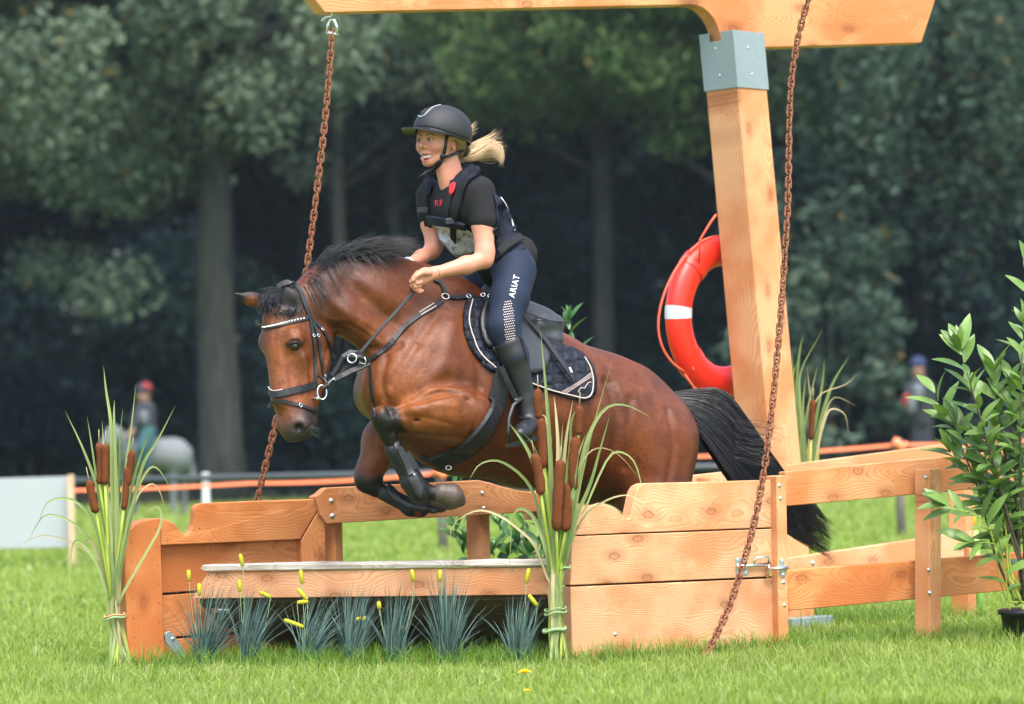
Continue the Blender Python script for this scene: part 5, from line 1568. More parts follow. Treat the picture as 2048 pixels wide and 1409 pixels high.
def sculpt(v, q, bvh, strokes):
    """press grooves and raise ridges along photo lines on the near side; (points, mm, radius mm)"""
    N = normals_of(v, q); D = np.zeros(len(v))
    for pts, amp, r in strokes:
        L = smooth_line(pts, 24) if len(pts) > 1 else np.array(pts, float); r *= 0.001
        hp = [hit(bvh, x, y)[0] for x, y in L]; hp = np.array([list(p) for p in hp if p is not None])
        if len(hp) == 0: continue
        lo_, hi_ = hp.min(0) - 3 * r, hp.max(0) + 3 * r
        m = np.where(((v > lo_) & (v < hi_)).all(1))[0]
        d = np.full(len(m), 9.0)
        for p in hp: d = np.minimum(d, np.linalg.norm(v[m] - p, axis=1))
        D[m] += amp * 0.001 * np.exp(-(d / r) ** 2)
    return v + N * D[:, None]
STROKES = [([(792, 814), (830, 800), (870, 785), (905, 782), (935, 797)], -20, 13), ([(805, 806), (870, 774), (915, 772)], 7, 20), ([(800, 832), (860, 838), (905, 850)], -4, 10), ([(820, 818), (870, 810), (915, 812)], 4, 18),
    ([(790, 862), (850, 872), (925, 878)], -8, 14), ([(940, 800), (952, 840), (942, 880)], -10, 14),
    ([(885, 612), (852, 660), (812, 722), (782, 770)], -10, 24), ([(935, 640), (958, 720), (958, 790)], -13, 28), ([(905, 650), (890, 720), (850, 770)], 9, 34), ([(880, 745), (905, 735)], 8, 40),
    ([(772, 715), (762, 770), (782, 825)], -14, 20), ([(735, 740), (725, 790)], 6, 22), ([(745, 835), (760, 800)], -6, 14),
    ([(684, 660), (722, 690), (765, 700), (800, 690)], -11, 18), ([(690, 560), (745, 610), (800, 655), (830, 690)], -8, 26), ([(650, 590), (690, 625), (730, 650)], 7, 22), ([(720, 560), (790, 600), (850, 630)], 7, 32), ([(640, 640), (660, 655), (690, 662)], -7, 9), ([(640, 628), (668, 640), (700, 640)], 4, 8),
    ([(700, 650), (730, 668), (752, 690)], -4, 6), ([(712, 640), (742, 660), (765, 680)], -4, 6),
    ([(1216, 765), (1238, 830), (1230, 900), (1198, 965)], -24, 34), ([(1205, 740), (1222, 745)], 12, 34), ([(1262, 800), (1258, 860), (1250, 935)], -13, 22), ([(1290, 780), (1300, 850), (1300, 930)], 8, 38), ([(1335, 820), (1348, 890), (1336, 965)], -9, 20), ([(1180, 735), (1230, 750), (1290, 775)], -6, 16),
    ([(930, 925), (1000, 945), (1080, 962)], -9, 18), ([(1010, 850), (1020, 930)], -4, 12), ([(1050, 850), (1062, 940)], -4, 12), ([(1092, 850), (1106, 940)], -4, 12), ([(1130, 860), (1145, 940)], -4, 12), ([(1190, 800), (1200, 880), (1180, 940)], -10, 34),
    ([(606, 706), (612, 740), (614, 768)], 6, 8), ([(596, 715), (602, 750), (606, 790)], -6, 9), ([(556, 690), (566, 740), (574, 790)], 4, 7), ([(572, 712), (582, 760), (588, 800)], -4, 9), ([(656, 690), (650, 725), (636, 760)], -5, 9), ([(640, 660), (662, 690)], 5, 14),
    ([(575, 686), (584, 679), (596, 678), (604, 686)], 6, 7), ([(592, 662)], -7, 12), ([(578, 703), (590, 706), (602, 702)], 3, 5), ([(550, 630), (548, 680)], -4, 10), ([(586, 850), (592, 843), (602, 843), (610, 852), (606, 864)], 4, 5), ([(598, 872), (612, 862), (626, 846)], -6, 4), ([(620, 780), (604, 800), (592, 812)], 2.5, 4), ([(560, 812), (575, 818), (582, 834)], 3, 7),
    ([(842, 822), (868, 806), (905, 800)], 3, 4), ([(860, 700), (850, 740), (826, 770)], 2.5, 4), ([(1270, 900), (1290, 940), (1285, 990)], 2.5, 4), ([(760, 818), (752, 838), (758, 862)], -3, 6), ([(784, 825), (786, 850), (784, 868)], -5, 7)]
HV = sculpt(HV, HQ, HBVH, STROKES)
HBVH = bvh_of((HV, HQ))
def project(v):
    c = (v - _C) @ _R
    return np.stack([c[:, 0] / -c[:, 2] * FPX + 1024, -c[:, 1] / -c[:, 2] * FPX + 704.5], 1), -c[:, 2] - DIST
def sstep(a, b, x): t = np.clip((x - a) / (b - a), 0, 1); return t * t * (3 - 2 * t)
def paint_horse(me):
    q, w = project(HV); x, y = q[:, 0], q[:, 1]
    bay = np.array([0.168, 0.053, 0.015]); warm = np.array([0.26, 0.092, 0.022]); deep = np.array([0.048, 0.013, 0.007]); blk = np.array([0.011, 0.011, 0.013]); grey = np.array([0.042, 0.038, 0.036])
    c = np.tile(bay, (len(HV), 1))
    def mixin(col, f): 
        nonlocal c
        c = c * (1 - f[:, None]) + np.array(col) * f[:, None]
    def near_seg(a, b):
        A = np.array(P(*a)); Bv = np.array(P(*b)); d = Bv - A
        t = np.clip(((HV - A) @ d) / (d @ d), 0, 1)
        return np.linalg.norm(HV - A - t[:, None] * d, axis=1), t
    d, _ = near_seg((880, 820, .03), (800, 830, -.02)); mixin(warm, 0.8 * (1 - sstep(.05, .22, d)))
    d, _ = near_seg((585, 660, 0), (590, 800, 0)); mixin(warm, 0.75 * (1 - sstep(.05, .2, d)))
    d, _ = near_seg((700, 700, .1), (820, 780, .1)); mixin(warm, 0.35 * (1 - sstep(.05, .3, d)))
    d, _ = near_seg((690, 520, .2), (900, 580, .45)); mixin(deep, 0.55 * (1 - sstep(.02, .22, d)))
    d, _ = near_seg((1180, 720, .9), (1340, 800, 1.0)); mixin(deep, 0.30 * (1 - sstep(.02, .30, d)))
    d, _ = near_seg((860, 930, .4), (1060, 985, .7)); mixin(deep, 0.45 * (1 - sstep(.02, .18, d)))  # belly shading darkened into the coat colour
    d, _ = near_seg((790, 870, .5), (740, 940, .46)); mixin(warm, 0.6 * (1 - sstep(.06, .16, d)))
    # black points
    for a, bb, r0, r1 in (((772, 848, -.01), (776, 872, .0), .070, .100), ((777, 876, .0), (840, 985, .03), .06, .075), ((842, 978, .03), (925, 1003, .07), .08, .09),
                          ((735, 967, .48), (752, 984, .48), .058, .085), ((755, 982, .48), (890, 1010, .5), .07, .085),
                          ((1392, 1128, 1.04), (1338, 1282, .92), .08, .14), ((1324, 1112, 1.32), (1274, 1258, 1.2), .08, .14)):
        d, _ = near_seg(a, bb); mixin(blk, 1 - sstep(r0, r1, d))
    d, _ = near_seg((800, 905, .03), (792, 880, .035)); mixin((0.16, 0.085, 0.035), 0.9 * (1 - sstep(.010, .028, d)))
    for a, bb in (((886, 1000, .03), (888, 980, .03)),):
        d, _ = near_seg(a, bb); mixin((0.055, 0.040, 0.030), 0.8 * (1 - sstep(.03, .05, d)))
    d, _ = near_seg((598, 880, -.1), (612, 850, -.06)); mixin(grey, 1 - sstep(.045, .13, d))
    d, _ = near_seg((598, 857, -.11), (598, 857.5, -.11)); mixin(blk, 1 - sstep(.012, .028, d))
    d, _ = near_seg((592, 694, -.1), (588, 696, -.1)); mixin((0.020, 0.014, 0.012), 1 - sstep(.020, .052, d))
    d, _ = near_seg((478, 590, .08), (466, 587, .08)); mixin(blk, 1 - sstep(.02, .06, d))
    d, _ = near_seg((470, 583, .08), (528, 590, .11)); mixin(blk, 0.85 * (1 - sstep(.008, .024, d)))
    d, _ = near_seg((583, 608, -.01), (566, 566, .0)); mixin((0.012, 0.010, 0.010), 1 - sstep(.04, .075, d))
    d, _ = near_seg((545, 618, .05), (610, 608, .08)); mixin(blk, 0.9 * (1 - sstep(.03, .07, d)))
    set_col(me, c)
HORSE = empty('horse', gp(1050, 0.7), 'bay horse with black mane and legs, leaping over the jump beam', 'horse')
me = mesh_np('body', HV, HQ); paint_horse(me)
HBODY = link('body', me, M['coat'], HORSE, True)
def hoof(prims):
    b = Body()
    for p in prims: b.L(*p)
    v, q = b.build(0.006, 1)
    return link('hoof', mesh_np('hoof', v, q), M['hoof_horn'], HORSE, True)
plain('hoof_horn', (0.062, 0.042, 0.030), 0.5, 0, 0.45, 25, 0.5, 60)
def horse_details():
    hoof([((884, 988, .045), (903, 993, .06), 22, 25, 6), ((903, 1000, .06), (921, 1003, .075), 21, 11, 6), ((903, 984, .06), (919, 995, .075), 17, 9, 6)])
    hoof([((864, 1003, .49), (880, 1006, .51), 20, 20, 6), ((880, 1006, .51), (894, 1010, .53), 18, 8, 6)])
    p, n = hit(HBVH, 590, 695)
    v, f = [], []
    eye = Body(); eye.ball(p - n * 0.010, 0.0205)
    ev, eq = eye.build(0.003, 1)
    e = link('eye', mesh_np('eye', ev, eq), M['eye_dark'], HORSE, True)
    strap('eyelid', M['horse_hair'], e, HBVH, [(573, 692), (582, 685), (592, 683), (602, 687)], 0.010, 0.004, 0.005, 10)
    rg = random.Random(4)
    # mane: thrown up and back from the crest
    cv = []; rad = []
    crest = [(600, 585, .12), (625, 558, .15), (655, 535, .18), (685, 520, .21), (715, 511, .24), (740, 508, .27), (762, 509, .30)]
    C = smooth_line(crest, 60)
    for k in range(2600):
        u = rg.random() ** 0.9
        i = min(59, int(u * 59)); base = C[i]
        sp = rg.uniform(-0.055, 0.055)
        b0 = np.array(P(base[0] + rg.uniform(-5, 5), base[1] + rg.uniform(0, 14), base[2])) + np.array(LAT) * sp
        h = (0.088 * math.sin(math.pi * min(1, 0.20 + u * 0.95)) + 0.025) * rg.uniform(0.45, 1.15)
        back = rg.uniform(0.05, 0.22) * (0.5 + math.sin(math.pi * min(1, u + 0.15)))
        if u < 0.33: back *= 0.4
        if u > 0.75: h *= 0.35; back *= 0.6
        w1 = rg.uniform(-1, 1) * 0.03
        p1 = b0 + np.array([0.25 * back, w1 * .4, h * 0.55]); p2 = b0 + np.array([0.72 * back, w1, h * (0.88)]); p3 = b0 + np.array([back * 1.15, w1 * 1.6, h * rg.uniform(0.6, 1.12)])
        if rg.random() < (0.16 if u < 0.3 else 0.06):   # lies on the near side of the neck
            s = rg.uniform(0.05, 0.15) * (0.5 if 0.35 < u else 1.0)
            p1 = b0 + np.array([0.015, -0.05, 0.03]); p2 = b0 + np.array([0.05, -0.085, 0.0 - s * 0.3]); p3 = b0 + np.array([0.09, -0.10, -s])
        cv.append([b0, p1, p2, p3]); rad.append(rg.uniform(0.0007, 0.0018))
    strands('mane', M['mane_hair'], HORSE, cv, rad, 9, 3)
    # forelock over the brow
    cv = []; rad = []
    for k in range(480):
        x0, y0 = (rg.uniform(528, 560), rg.uniform(586, 608)) if k % 5 < 2 else (rg.uniform(552, 604), 606 + rg.uniform(0, 8))
        x1 = x0 - rg.uniform(-4, 20) if x0 < 560 else x0 + rg.uniform(-34, 6)
        b0 = np.array(P(x0, y0, .07 + rg.uniform(-.02, .03)))
        p1 = np.array(P((x0 + x1) / 2, y0 + 14, .0 + rg.uniform(-.03, .05))); p2 = np.array(P(x1, y0 + rg.uniform(16, 32), -.035 + rg.uniform(-.02, .05)))
        cv.append([b0, p1, p2]); rad.append(rg.uniform(0.0010, 0.0022))
    for k in range(60):
        x0, y0 = rg.uniform(520, 575), rg.uniform(578, 600)
        b0 = np.array(P(x0, y0 + 14, .08)); cv.append([b0, b0 + np.array([rg.uniform(-.02, .03), 0, .03]), b0 + np.array([rg.uniform(0, .08), 0, rg.uniform(.03, .07)])]); rad.append(0.002)
    strands('forelock', M['mane_hair'], HORSE, cv, rad, 8, 3)
    # tail: sweeps back, drops and ends in loose tips
    cv = []; rad = []
    for k in range(3600):
        a = rg.uniform(-1, 1); b2 = rg.uniform(-1, 1)
        e = rg.uniform(0.5, 1.0); ph = rg.uniform(0, 6.28); wv = rg.uniform(3, 11)
        path = [(1342 + 10 * b2, 800 + 12 * a, 1.06), (1395, 825 + 42 * a + 6 * b2, 1.14 + .05 * b2), (1450, 868 + 78 * a + 8 * b2, 1.2 + .09 * b2), (1500, 930 + 80 * a + 8 * b2, 1.24 + .10 * b2),
                (1572, 1006 + 58 * a, 1.30 + .08 * b2), (1628, 1052 + 46 * a + 8 * b2, 1.34 + .06 * b2), (1676 + 14 * b2, 1094 + 30 * a + rg.uniform(-10, 10), 1.36)]
        L = smooth_line(path, 30)[: max(8, int(30 * e))]
        L[:, 1] += wv * np.sin(np.linspace(0, 9, 30)[:len(L)] + ph) * np.linspace(0, 1, 30)[:len(L)]
        L[:, 0] += wv * 0.8 * np.cos(np.linspace(0, 7, 30)[:len(L)] + ph) * np.linspace(0, 1, 30)[:len(L)]
        cv.append([np.array(P(*q)) for q in L[:: max(1, len(L) // 8)]]); rad.append(rg.uniform(0.0008, 0.0024))
    for k in range(40):
        y0 = rg.uniform(850, 930); cv.append([np.array(P(1470, y0 - 10, 1.12)), np.array(P(1510 + rg.uniform(0, 20), y0 + rg.uniform(-15, 10), 1.08)), np.array(P(1545 + rg.uniform(0, 40), y0 + rg.uniform(-25, 25), 1.08))]); rad.append(0.0009)
    strands('tail', M['mane_hair'], HORSE, cv, rad, 10, 3)
    # whiskers
    cv = []
    for k in range(7):
        p, n = hit(HBVH, rg.uniform(612, 630), rg.uniform(850, 868))
        if p is None: continue
        cv.append([np.array(p), np.array(p) + np.array([0.02, -0.02, -0.01 + rg.uniform(-.01, .01)]), np.array(p) + np.array([0.05, -0.03, -0.025 + rg.uniform(-.02, .02)])])
    if cv: strands('whiskers', M['pony_grey'], HORSE, cv, 0.0006, 5, 3)
horse_details()

# ------------------------------------------------------------------ tack on the horse
def ring_at(name, mat, parent, c, n, rx, ry, r, up=UP, sides=7, seg=20):
    n = Vector(n).normalized(); u = Vector(up).cross(n).normalized(); v = n.cross(u)
    V = []; F = []
    for k in range(seg):
        a = 2 * math.pi * k / seg; q = Vector(c) + u * math.cos(a) * rx + v * math.sin(a) * ry; o = (u * math.cos(a) + v * math.sin(a)).normalized()
        for j in range(sides):
            b = 2 * math.pi * j / sides; V.append(q + (o * math.cos(b) + n * math.sin(b)) * r)
    for k in range(seg):
        for j in range(sides): F.append((k * sides + j, k * sides + (j + 1) % sides, ((k + 1) % seg) * sides + (j + 1) % sides, ((k + 1) % seg) * sides + j))
    return link(name, mesh_np(name, V, F), mat, parent, True)
def bridle():
    t = empty('bridle', P(620, 700, 0), 'black leather bridle with a white beaded browband on the horse head', 'bridle')
    LE = M['strap_leather']
    strap('headpiece', LE, t, HBVH, [(556, 574), (570, 567), (584, 567), (597, 577), (607, 600), (618, 630)], 0.026, 0.004, 0.005)
    bb = [(515, 640), (518, 650), (530, 655), (550, 652), (572, 647), (606, 638), (621, 632)]
    br = strap('browband', LE, t, HBVH, bb, 0.022, 0.003, 0.006)
    pp, nn = lay(HBVH, bb[1:-1], 26, 0.010)
    bead = Body(); bead.ball((0, 0, 0), 0.0046); bv, bq = bead.build(0.0016, 1)
    bm_ = mesh_np('bead', bv, bq); bm_.materials.append(M['jewel'])
    for p in pp:
        o = bpy.data.objects.new('bead', bm_); COL.objects.link(o); o.parent = br; o.matrix_parent_inverse = root_matrix(br).inverted(); o.location = p
    strap('cheekpiece', LE, t, HBVH, [(619, 632), (625, 671), (629, 705), (631, 741), (630, 768)], 0.015, 0.003, 0.005)
    strap('cheekpiece', LE, t, HBVH, [(622, 636), (634, 671), (639, 705), (644, 736), (647, 758)], 0.014, 0.005, 0.005)
    strap('throat_lash', LE, t, HBVH, [(623, 638), (642, 659), (653, 675), (662, 700), (667, 718)], 0.013, 0.004, 0.005)
    strap('noseband', LE, t, HBVH, [(541, 780), (546, 788), (558, 789), (575, 785), (607, 777), (634, 768)], 0.033, 0.003, 0.008)
    strap('noseband_edge', M['piping'], t, HBVH, [(541, 774), (546, 781), (556, 782), (566, 780)], 0.004, 0.010, 0.003, 10)
    strap('flash_strap', LE, t, HBVH, [(539, 816), (545, 807), (556, 803), (570, 804), (597, 811), (630, 823)], 0.016, 0.003, 0.006)
    p, n = hit(HBVH, 599, 811)
    ring_at('buckle', M['bright_metal'], t, p + n * 0.010, n, 0.009, 0.011, 0.0018, UP, 6, 4)
    for x, y in ((626, 672), (635, 672), (643, 660), (648, 752)):
        p, n = hit(HBVH, x, y)
        if p is not None: ring_at('buckle', M['bright_metal'], t, p + n * 0.010, n, 0.008, 0.008, 0.0016, UP, 6, 4)
    p, n = hit(HBVH, 632, 784)
    bc = P(644, 785, -.06)
    ring_at('bit_ring', M['bright_metal'], t, bc, Vector((0.35, -0.9, 0.1)), 0.021, 0.031, 0.003)
    tube('mouthpiece', M['bright_metal'], t, [bc + Vector((-0.012, 0.0, -0.026)), P(630, 797, -.04), P(612, 796, .02)], 0.006, 8)
    # reins: near one through the martingale ring to the hand
    A = [P(647, 776, -.06), P(668, 756, -.05), P(690, 737, -.04), P(712, 716, -.02), P(760, 660, .02), P(800, 616, .07), P(832, 577, .12)]
    L = smooth_line([tuple(q) for q in A], 30)
    strip('rein', LE, t, [Vector(q) for q in L], [Vector((-0.45, -0.85, 0.2))] * 30, 0.017, 0.004)
    for k in range(6):
        q = Vector(L[2 + k * 2]); tube('rein_grip', M['black_leather'], t, [q - (Vector(L[3 + k * 2]) - q) * 0.4, q + (Vector(L[3 + k * 2]) - q) * 0.4], 0.0075, 7)
    strip('rein', LE, t, [P(662, 745, .16), P(680, 708, .20), P(686, 680, .24), P(690, 672, .26)], [Vector((-0.45, -0.85, 0.2))] * 4, 0.016, 0.004)
    strip('rein', LE, t, [P(795, 545, .42), P(803, 556, .38), P(822, 568, .22), P(836, 578, .14)], [Vector((-0.2, -0.6, 0.8))] * 4, 0.016, 0.004)
    tube('bit_rubber', M['black_leather'], t, [P(636, 752, -.03), P(650, 760, -.05), P(655, 772, -.055), P(648, 780, -.06)], [0.006, 0.008, 0.008, 0.005], 7)
bridle()
def breastplate():
    t = empty('breastplate', P(735, 724, .05), 'black leather breastplate with steel rings across the horse shoulder', 'breastplate')
    LE = M['strap_leather']
    strap('shoulder_strap', LE, t, HBVH, [(884, 602), (862, 618), (838, 632), (810, 655), (780, 689), (755, 711), (738, 724)], 0.024, 0.004, 0.006, 30)
    strap('elastic_inset', M['piping'], t, HBVH, [(870, 614), (855, 624), (842, 632)], 0.004, 0.011, 0.002, 8)
    strap('elastic_inset', M['piping'], t, HBVH, [(866, 609), (851, 619), (838, 627)], 0.004, 0.011, 0.002, 8)
    strap('wither_strap', LE, t, HBVH, [(890, 592), (886, 577), (878, 566), (866, 561)], 0.022, 0.006, 0.006, 12)
    strap('saddle_strap', LE, t, HBVH, [(893, 595), (910, 598), (930, 596), (948, 594)], 0.018, 0.008, 0.006, 12)
    for x, y, r in ((889, 596, 0.017), (934, 596, 0.012)):
        p, n = hit(HBVH, x, y)
        if p is None: p, n = P(x, y, .3), Vector((0, -1, 0))
        ring_at('ring', M['bright_metal'], t, p + n * 0.014, n, r, r * 0.8, 0.0028)
    strap('chest_strap', LE, t, HBVH, [(738, 724), (742, 742), (744, 780), (747, 812), (750, 835)], 0.018, 0.004, 0.005, 20)
    # martingale pieces free in front of the chest
    c = P(738, 726, -.02)
    strip('martingale_fork', LE, t, [c, P(722, 735, -.03), P(704, 742, -.05), P(684, 752, -.06), P(668, 760, -.06)], [Vector((-0.3, -0.9, 0.2))] * 5, 0.026, 0.006)
    strip('martingale_fork', LE, t, [c, P(728, 714, -.03), P(716, 706, -.04), P(700, 704, -.05), P(686, 714, -.06), P(675, 736, -.06), P(664, 752, -.06)], [Vector((-0.3, -0.9, 0.2))] * 7, 0.020, 0.006)
    tube('pad', M['black_leather'], t, [P(690, 722, -.04), P(704, 714, -.05), P(722, 716, -.05), P(734, 724, -.03)], [0.008, 0.013, 0.013, 0.008], 9)
    ring_at('ring', M['bright_metal'], t, P(704, 717, -.085), Vector((-0.2, -0.95, 0.1)), 0.020, 0.020, 0.0028)
    tube('hook', M['bright_metal'], t, [P(719, 726, -.08), P(731, 729, -.08), P(732, 721, -.08), P(728, 714, -.08)], 0.0026, 7)
    tube('hook', M['bright_metal'], t, [P(655, 771, -.085), P(660, 763, -.085), P(668, 757, -.085), P(671, 762, -.085)], 0.0026, 7)
breastplate()
def saddle_cloth():
    t = empty('saddle_cloth', P(1060, 720, .3), 'navy quilted saddle cloth with pale piping and a stitched corner', 'saddle cloth')
    out = [(934, 596), (926, 625), (926, 660), (938, 695), (957, 722), (982, 745), (1010, 752), (1050, 766), (1095, 784), (1140, 798), (1170, 803), (1186, 790), (1189, 765), (1183, 738), (1168, 716), (1146, 700), (1110, 688), (1060, 664), (1010, 625), (975, 600)]
    drape('cloth', M['pad'], t, HBVH, out, 0.016, 0.012, 8)
    pw = 0.0055
    strap('piping', M['piping'], t, HBVH, [(941, 602), (935, 630), (937, 662), (950, 694), (968, 718), (988, 737)], pw, 0.017, 0.003, 20)
    strap('piping', M['piping'], t, HBVH, [(1060, 768), (1100, 782), (1140, 792), (1164, 797), (1177, 789), (1181, 765), (1176, 740), (1164, 718)], pw, 0.017, 0.003, 26)
    for dx in (0, 4, 8):
        strap('stitch_line', M['piping'], t, HBVH, [(1120 + dx * 1.1, 785 + dx * 0.3), (1150, 768 + dx * 0.7), (1178, 748 + dx)], 0.0025, 0.0175, 0.002, 10)
    strap('squiggle', M['piping'], t, HBVH, [(1151, 786), (1157, 777), (1163, 779), (1166, 775), (1171, 768), (1177, 767)], 0.003, 0.0175, 0.002, 16)
    # girth under the belly
    g = empty('girth', P(940, 890, .3), 'broad black girth strap under the horse belly', 'girth')
    strap('band', M['neoprene'], g, HBVH, [(1004, 742), (996, 790), (980, 838), (950, 880), (915, 908), (872, 925)], [0.085 + 0.010 * math.sin(k / 29 * math.pi) for k in range(30)], 0.004, 0.014, 30)
    strap('edge_stitch', M['strap_leather'], g, HBVH, [(1014, 775), (1000, 835), (970, 884), (930, 915)], 0.006, 0.020, 0.003, 20)
    strap('strap', M['strap_leather'], g, HBVH, [(880, 922), (860, 918), (840, 912)], 0.022, 0.006, 0.006, 10)
    p, n = hit(HBVH, 894, 934)
    p = P(896, 936, .36) if p is None else p
    ring_at('ring', M['bright_metal'], g, P(897, 936, .30), Vector((0, -1, 0.2)), 0.012, 0.009, 0.003)
saddle_cloth()
def saddle():
    t = empty('saddle', P(1040, 640, .55), 'black leather jumping saddle under the rider', 'saddle')
    b = Body()
    b.L((985, 590, .60), (1010, 622, .62), 26, 40, 20, LAT, 1.0)
    b.L((1010, 625, .62), (1075, 655, .70), 40, 44, 20)
    b.L((1078, 650, .52), (1106, 654, .58), 17, 19, 14); b.L((1106, 654, .58), (1110, 648, .80), 19, 19, 14)
    b.L((1060, 668, .50), (1108, 680, .56), 15, 17, 10); b.L((1108, 680, .56), (1110, 680, .86), 17, 17, 10)
    v, q = b.build(0.008, 2)
    link('seat', mesh_np('seat', v, q), M['saddle_leather'], t, True)
    drape('flap', M['saddle_leather'], t, HBVH, [(968, 604), (960, 640), (968, 680), (985, 712), (1002, 735), (1030, 748), (1063, 750), (1086, 741), (1093, 715), (1086, 690), (1066, 668), (1040, 645), (1010, 618)], 0.036, 0.012, 8)
    drape('knee_roll', M['black_leather'], t, HBVH, [(962, 603), (952, 640), (958, 678), (972, 700), (984, 690), (978, 650), (976, 610)], 0.045, 0.02, 7)
    s0 = [(1028, 643), (1050, 662), (1080, 692), (1110, 730), (1136, 764)]
    strap('stirrup_leather', M['strap_leather'], t, HBVH, s0, 0.026, 0.046, 0.006, 24)
    strap('leather_tag', M['white_paint'], t, HBVH, [(1126, 744), (1131, 753)], 0.010, 0.054, 0.002, 6)
    strap('seat_seam', M['strap_leather'], t, HBVH, [(1030, 646), (1060, 660), (1090, 668), (1122, 672)], 0.008, 0.07, 0.004, 12)
    for x, y in ((966, 590), (980, 592)):
        ring_at('saddle_ring', M['bright_metal'], t, P(x, y, .36), Vector((0, -1, 0.3)), 0.010, 0.008, 0.002)
saddle()
def tendon_boots():
    def shell(segs, label, plate, bv_extra=None, strapline=None, hinge=None):
        b = Body()
        for s in segs: b.L(*s)
        v, q = b.build(0.006, 2)
        t = empty('tendon_boot', P(*segs[0][0]), label, 'leg boot', 'boots on the horse forelegs')
        link('sleeve', mesh_np('sleeve', v, q), M['neoprene'], t, True)
        bv = bvh_of((v, q))
        drape('plate', M['boot_plastic'], t, bv, plate, 0.009, 0.010, 5)
        if strapline: strap('closing_strap', M['boot_plastic'], t, bv, strapline, 0.034, 0.014, 0.006, 14)
        if hinge: 
            p, n = hit(bv, *hinge)
            if p is not None: bolt(t, p + n * 0.02, n, 0.004, 'bolt_head', 'stud')
        return t, bv
    t, bv = shell([((787, 900, .01), (822, 962, .03), 17.5, 17.5, 7), ((824, 964, .03), (838, 986, .03), 24, 22, 8), ((799, 903, .03), (834, 957, .05), 11, 12, 6)],
          'black plastic tendon boot on the near foreleg', [(786, 886), (797, 884), (806, 900), (826, 935), (842, 962), (848, 985), (842, 996), (832, 993), (822, 975), (806, 940), (790, 910)], None, [(795, 897), (808, 922), (822, 952)], (827, 953))
    strip('hook_patch', M['neoprene'], t, [P(812, 905, -.01), P(824, 925, -.005), P(832, 938, .0)], [Vector((0.3, -0.9, 0.3))] * 3, 0.032, 0.008)
    shell([((768, 986, .47), (822, 1014, .46), 16, 16, 7), ((822, 1014, .46), (842, 1018, .46), 20, 17, 8)],
          'black plastic tendon boot on the far foreleg', [(775, 968), (790, 980), (810, 1000), (835, 1010), (868, 1016), (872, 1024), (860, 1026), (820, 1018), (790, 1003), (774, 985)])
tendon_boots()

# ------------------------------------------------------------------ the rider
RFH = Vector((-0.64, -0.77, 0)).normalized(); RLH = Vector((0.77, -0.64, 0)).normalized()
HC = P(874, 285, .45); U1 = px(1, .45)
def H(f, l, u): return HC + RFH * (f * U1) + RLH * (l * U1) + UP * (u * U1)
def rider_head():
    b = Body()
    def lm(a, c, ra, rb, k=6, flat=None, f=1.0, op='add'): b.limb(H(*a), H(*c), ra * U1, rb * U1, k * U1, flat, f, op)
    lm((-6, 0, 12), (-4, 0, 10), 45, 45, 6, RLH, 0.84)
    lm((12, 0, 10), (16, 0, -24), 31, 23, 10, RLH, 0.92)
    lm((16, 0, -30), (30, 0, -41), 14, 9, 9)
    lm((6, 20, -29), (27, 5, -40), 8, 7, 8); lm((6, -20, -29), (27, -5, -40), 8, 7, 8)
    for s in (-1, 1):
        lm((31, 10 * s, 12), (27, 20 * s, 10), 6.5, 5, 6)            # brow
        lm((26, 16 * s, -10), (14, 23 * s, -8), 13, 10, 8)          # cheek
        lm((42, 4.5 * s, -12), (40, 5 * s, -12), 3.6, 3.4, 3)        # nose wing
        lm((40, 16.5 * s, 3), (40, 11.5 * s, 3), 3.6, 3.6, 5, op='cut')  # eye hollow
        lm((-8, 35 * s, -2), (-10, 36 * s, -14), 8, 5, 3, RLH, 0.5)  # ear
    lm((-5, 39, -3), (-6, 39, -9), 3.5, 2.5, 3, op='cut')
    lm((39, 0, 6), (49, 0, -8), 3.4, 4.6, 4)                         # nose
    lm((49, 0, -9), (50, 0, -10), 4.6, 4.2, 3)
    lm((37, -9, -25), (41, 0, -22.5), 2.6, 3.2, 3); lm((41, 0, -22.5), (37, 9, -25), 3.2, 2.6, 3)
    lm((36, -8, -33), (40, 0, -36), 2.6, 3.6, 3); lm((40, 0, -36), (36, 8, -33), 3.6, 2.6, 3)
    lm((39, -7, -28.5), (39, 8, -28.5), 2.8, 2.8, 2.5, op='cut')
    b.L((893, 322, .48), (908, 378, .50), 25, 27, 12)
    b.L((884, 335, .44), (898, 380, .46), 12, 16, 12)
    return b
HEADB = rider_head(); HDV, HDQ = HEADB.build(0.0024, 1); HDBVH = bvh_of((HDV, HDQ))
def arm(pts, hand):
    b = Body()
    for (a, ra), (c, rc) in zip(pts[:-1], pts[1:]): b.L(a, c, ra, rc, 9)
    hand(b)
    return b
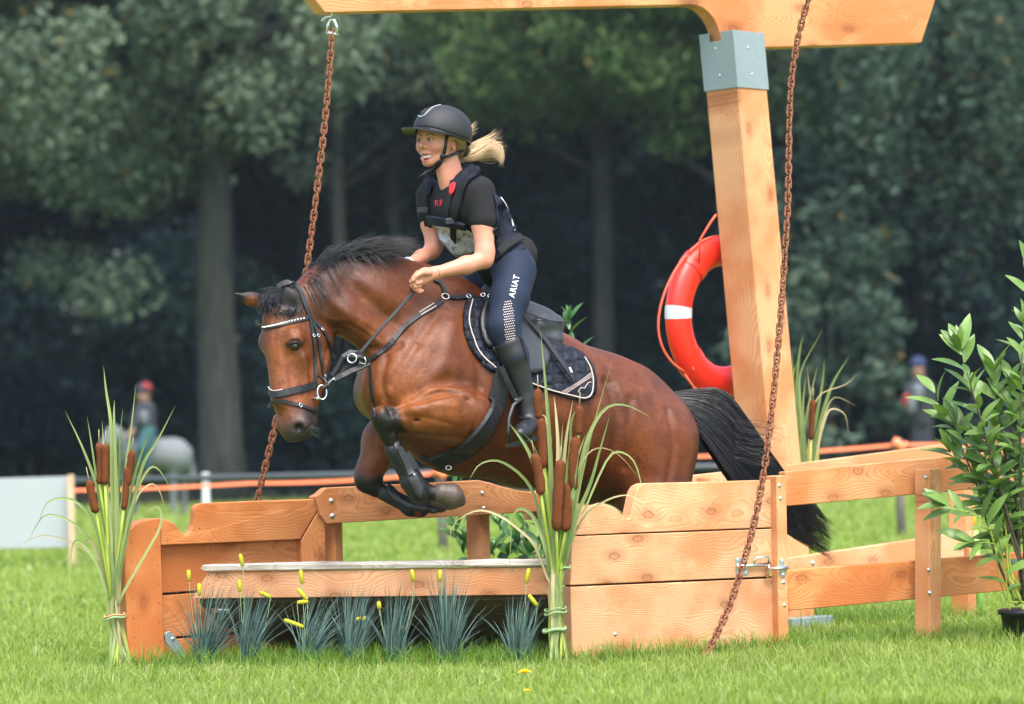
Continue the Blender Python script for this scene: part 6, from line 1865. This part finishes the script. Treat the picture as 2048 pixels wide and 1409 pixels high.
def near_hand(b):
    b.L((870, 547, .17), (850, 551, .145), 12.5, 14, 8, LAT, 0.75)
    b.L((852, 551, .145), (840, 557, .125), 14, 15, 8, LAT, 0.75)
    kn = [(836, 547, .098), (832, 554, .100), (831, 562, .106), (834, 570, .116)]      # knuckles
    md = [(827, 557, .086), (823, 564, .090), (823, 571, .098), (828, 578, .108)]      # first bend
    tp = [(834, 567, .088), (831, 574, .092), (832, 580, .100), (838, 584, .110)]      # fold back under
    en = [(842, 565, .100), (840, 572, .104), (840, 578, .110), (845, 582, .118)]
    for n_, (k, m, t, e) in enumerate(zip(kn, md, tp, en)):
        r = 4.9 - 0.25 * n_
        b.L((850, 554 + 2 * n_, .140), k, 6.5, r + 0.6, 6); b.L(k, m, r + 0.5, r, 2.2); b.L(m, t, r, r - 0.4, 1.6); b.L(t, e, r - 0.4, r - 0.9, 1.6)
    b.L((858, 546, .125), (844, 546, .092), 6.5, 5.4, 5); b.L((844, 546, .092), (832, 553, .078), 5.4, 4.6, 2.5); b.L((832, 553, .078), (826, 561, .074), 4.6, 3.8, 2)
def far_hand(b):
    b.L((816, 530, .44), (806, 536, .43), 11, 12, 7)
    for k in range(4):
        b.L((806, 534 + k * 3, .42), (797 + k, 535 + k * 6, .40), 5, 4.6, 4); b.L((797 + k, 535 + k * 6, .40), (801 + k, 545 + k * 5, .42), 4.6, 4, 2)
    b.L((812, 526, .42), (798, 530, .40), 5, 4, 3)
AN = arm([((962, 392, .34), 29), ((966, 450, .31), 22.5), ((970, 505, .28), 18.5), ((969, 520, .27), 16.5), ((932, 531, .23), 17.5), ((872, 546, .17), 11.5)], near_hand)
ANV, ANQ = AN.build(0.0034, 1)
AF = arm([((864, 398, .63), 21), ((862, 450, .62), 19), ((868, 493, .60), 16), ((864, 503, .59), 15), ((842, 515, .53), 14), ((816, 530, .44), 10.5)], far_hand)
AFV, AFQ = AF.build(0.0034, 1)
def trunk(grow=0.0, legs=True):
    b = Body(); g = grow
    b.L((948, 415, .40), (890, 422, .62), 44 + g, 40 + g, 20)
    b.L((952, 388, .36), (870, 392, .64), 28 + g, 26 + g, 16)
    b.L((918, 380, .50), (955, 450, .53), 37 + g, 41 + g, 20)
    b.L((925, 425, .50), (985, 490, .55), 46 + g, 41 + g, 24, RLH, 1.0)
    b.L((985, 490, .55), (1015, 528, .58), 42 + g, 45 + g, 20)
    b.L((1022, 530, .48), (988, 545, .74), 42 + g, 40 + g, 18)
    if legs: leg_prims(b, -4)
    return b
def leg_prims(b, g=0.0):
    b.L((1030, 545, .44), (1018, 600, .33), 41 + g, 36 + g, 16); b.L((1018, 600, .33), (1006, 655, .25), 36 + g, 30 + g, 12)
    b.L((1006, 655, .25), (1028, 712, .24), 30 + g, 27 + g, 12)
    b.L((1028, 712, .24), (1050, 800, .25), 26 + g, 17 + g, 10)
    b.L((995, 555, .74), (915, 598, .80), 40 + g, 30 + g, 16); b.L((915, 598, .80), (945, 700, .98), 29 + g, 26 + g, 12); b.L((945, 700, .98), (965, 800, 1.02), 25 + g, 17 + g, 10)
TRB = trunk(-3); TV, TQ = TRB.build(0.008, 1)
RIDER = empty('person', P(1010, 600, .55), 'young rider in a black helmet and navy breeches, leaning forward on the bay horse', 'person')
def join_np(*vq):
    V = []; Q = []; o = 0
    for v, q in vq: V.append(v); Q.append(q + o); o += len(v)
    return np.concatenate(V), np.concatenate(Q)
BV, BQ = join_np((HDV, HDQ), (ANV, ANQ), (AFV, AFQ), (TV, TQ))
def paint_skin(me):
    base = np.array([0.55, 0.255, 0.170]); c = np.tile(base, (len(BV), 1))
    def blob(p, r, col, a):
        nonlocal c
        d = np.linalg.norm(BV - np.array(p), axis=1); f = (a * (1 - sstep(r * 0.35, r, d)))[:, None]; c = c * (1 - f) + np.array(col) * f
    for s in (-1, 1):
        blob(H(34, 20 * s, -12), 0.034, (0.60, 0.20, 0.14), 0.5)
        blob(H(-8, 38 * s, -8), 0.03, (0.60, 0.16, 0.11), 0.6)
    blob(H(50, 0, -9), 0.016, (0.60, 0.20, 0.14), 0.35)
    for a, r in (((826, 570, .11), .05), ((966, 520, .25), .05), ((868, 502, .58), .05)): blob(P(*a), r, (0.58, 0.21, 0.14), 0.5)
    set_col(me, c)
me = mesh_np('body', BV, BQ); paint_skin(me)
RBODY = link('body', me, M['skin'], RIDER, True)
def face():
    for s, e in ((1, 'near'), (-1, 'far')):
        c = H(32.0, 14 * s, 3.0)
        eb = Body(); eb.ball(c, 5.9 * U1); v, q = eb.build(0.0016, 1)
        o = link('eye', mesh_np('eye', v, q), M['eye_white'], RIDER, True)
        ib = Body(); ib.ball(c + RFH * 3.3 * U1 - RLH * (0.8 * U1), 3.6 * U1); v, q = ib.build(0.0010, 1)
        link('iris', mesh_np('iris', v, q), M['iris_brown'], o, True)
        x0 = 860 if s > 0 else 838
        strap('eyelid', M['skin_lid'], RIDER, HDBVH, [(x0 - 7 * (1 if s > 0 else .6), 279), (x0, 275.5), (x0 + 8 * (1 if s > 0 else .6), 279)], 0.006, 0.002, 0.003, 8)
        strap('eyebrow', M['brow_hair'], RIDER, HDBVH, [(x0 - 8 * (1 if s > 0 else .6), 271), (x0, 268), (x0 + 11 * (1 if s > 0 else .5), 272)], 0.006, 0.001, 0.002, 8)
    drape('mouth_inside', M['mouth_inside'], RIDER, HDBVH, [(842, 310), (849, 311), (857, 310.5), (865, 308.5), (861, 316), (853, 320.5), (845, 318)], 0.0004, 0.002, 2)
    drape('upper_teeth', M['tooth'], RIDER, HDBVH, [(843.5, 311), (850, 311.8), (857, 311.3), (863, 310), (859, 314), (851, 315.3), (845, 314.3)], 0.0010, 0.0015, 2)
    strap('upper_lip', M['lip'], RIDER, HDBVH, [(841, 309), (845, 308.5), (848, 309.2), (855, 309), (866, 307)], 0.0042, 0.0014, 0.0020, 12)
    strap('lower_lip', M['lip'], RIDER, HDBVH, [(842, 316), (847, 321.5), (855, 321.5), (866, 309)], 0.0065, 0.0014, 0.0024, 12)
plain('skin_lid', (0.34, 0.145, 0.095), 0.5, 0, 0.1)
face()
def clothes():
    b = trunk(2, False)
    b.L((958, 385, .345), (968, 440, .315), 33, 30, 8); b.L((862, 392, .65), (861, 430, .63), 30, 27, 8)
    b.L((1000, 515, .56), (1030, 512, .60), 52, 42, 18)
    b.B((1045, 505, .60), 26, 14)
    # neckline and hem
    b.B((898, 352, .46), 26, 6, op='cut')
    v, q = b.build(0.0065, 1)
    # folds in the cloth
    n1 = np.sin(v[:, 2] * 75 + 5 * np.sin(v[:, 0] * 22)) * np.sin(v[:, 0] * 40 + v[:, 1] * 30)
    q2, w2 = project(v)
    amp = 0.004 * sstep(470, 520, q2[:, 1]) + 0.0012
    v = v + np.array([0.3, -0.7, 0.3]) * (n1 * amp)[:, None]
    sh = link('t_shirt', mesh_np('t_shirt', v, q), M['shirt_cloth'], RIDER, True)
    SB = bvh_of((v, q))
    # protective vest: back shell
    bk = trunk(5, False); bk.bb = bk.bb
    bk.plane(P(962, 420, .5), Vector((0.80, 0.35, 0.32)))
    bk.plane(P(1040, 500, .6), Vector((-0.5, -0.1, 0.8)))
    v2, q2_ = bk.build(0.007, 1)
    ve = link('body_protector', mesh_np('body_protector', v2, q2_), M['navy_cloth'], RIDER, True)
    AB = bvh_of((v, q), (v2, q2_))
    NV, BK = M['navy_cloth'], M['vest_black']
    drape('shoulder_pad', NV, ve, AB, [(905, 362), (912, 346), (930, 337), (952, 338), (962, 350), (945, 362), (925, 380), (908, 388)], 0.022, 0.018, 6)
    drape('shoulder_pad', NV, ve, AB, [(848, 362), (856, 352), (866, 350), (868, 365), (862, 392), (852, 388)], 0.014, 0.012, 5)
    strap('webbing', BK, ve, AB, [(946, 345), (930, 372), (918, 405), (911, 438)], 0.050, 0.012, 0.010, 16)
    strap('webbing', BK, ve, AB, [(924, 352), (908, 385), (900, 415), (893, 440)], 0.046, 0.010, 0.010, 16)
    strap('webbing', BK, ve, AB, [(858, 362), (853, 395), (855, 420), (858, 445), (863, 470)], 0.038, 0.010, 0.008, 16)
    strap('webbing_tail', BK, ve, AB, [(910, 440), (908, 462), (911, 486)], 0.030, 0.010, 0.006, 10)
    strap('chest_band', NV, ve, AB, [(862, 438), (885, 441), (910, 444), (934, 449)], 0.046, 0.014, 0.012, 20)
    strap('waist_strap', BK, ve, AB, [(990, 520), (1008, 506), (1026, 490), (1038, 478)], 0.040, 0.016, 0.008, 14)
    strap('side_webbing', BK, ve, AB, [(986, 455), (996, 480), (1004, 502)], 0.030, 0.012, 0.006, 10)
    drape('side_panel', NV, ve, AB, [(984, 388), (1002, 402), (1018, 432), (1034, 474), (1020, 498), (996, 512), (986, 490), (992, 445), (990, 415)], 0.010, 0.008, 7)
    strap('piping', M['white_print'], ve, AB, [(997, 398), (1007, 414), (1016, 436), (1025, 464)], 0.006, 0.012, 0.004, 14)
    for x, y in ((855, 421), (911, 437)):
        p, n = hit(AB, x, y)
        box_mesh('buckle', M['boot_plastic'], ve, p + n * 0.026, Vector((0.024, -0.004, 0)), n * 0.006, UP * 0.013, 0.003)
    p, n = hit(AB, 1012, 503); box_mesh('buckle', M['boot_plastic'], ve, p + n * 0.026, Vector((0.02, 0, 0.02)), n * 0.006, Vector((-0.014, 0, 0.014)), 0.003)
    drape('red_lining', M['red_cloth'], ve, AB, [(907, 378), (914, 372), (920, 374), (917, 388), (910, 394)], 0.030, 0.003, 4)
    drape('print', M['shirt_print'], sh, SB, [(861, 446), (885, 450), (922, 456), (950, 470), (958, 492), (940, 508), (914, 514), (897, 498), (877, 474)], 0.004, 0.003, 6)
    put_text('lettering', 'RF', M['red_cloth'], sh, SB, (872, 413), (887, 412), 12, 0.004)
    # watch, bracelet
    w_ = P(818, 529, .445); d = (P(842, 515, .53) - P(806, 536, .43)).normalized()
    ring_at('wristwatch', M['silver_band'], RIDER, w_, d, 0.030, 0.028, 0.008, UP)
    w_ = P(873, 546, .172); d = (P(930, 532, .23) - P(872, 546, .17)).normalized()
    ring_at('bracelet', M['strap_leather'], RIDER, w_, d, 0.0275, 0.0275, 0.0012, UP)
    # breeches
    b = Body(); leg_prims(b, 2); b.L((1022, 532, .48), (988, 547, .74), 43, 41, 18)
    b.L((1010, 520, .56), (1022, 535, .6), 46, 46, 16)
    v, q = b.build(0.0065, 1)
    br = link('breeches', mesh_np('breeches', v, q), M['breeches_cloth'], RIDER, True)
    BB = bvh_of((v, q))
    put_text('lettering', 'ARIAT', M['white_print'], br, BB, (1028, 597), (1039, 553), 11.5, 0.003)
    # knee patch of open mesh: rows of pale dots
    V = []; F = []
    for r in range(18):
        for c in range(7):
            u = (c + 0.5 * (r % 2)) / 6.5; t = r / 17
            x = 1003 + 22 * u + 5 * math.sin(t * 2.2) - 4 * t + (1 - t) * 1 + 6 * t * t; y = 606 + 84 * t - 4 * u
            wd = 1.0 if 0.08 < t < 0.92 else 0.7
            if abs(u - 0.5) > 0.5 * math.sin(math.pi * (0.12 + 0.76 * t)) ** 0.5: continue
            p, n = hit(BB, x, y)
            if p is None: continue
            s = n.cross(UP).normalized() * px(1.35); z = n.cross(s).normalized() * px(1.35); o = len(V)
            V += [p + n * 0.0025 - s, p + n * 0.0025 - z, p + n * 0.0025 + s, p + n * 0.0025 + z]; F.append((o, o + 1, o + 2, o + 3))
    tag(link('knee_mesh_dots', mesh_np('knee_mesh_dots', V, F), M['knee_mesh'], br), kind='stuff')
    # tall boots
    for side, pr in (('near', [((1018, 690, .24), (1028, 712, .24), 31, 29), ((1028, 712, .24), (1050, 800, .25), 29, 20), ((1050, 800, .25), (1058, 838, .24), 20, 20), ((1062, 846, .25), (1046, 864, .12), 19, 17), ((1046, 864, .12), (1040, 868, .07), 17, 13)]),
                     ('far', [((930, 650, .90), (945, 700, .98), 30, 28), ((945, 700, .98), (965, 800, 1.02), 28, 20), ((965, 800, 1.02), (970, 838, 1.02), 20, 20), ((970, 842, 1.02), (948, 862, .9), 19, 15)])):
        b = Body()
        for p in pr: b.L(*p, 8)
        if side == 'near': b.plane(P(1018, 682, .24), Vector((0.45, 0, -1)))
        v, q = b.build(0.006, 1)
        bt = link('boot', mesh_np('boot', v, q), M['black_leather'], RIDER, True)
        if side == 'near':
            bt['label'] = 'tall black boot in the near stirrup'
            OB = bvh_of((v, q))
            strap('laces', M['strap_leather'], bt, OB, [(1040, 835), (1048, 840), (1058, 838)], 0.012, 0.004, 0.005, 8)
            strap('top_band', M['strap_leather'], bt, OB, [(1036, 668), (1046, 690), (1053, 720)], 0.008, 0.003, 0.004, 10)
def put_text(name, txt, mat, parent, bvh, a, b, size, off):
    """lettering laid on cloth from photo point a towards b; size = letter height in px"""
    cu = bpy.data.curves.new(name, 'FONT'); cu.body = txt; cu.size = 1.0; cu.offset = 0.004; cu.space_character = 1.12; cu.resolution_u = 3
    ob = bpy.data.objects.new(name, cu); COL.objects.link(ob)
    dg = bpy.context.evaluated_depsgraph_get(); dg.update()
    me = bpy.data.meshes.new_from_object(ob.evaluated_get(dg))
    bpy.data.objects.remove(ob)
    co = np.empty(len(me.vertices) * 3, np.float32); me.vertices.foreach_get('co', co); co = co.reshape(-1, 3)
    co[:, 0] -= co[:, 0].min(); co[:, 0] /= co[:, 0].max(); co[:, 1] /= max(1e-6, co[:, 1].max())
    a, b = np.array(a, float), np.array(b, float); d = b - a; nrm = np.array([d[1], -d[0]]) / np.hypot(*d)
    out = []; last = None
    for x, y, _ in co:
        q = a + d * x + nrm * (y * size)
        p, n = hit(bvh, q[0], q[1])
        if p is None: p, n = last
        last = (p, n); out.append(p + n * off)
    me.vertices.foreach_set('co', np.array([list(p) for p in out], np.float32).ravel()); me.update()
    me.materials.clear()
    return link(name, me, mat, parent)
clothes()
def helmet():
    t = RIDER
    fw = Vector((-0.76, -0.65, 0.05)).normalized(); lt = Vector((0.65, -0.76, 0)).normalized(); up = lt.cross(fw).normalized()
    if up.z < 0: up = -up
    c = P(886, 264, .45); A_, B_, C_ = 0.146, 0.116, 0.120
    n_az, n_el = 48, 14
    def el0(az):  # rim height by direction; az 0 = front
        k = (1 - math.cos(az)) / 2
        return math.radians(2 - 26 * k - 6 * math.sin(az) ** 2)
    def pt(az, el, g=0.0):
        return c + fw * math.cos(az) * math.cos(el) * (A_ + g) + lt * math.sin(az) * math.cos(el) * (B_ + g) + up * math.sin(el) * (C_ + g)
    V = []; F = []
    for lay_, g in ((0, 0.0), (1, -0.012)):
        for i in range(n_az):
            az = 2 * math.pi * i / n_az
            for j in range(n_el):
                e = el0(az) + (math.pi / 2 - el0(az)) * (j / n_el) ** 0.9
                V.append(pt(az, e, g))
        V.append(pt(0, math.pi / 2, g))
    m = n_az * n_el + 1
    for L_ in (0, 1):
        o = L_ * m
        for i in range(n_az):
            i2 = (i + 1) % n_az
            for j in range(n_el - 1):
                q = (o + i * n_el + j, o + i2 * n_el + j, o + i2 * n_el + j + 1, o + i * n_el + j + 1)
                F.append(q if L_ == 0 else tuple(reversed(q)))
            q = (o + i * n_el + n_el - 1, o + i2 * n_el + n_el - 1, o + n_az * n_el)
            F.append(q if L_ == 0 else tuple(reversed(q)))
    for i in range(n_az):
        i2 = (i + 1) % n_az
        F.append((i2 * n_el, i * n_el, m + i * n_el, m + i2 * n_el))
    me = mesh_np('helmet', V, F)
    h = link('helmet', me, M['helmet_shell'], t, True); h['label'] = 'matt black riding helmet'
    # brim
    V = []; F = []; n = 25
    for i in range(n):
        az = math.radians(-82 + 164 * i / (n - 1)); k = math.cos(math.radians(-90 + 180 * i / (n - 1))) ** 0.7
        a = pt(az, el0(az), -0.006); out = (fw * (0.066 * k) + (a - c).normalized() * 0.012 * k) - up * 0.006 * k
        b = a + out
        V += [a + up * 0.004, b + up * 0.003, b - up * 0.003, a - up * 0.004]
    for i in range(n - 1):
        o = 4 * i
        for j in range(4): F.append((o + j, o + 4 + j, o + 4 + (j + 1) % 4, o + (j + 1) % 4))
    link('brim', mesh_np('brim', V, F), M['helmet_brim'], h, False)
    # rim trim and silver line
    tube('rim_trim', M['helmet_brim'], h, [pt(2 * math.pi * i / 48, el0(2 * math.pi * i / 48), 0.001) for i in range(49)], 0.0045, 7)
    hb = bvh_of((np.array([list(p) for p in V]), np.array([[0, 1, 2, 3]]))) if False else None
    HV2 = np.array([list(pt(2 * math.pi * i / 96, math.radians(-30 + 120 * j / 40))) for i in range(96) for j in range(41)])
    Q2 = np.array([(i * 41 + j, ((i + 1) % 96) * 41 + j, ((i + 1) % 96) * 41 + j + 1, i * 41 + j + 1) for i in range(96) for j in range(40)])
    hb = bvh_of((HV2, Q2))
    strap('silver_line', M['silver_band'], h, hb, [(837, 232), (842, 234), (850, 230), (857, 223), (868, 214), (882, 210)], 0.0055, 0.001, 0.002, 18)
    drape('vent', M['helmet_brim'], h, hb, [(838, 230), (845, 221), (858, 215), (866, 214), (856, 222), (847, 230)], 0.0015, 0.002, 3)
    # harness
    ST = M['strap_leather']
    b = Body(); b.L((905, 275, .50), (922, 300, .54), 26, 18, 8)
    v, q = b.build(0.006, 1); link('cradle', mesh_np('cradle', v, q), M['helmet_brim'], h, True)
    strap('chin_strap', ST, h, HDBVH, [(893, 262), (892, 280), (889, 300), (885, 315), (877, 330), (862, 340)], 0.017, 0.002, 0.004, 20)
    strap('chin_strap', ST, h, HDBVH, [(886, 315), (900, 311), (915, 306), (926, 301)], 0.014, 0.003, 0.004, 12)
    drape('chin_cup', ST, h, HDBVH, [(884, 318), (878, 334), (866, 344), (852, 346), (848, 341), (862, 336), (874, 322)], 0.008, 0.006, 4)
    tube('strap_end', ST, h, [P(856, 342, .38), P(846, 350, .37), P(838, 355, .37)], [0.008, 0.006, 0.005], 7)
    p, n = hit(HDBVH, 885, 313); lathe('buckle', M['helmet_brim'], h, p, n, [(0, 0.013), (0.006, 0.013), (0.009, 0.010)], 12)
helmet()
def ponytail():
    rg = random.Random(9); cv = []; rad = []; tone = []
    for k in range(700):
        a = max(-2, min(2, rg.gauss(0, 1))); b2 = rg.gauss(0, 1); e = rg.uniform(0.45, 1.0) ** 0.8
        path = [(917 + rg.uniform(-4, 4), 320 + rg.uniform(-5, 7), .55 + rg.uniform(-.02, .02)), (934, 317 + 3.5 * a, .56 + .015 * b2), (956, 309 + 6 * a, .58 + .025 * b2), (980, 301 + 8 * a + 4 * b2, .6 + .03 * b2),
                (998 + 4 * b2, 301 + 9 * a, .6 + .03 * b2), (1004 + 3 * b2, 314 + 8 * a, .6 + .03 * b2), (994 + 8 * b2, 326 + 8 * a, .6)]
        L = smooth_line(path, 21)[: max(7, int(21 * e))]
        cv.append([np.array(P(*q)) for q in L[::2]]); rad.append(rg.uniform(0.0005, 0.0011)); tone.append(min(1, max(0, rg.gauss(0.6, 0.3))))
    for k in range(40):
        a = rg.uniform(-1, 1)
        cv.append([np.array(P(897 + rg.uniform(0, 6), 274 + rg.uniform(0, 6), .37)), np.array(P(920, 274 + 5 * a, .40)), np.array(P(938, 265 + 8 * a, .44)), np.array(P(950 + rg.uniform(-4, 8), 256 + 14 * a, .48))]); rad.append(0.0009); tone.append(rg.uniform(0.5, 1))
    for k in range(90):
        a = rg.uniform(-1, 1)
        cv.append([np.array(P(925, 305 + 8 * a, .54)), np.array(P(950, 296 + 14 * a, .56)), np.array(P(978, 290 + 22 * a, .58)), np.array(P(998 + rg.uniform(-10, 12), 288 + 34 * a, .6))]); rad.append(0.0007); tone.append(rg.uniform(0.5, 1))
    strands('ponytail', M['blonde_hair'], RIDER, cv, rad, 10, 3, True, tone)
    cv = []; tone = []
    for k in range(120):
        x0 = rg.uniform(898, 925); cv.append([np.array(P(x0, 268 + rg.uniform(0, 6), .40)), np.array(P(x0 + 8, 290, .44)), np.array(P(918 + rg.uniform(-3, 6), 316 + rg.uniform(-8, 8), .53))]); tone.append(rg.uniform(0.1, 0.6))
    strands('side_hair', M['blonde_hair'], RIDER, cv, 0.0014, 7, 3, True, tone)
ponytail()
def stirrup():
    t = empty('stirrup', P(1045, 880, .2), 'black stirrup iron and strap round the near boot', 'stirrup')
    Q = lambda x, y, w: P(x, y, w)
    tube('arch', M['boot_plastic'], t, [Q(1020, 886, .12), Q(1016, 862, .12), Q(1018, 836, .14), Q(1026, 812, .17), Q(1040, 798, .2), Q(1054, 797, .24), Q(1066, 808, .28), Q(1073, 832, .30), Q(1076, 862, .30)], 0.0095, 9)
    box_mesh('tread', M['boot_plastic'], t, Q(1048, 884, .21), (Q(1076, 876, .30) - Q(1020, 892, .12)) / 2, Vector((0.02, 0.03, 0)), UP * 0.010, 0.003)
    strip('strap', M['strap_leather'], t, [Q(1003, 733, .20), Q(1015, 762, .19), Q(1028, 790, .19), Q(1034, 801, .19)], [Vector((-0.3, -0.9, 0))] * 4, 0.024, 0.006)
    tube('strap_eye', M['boot_plastic'], t, [Q(1028, 800, .18), Q(1036, 803, .19), Q(1044, 798, .2)], 0.010, 8)
stirrup()
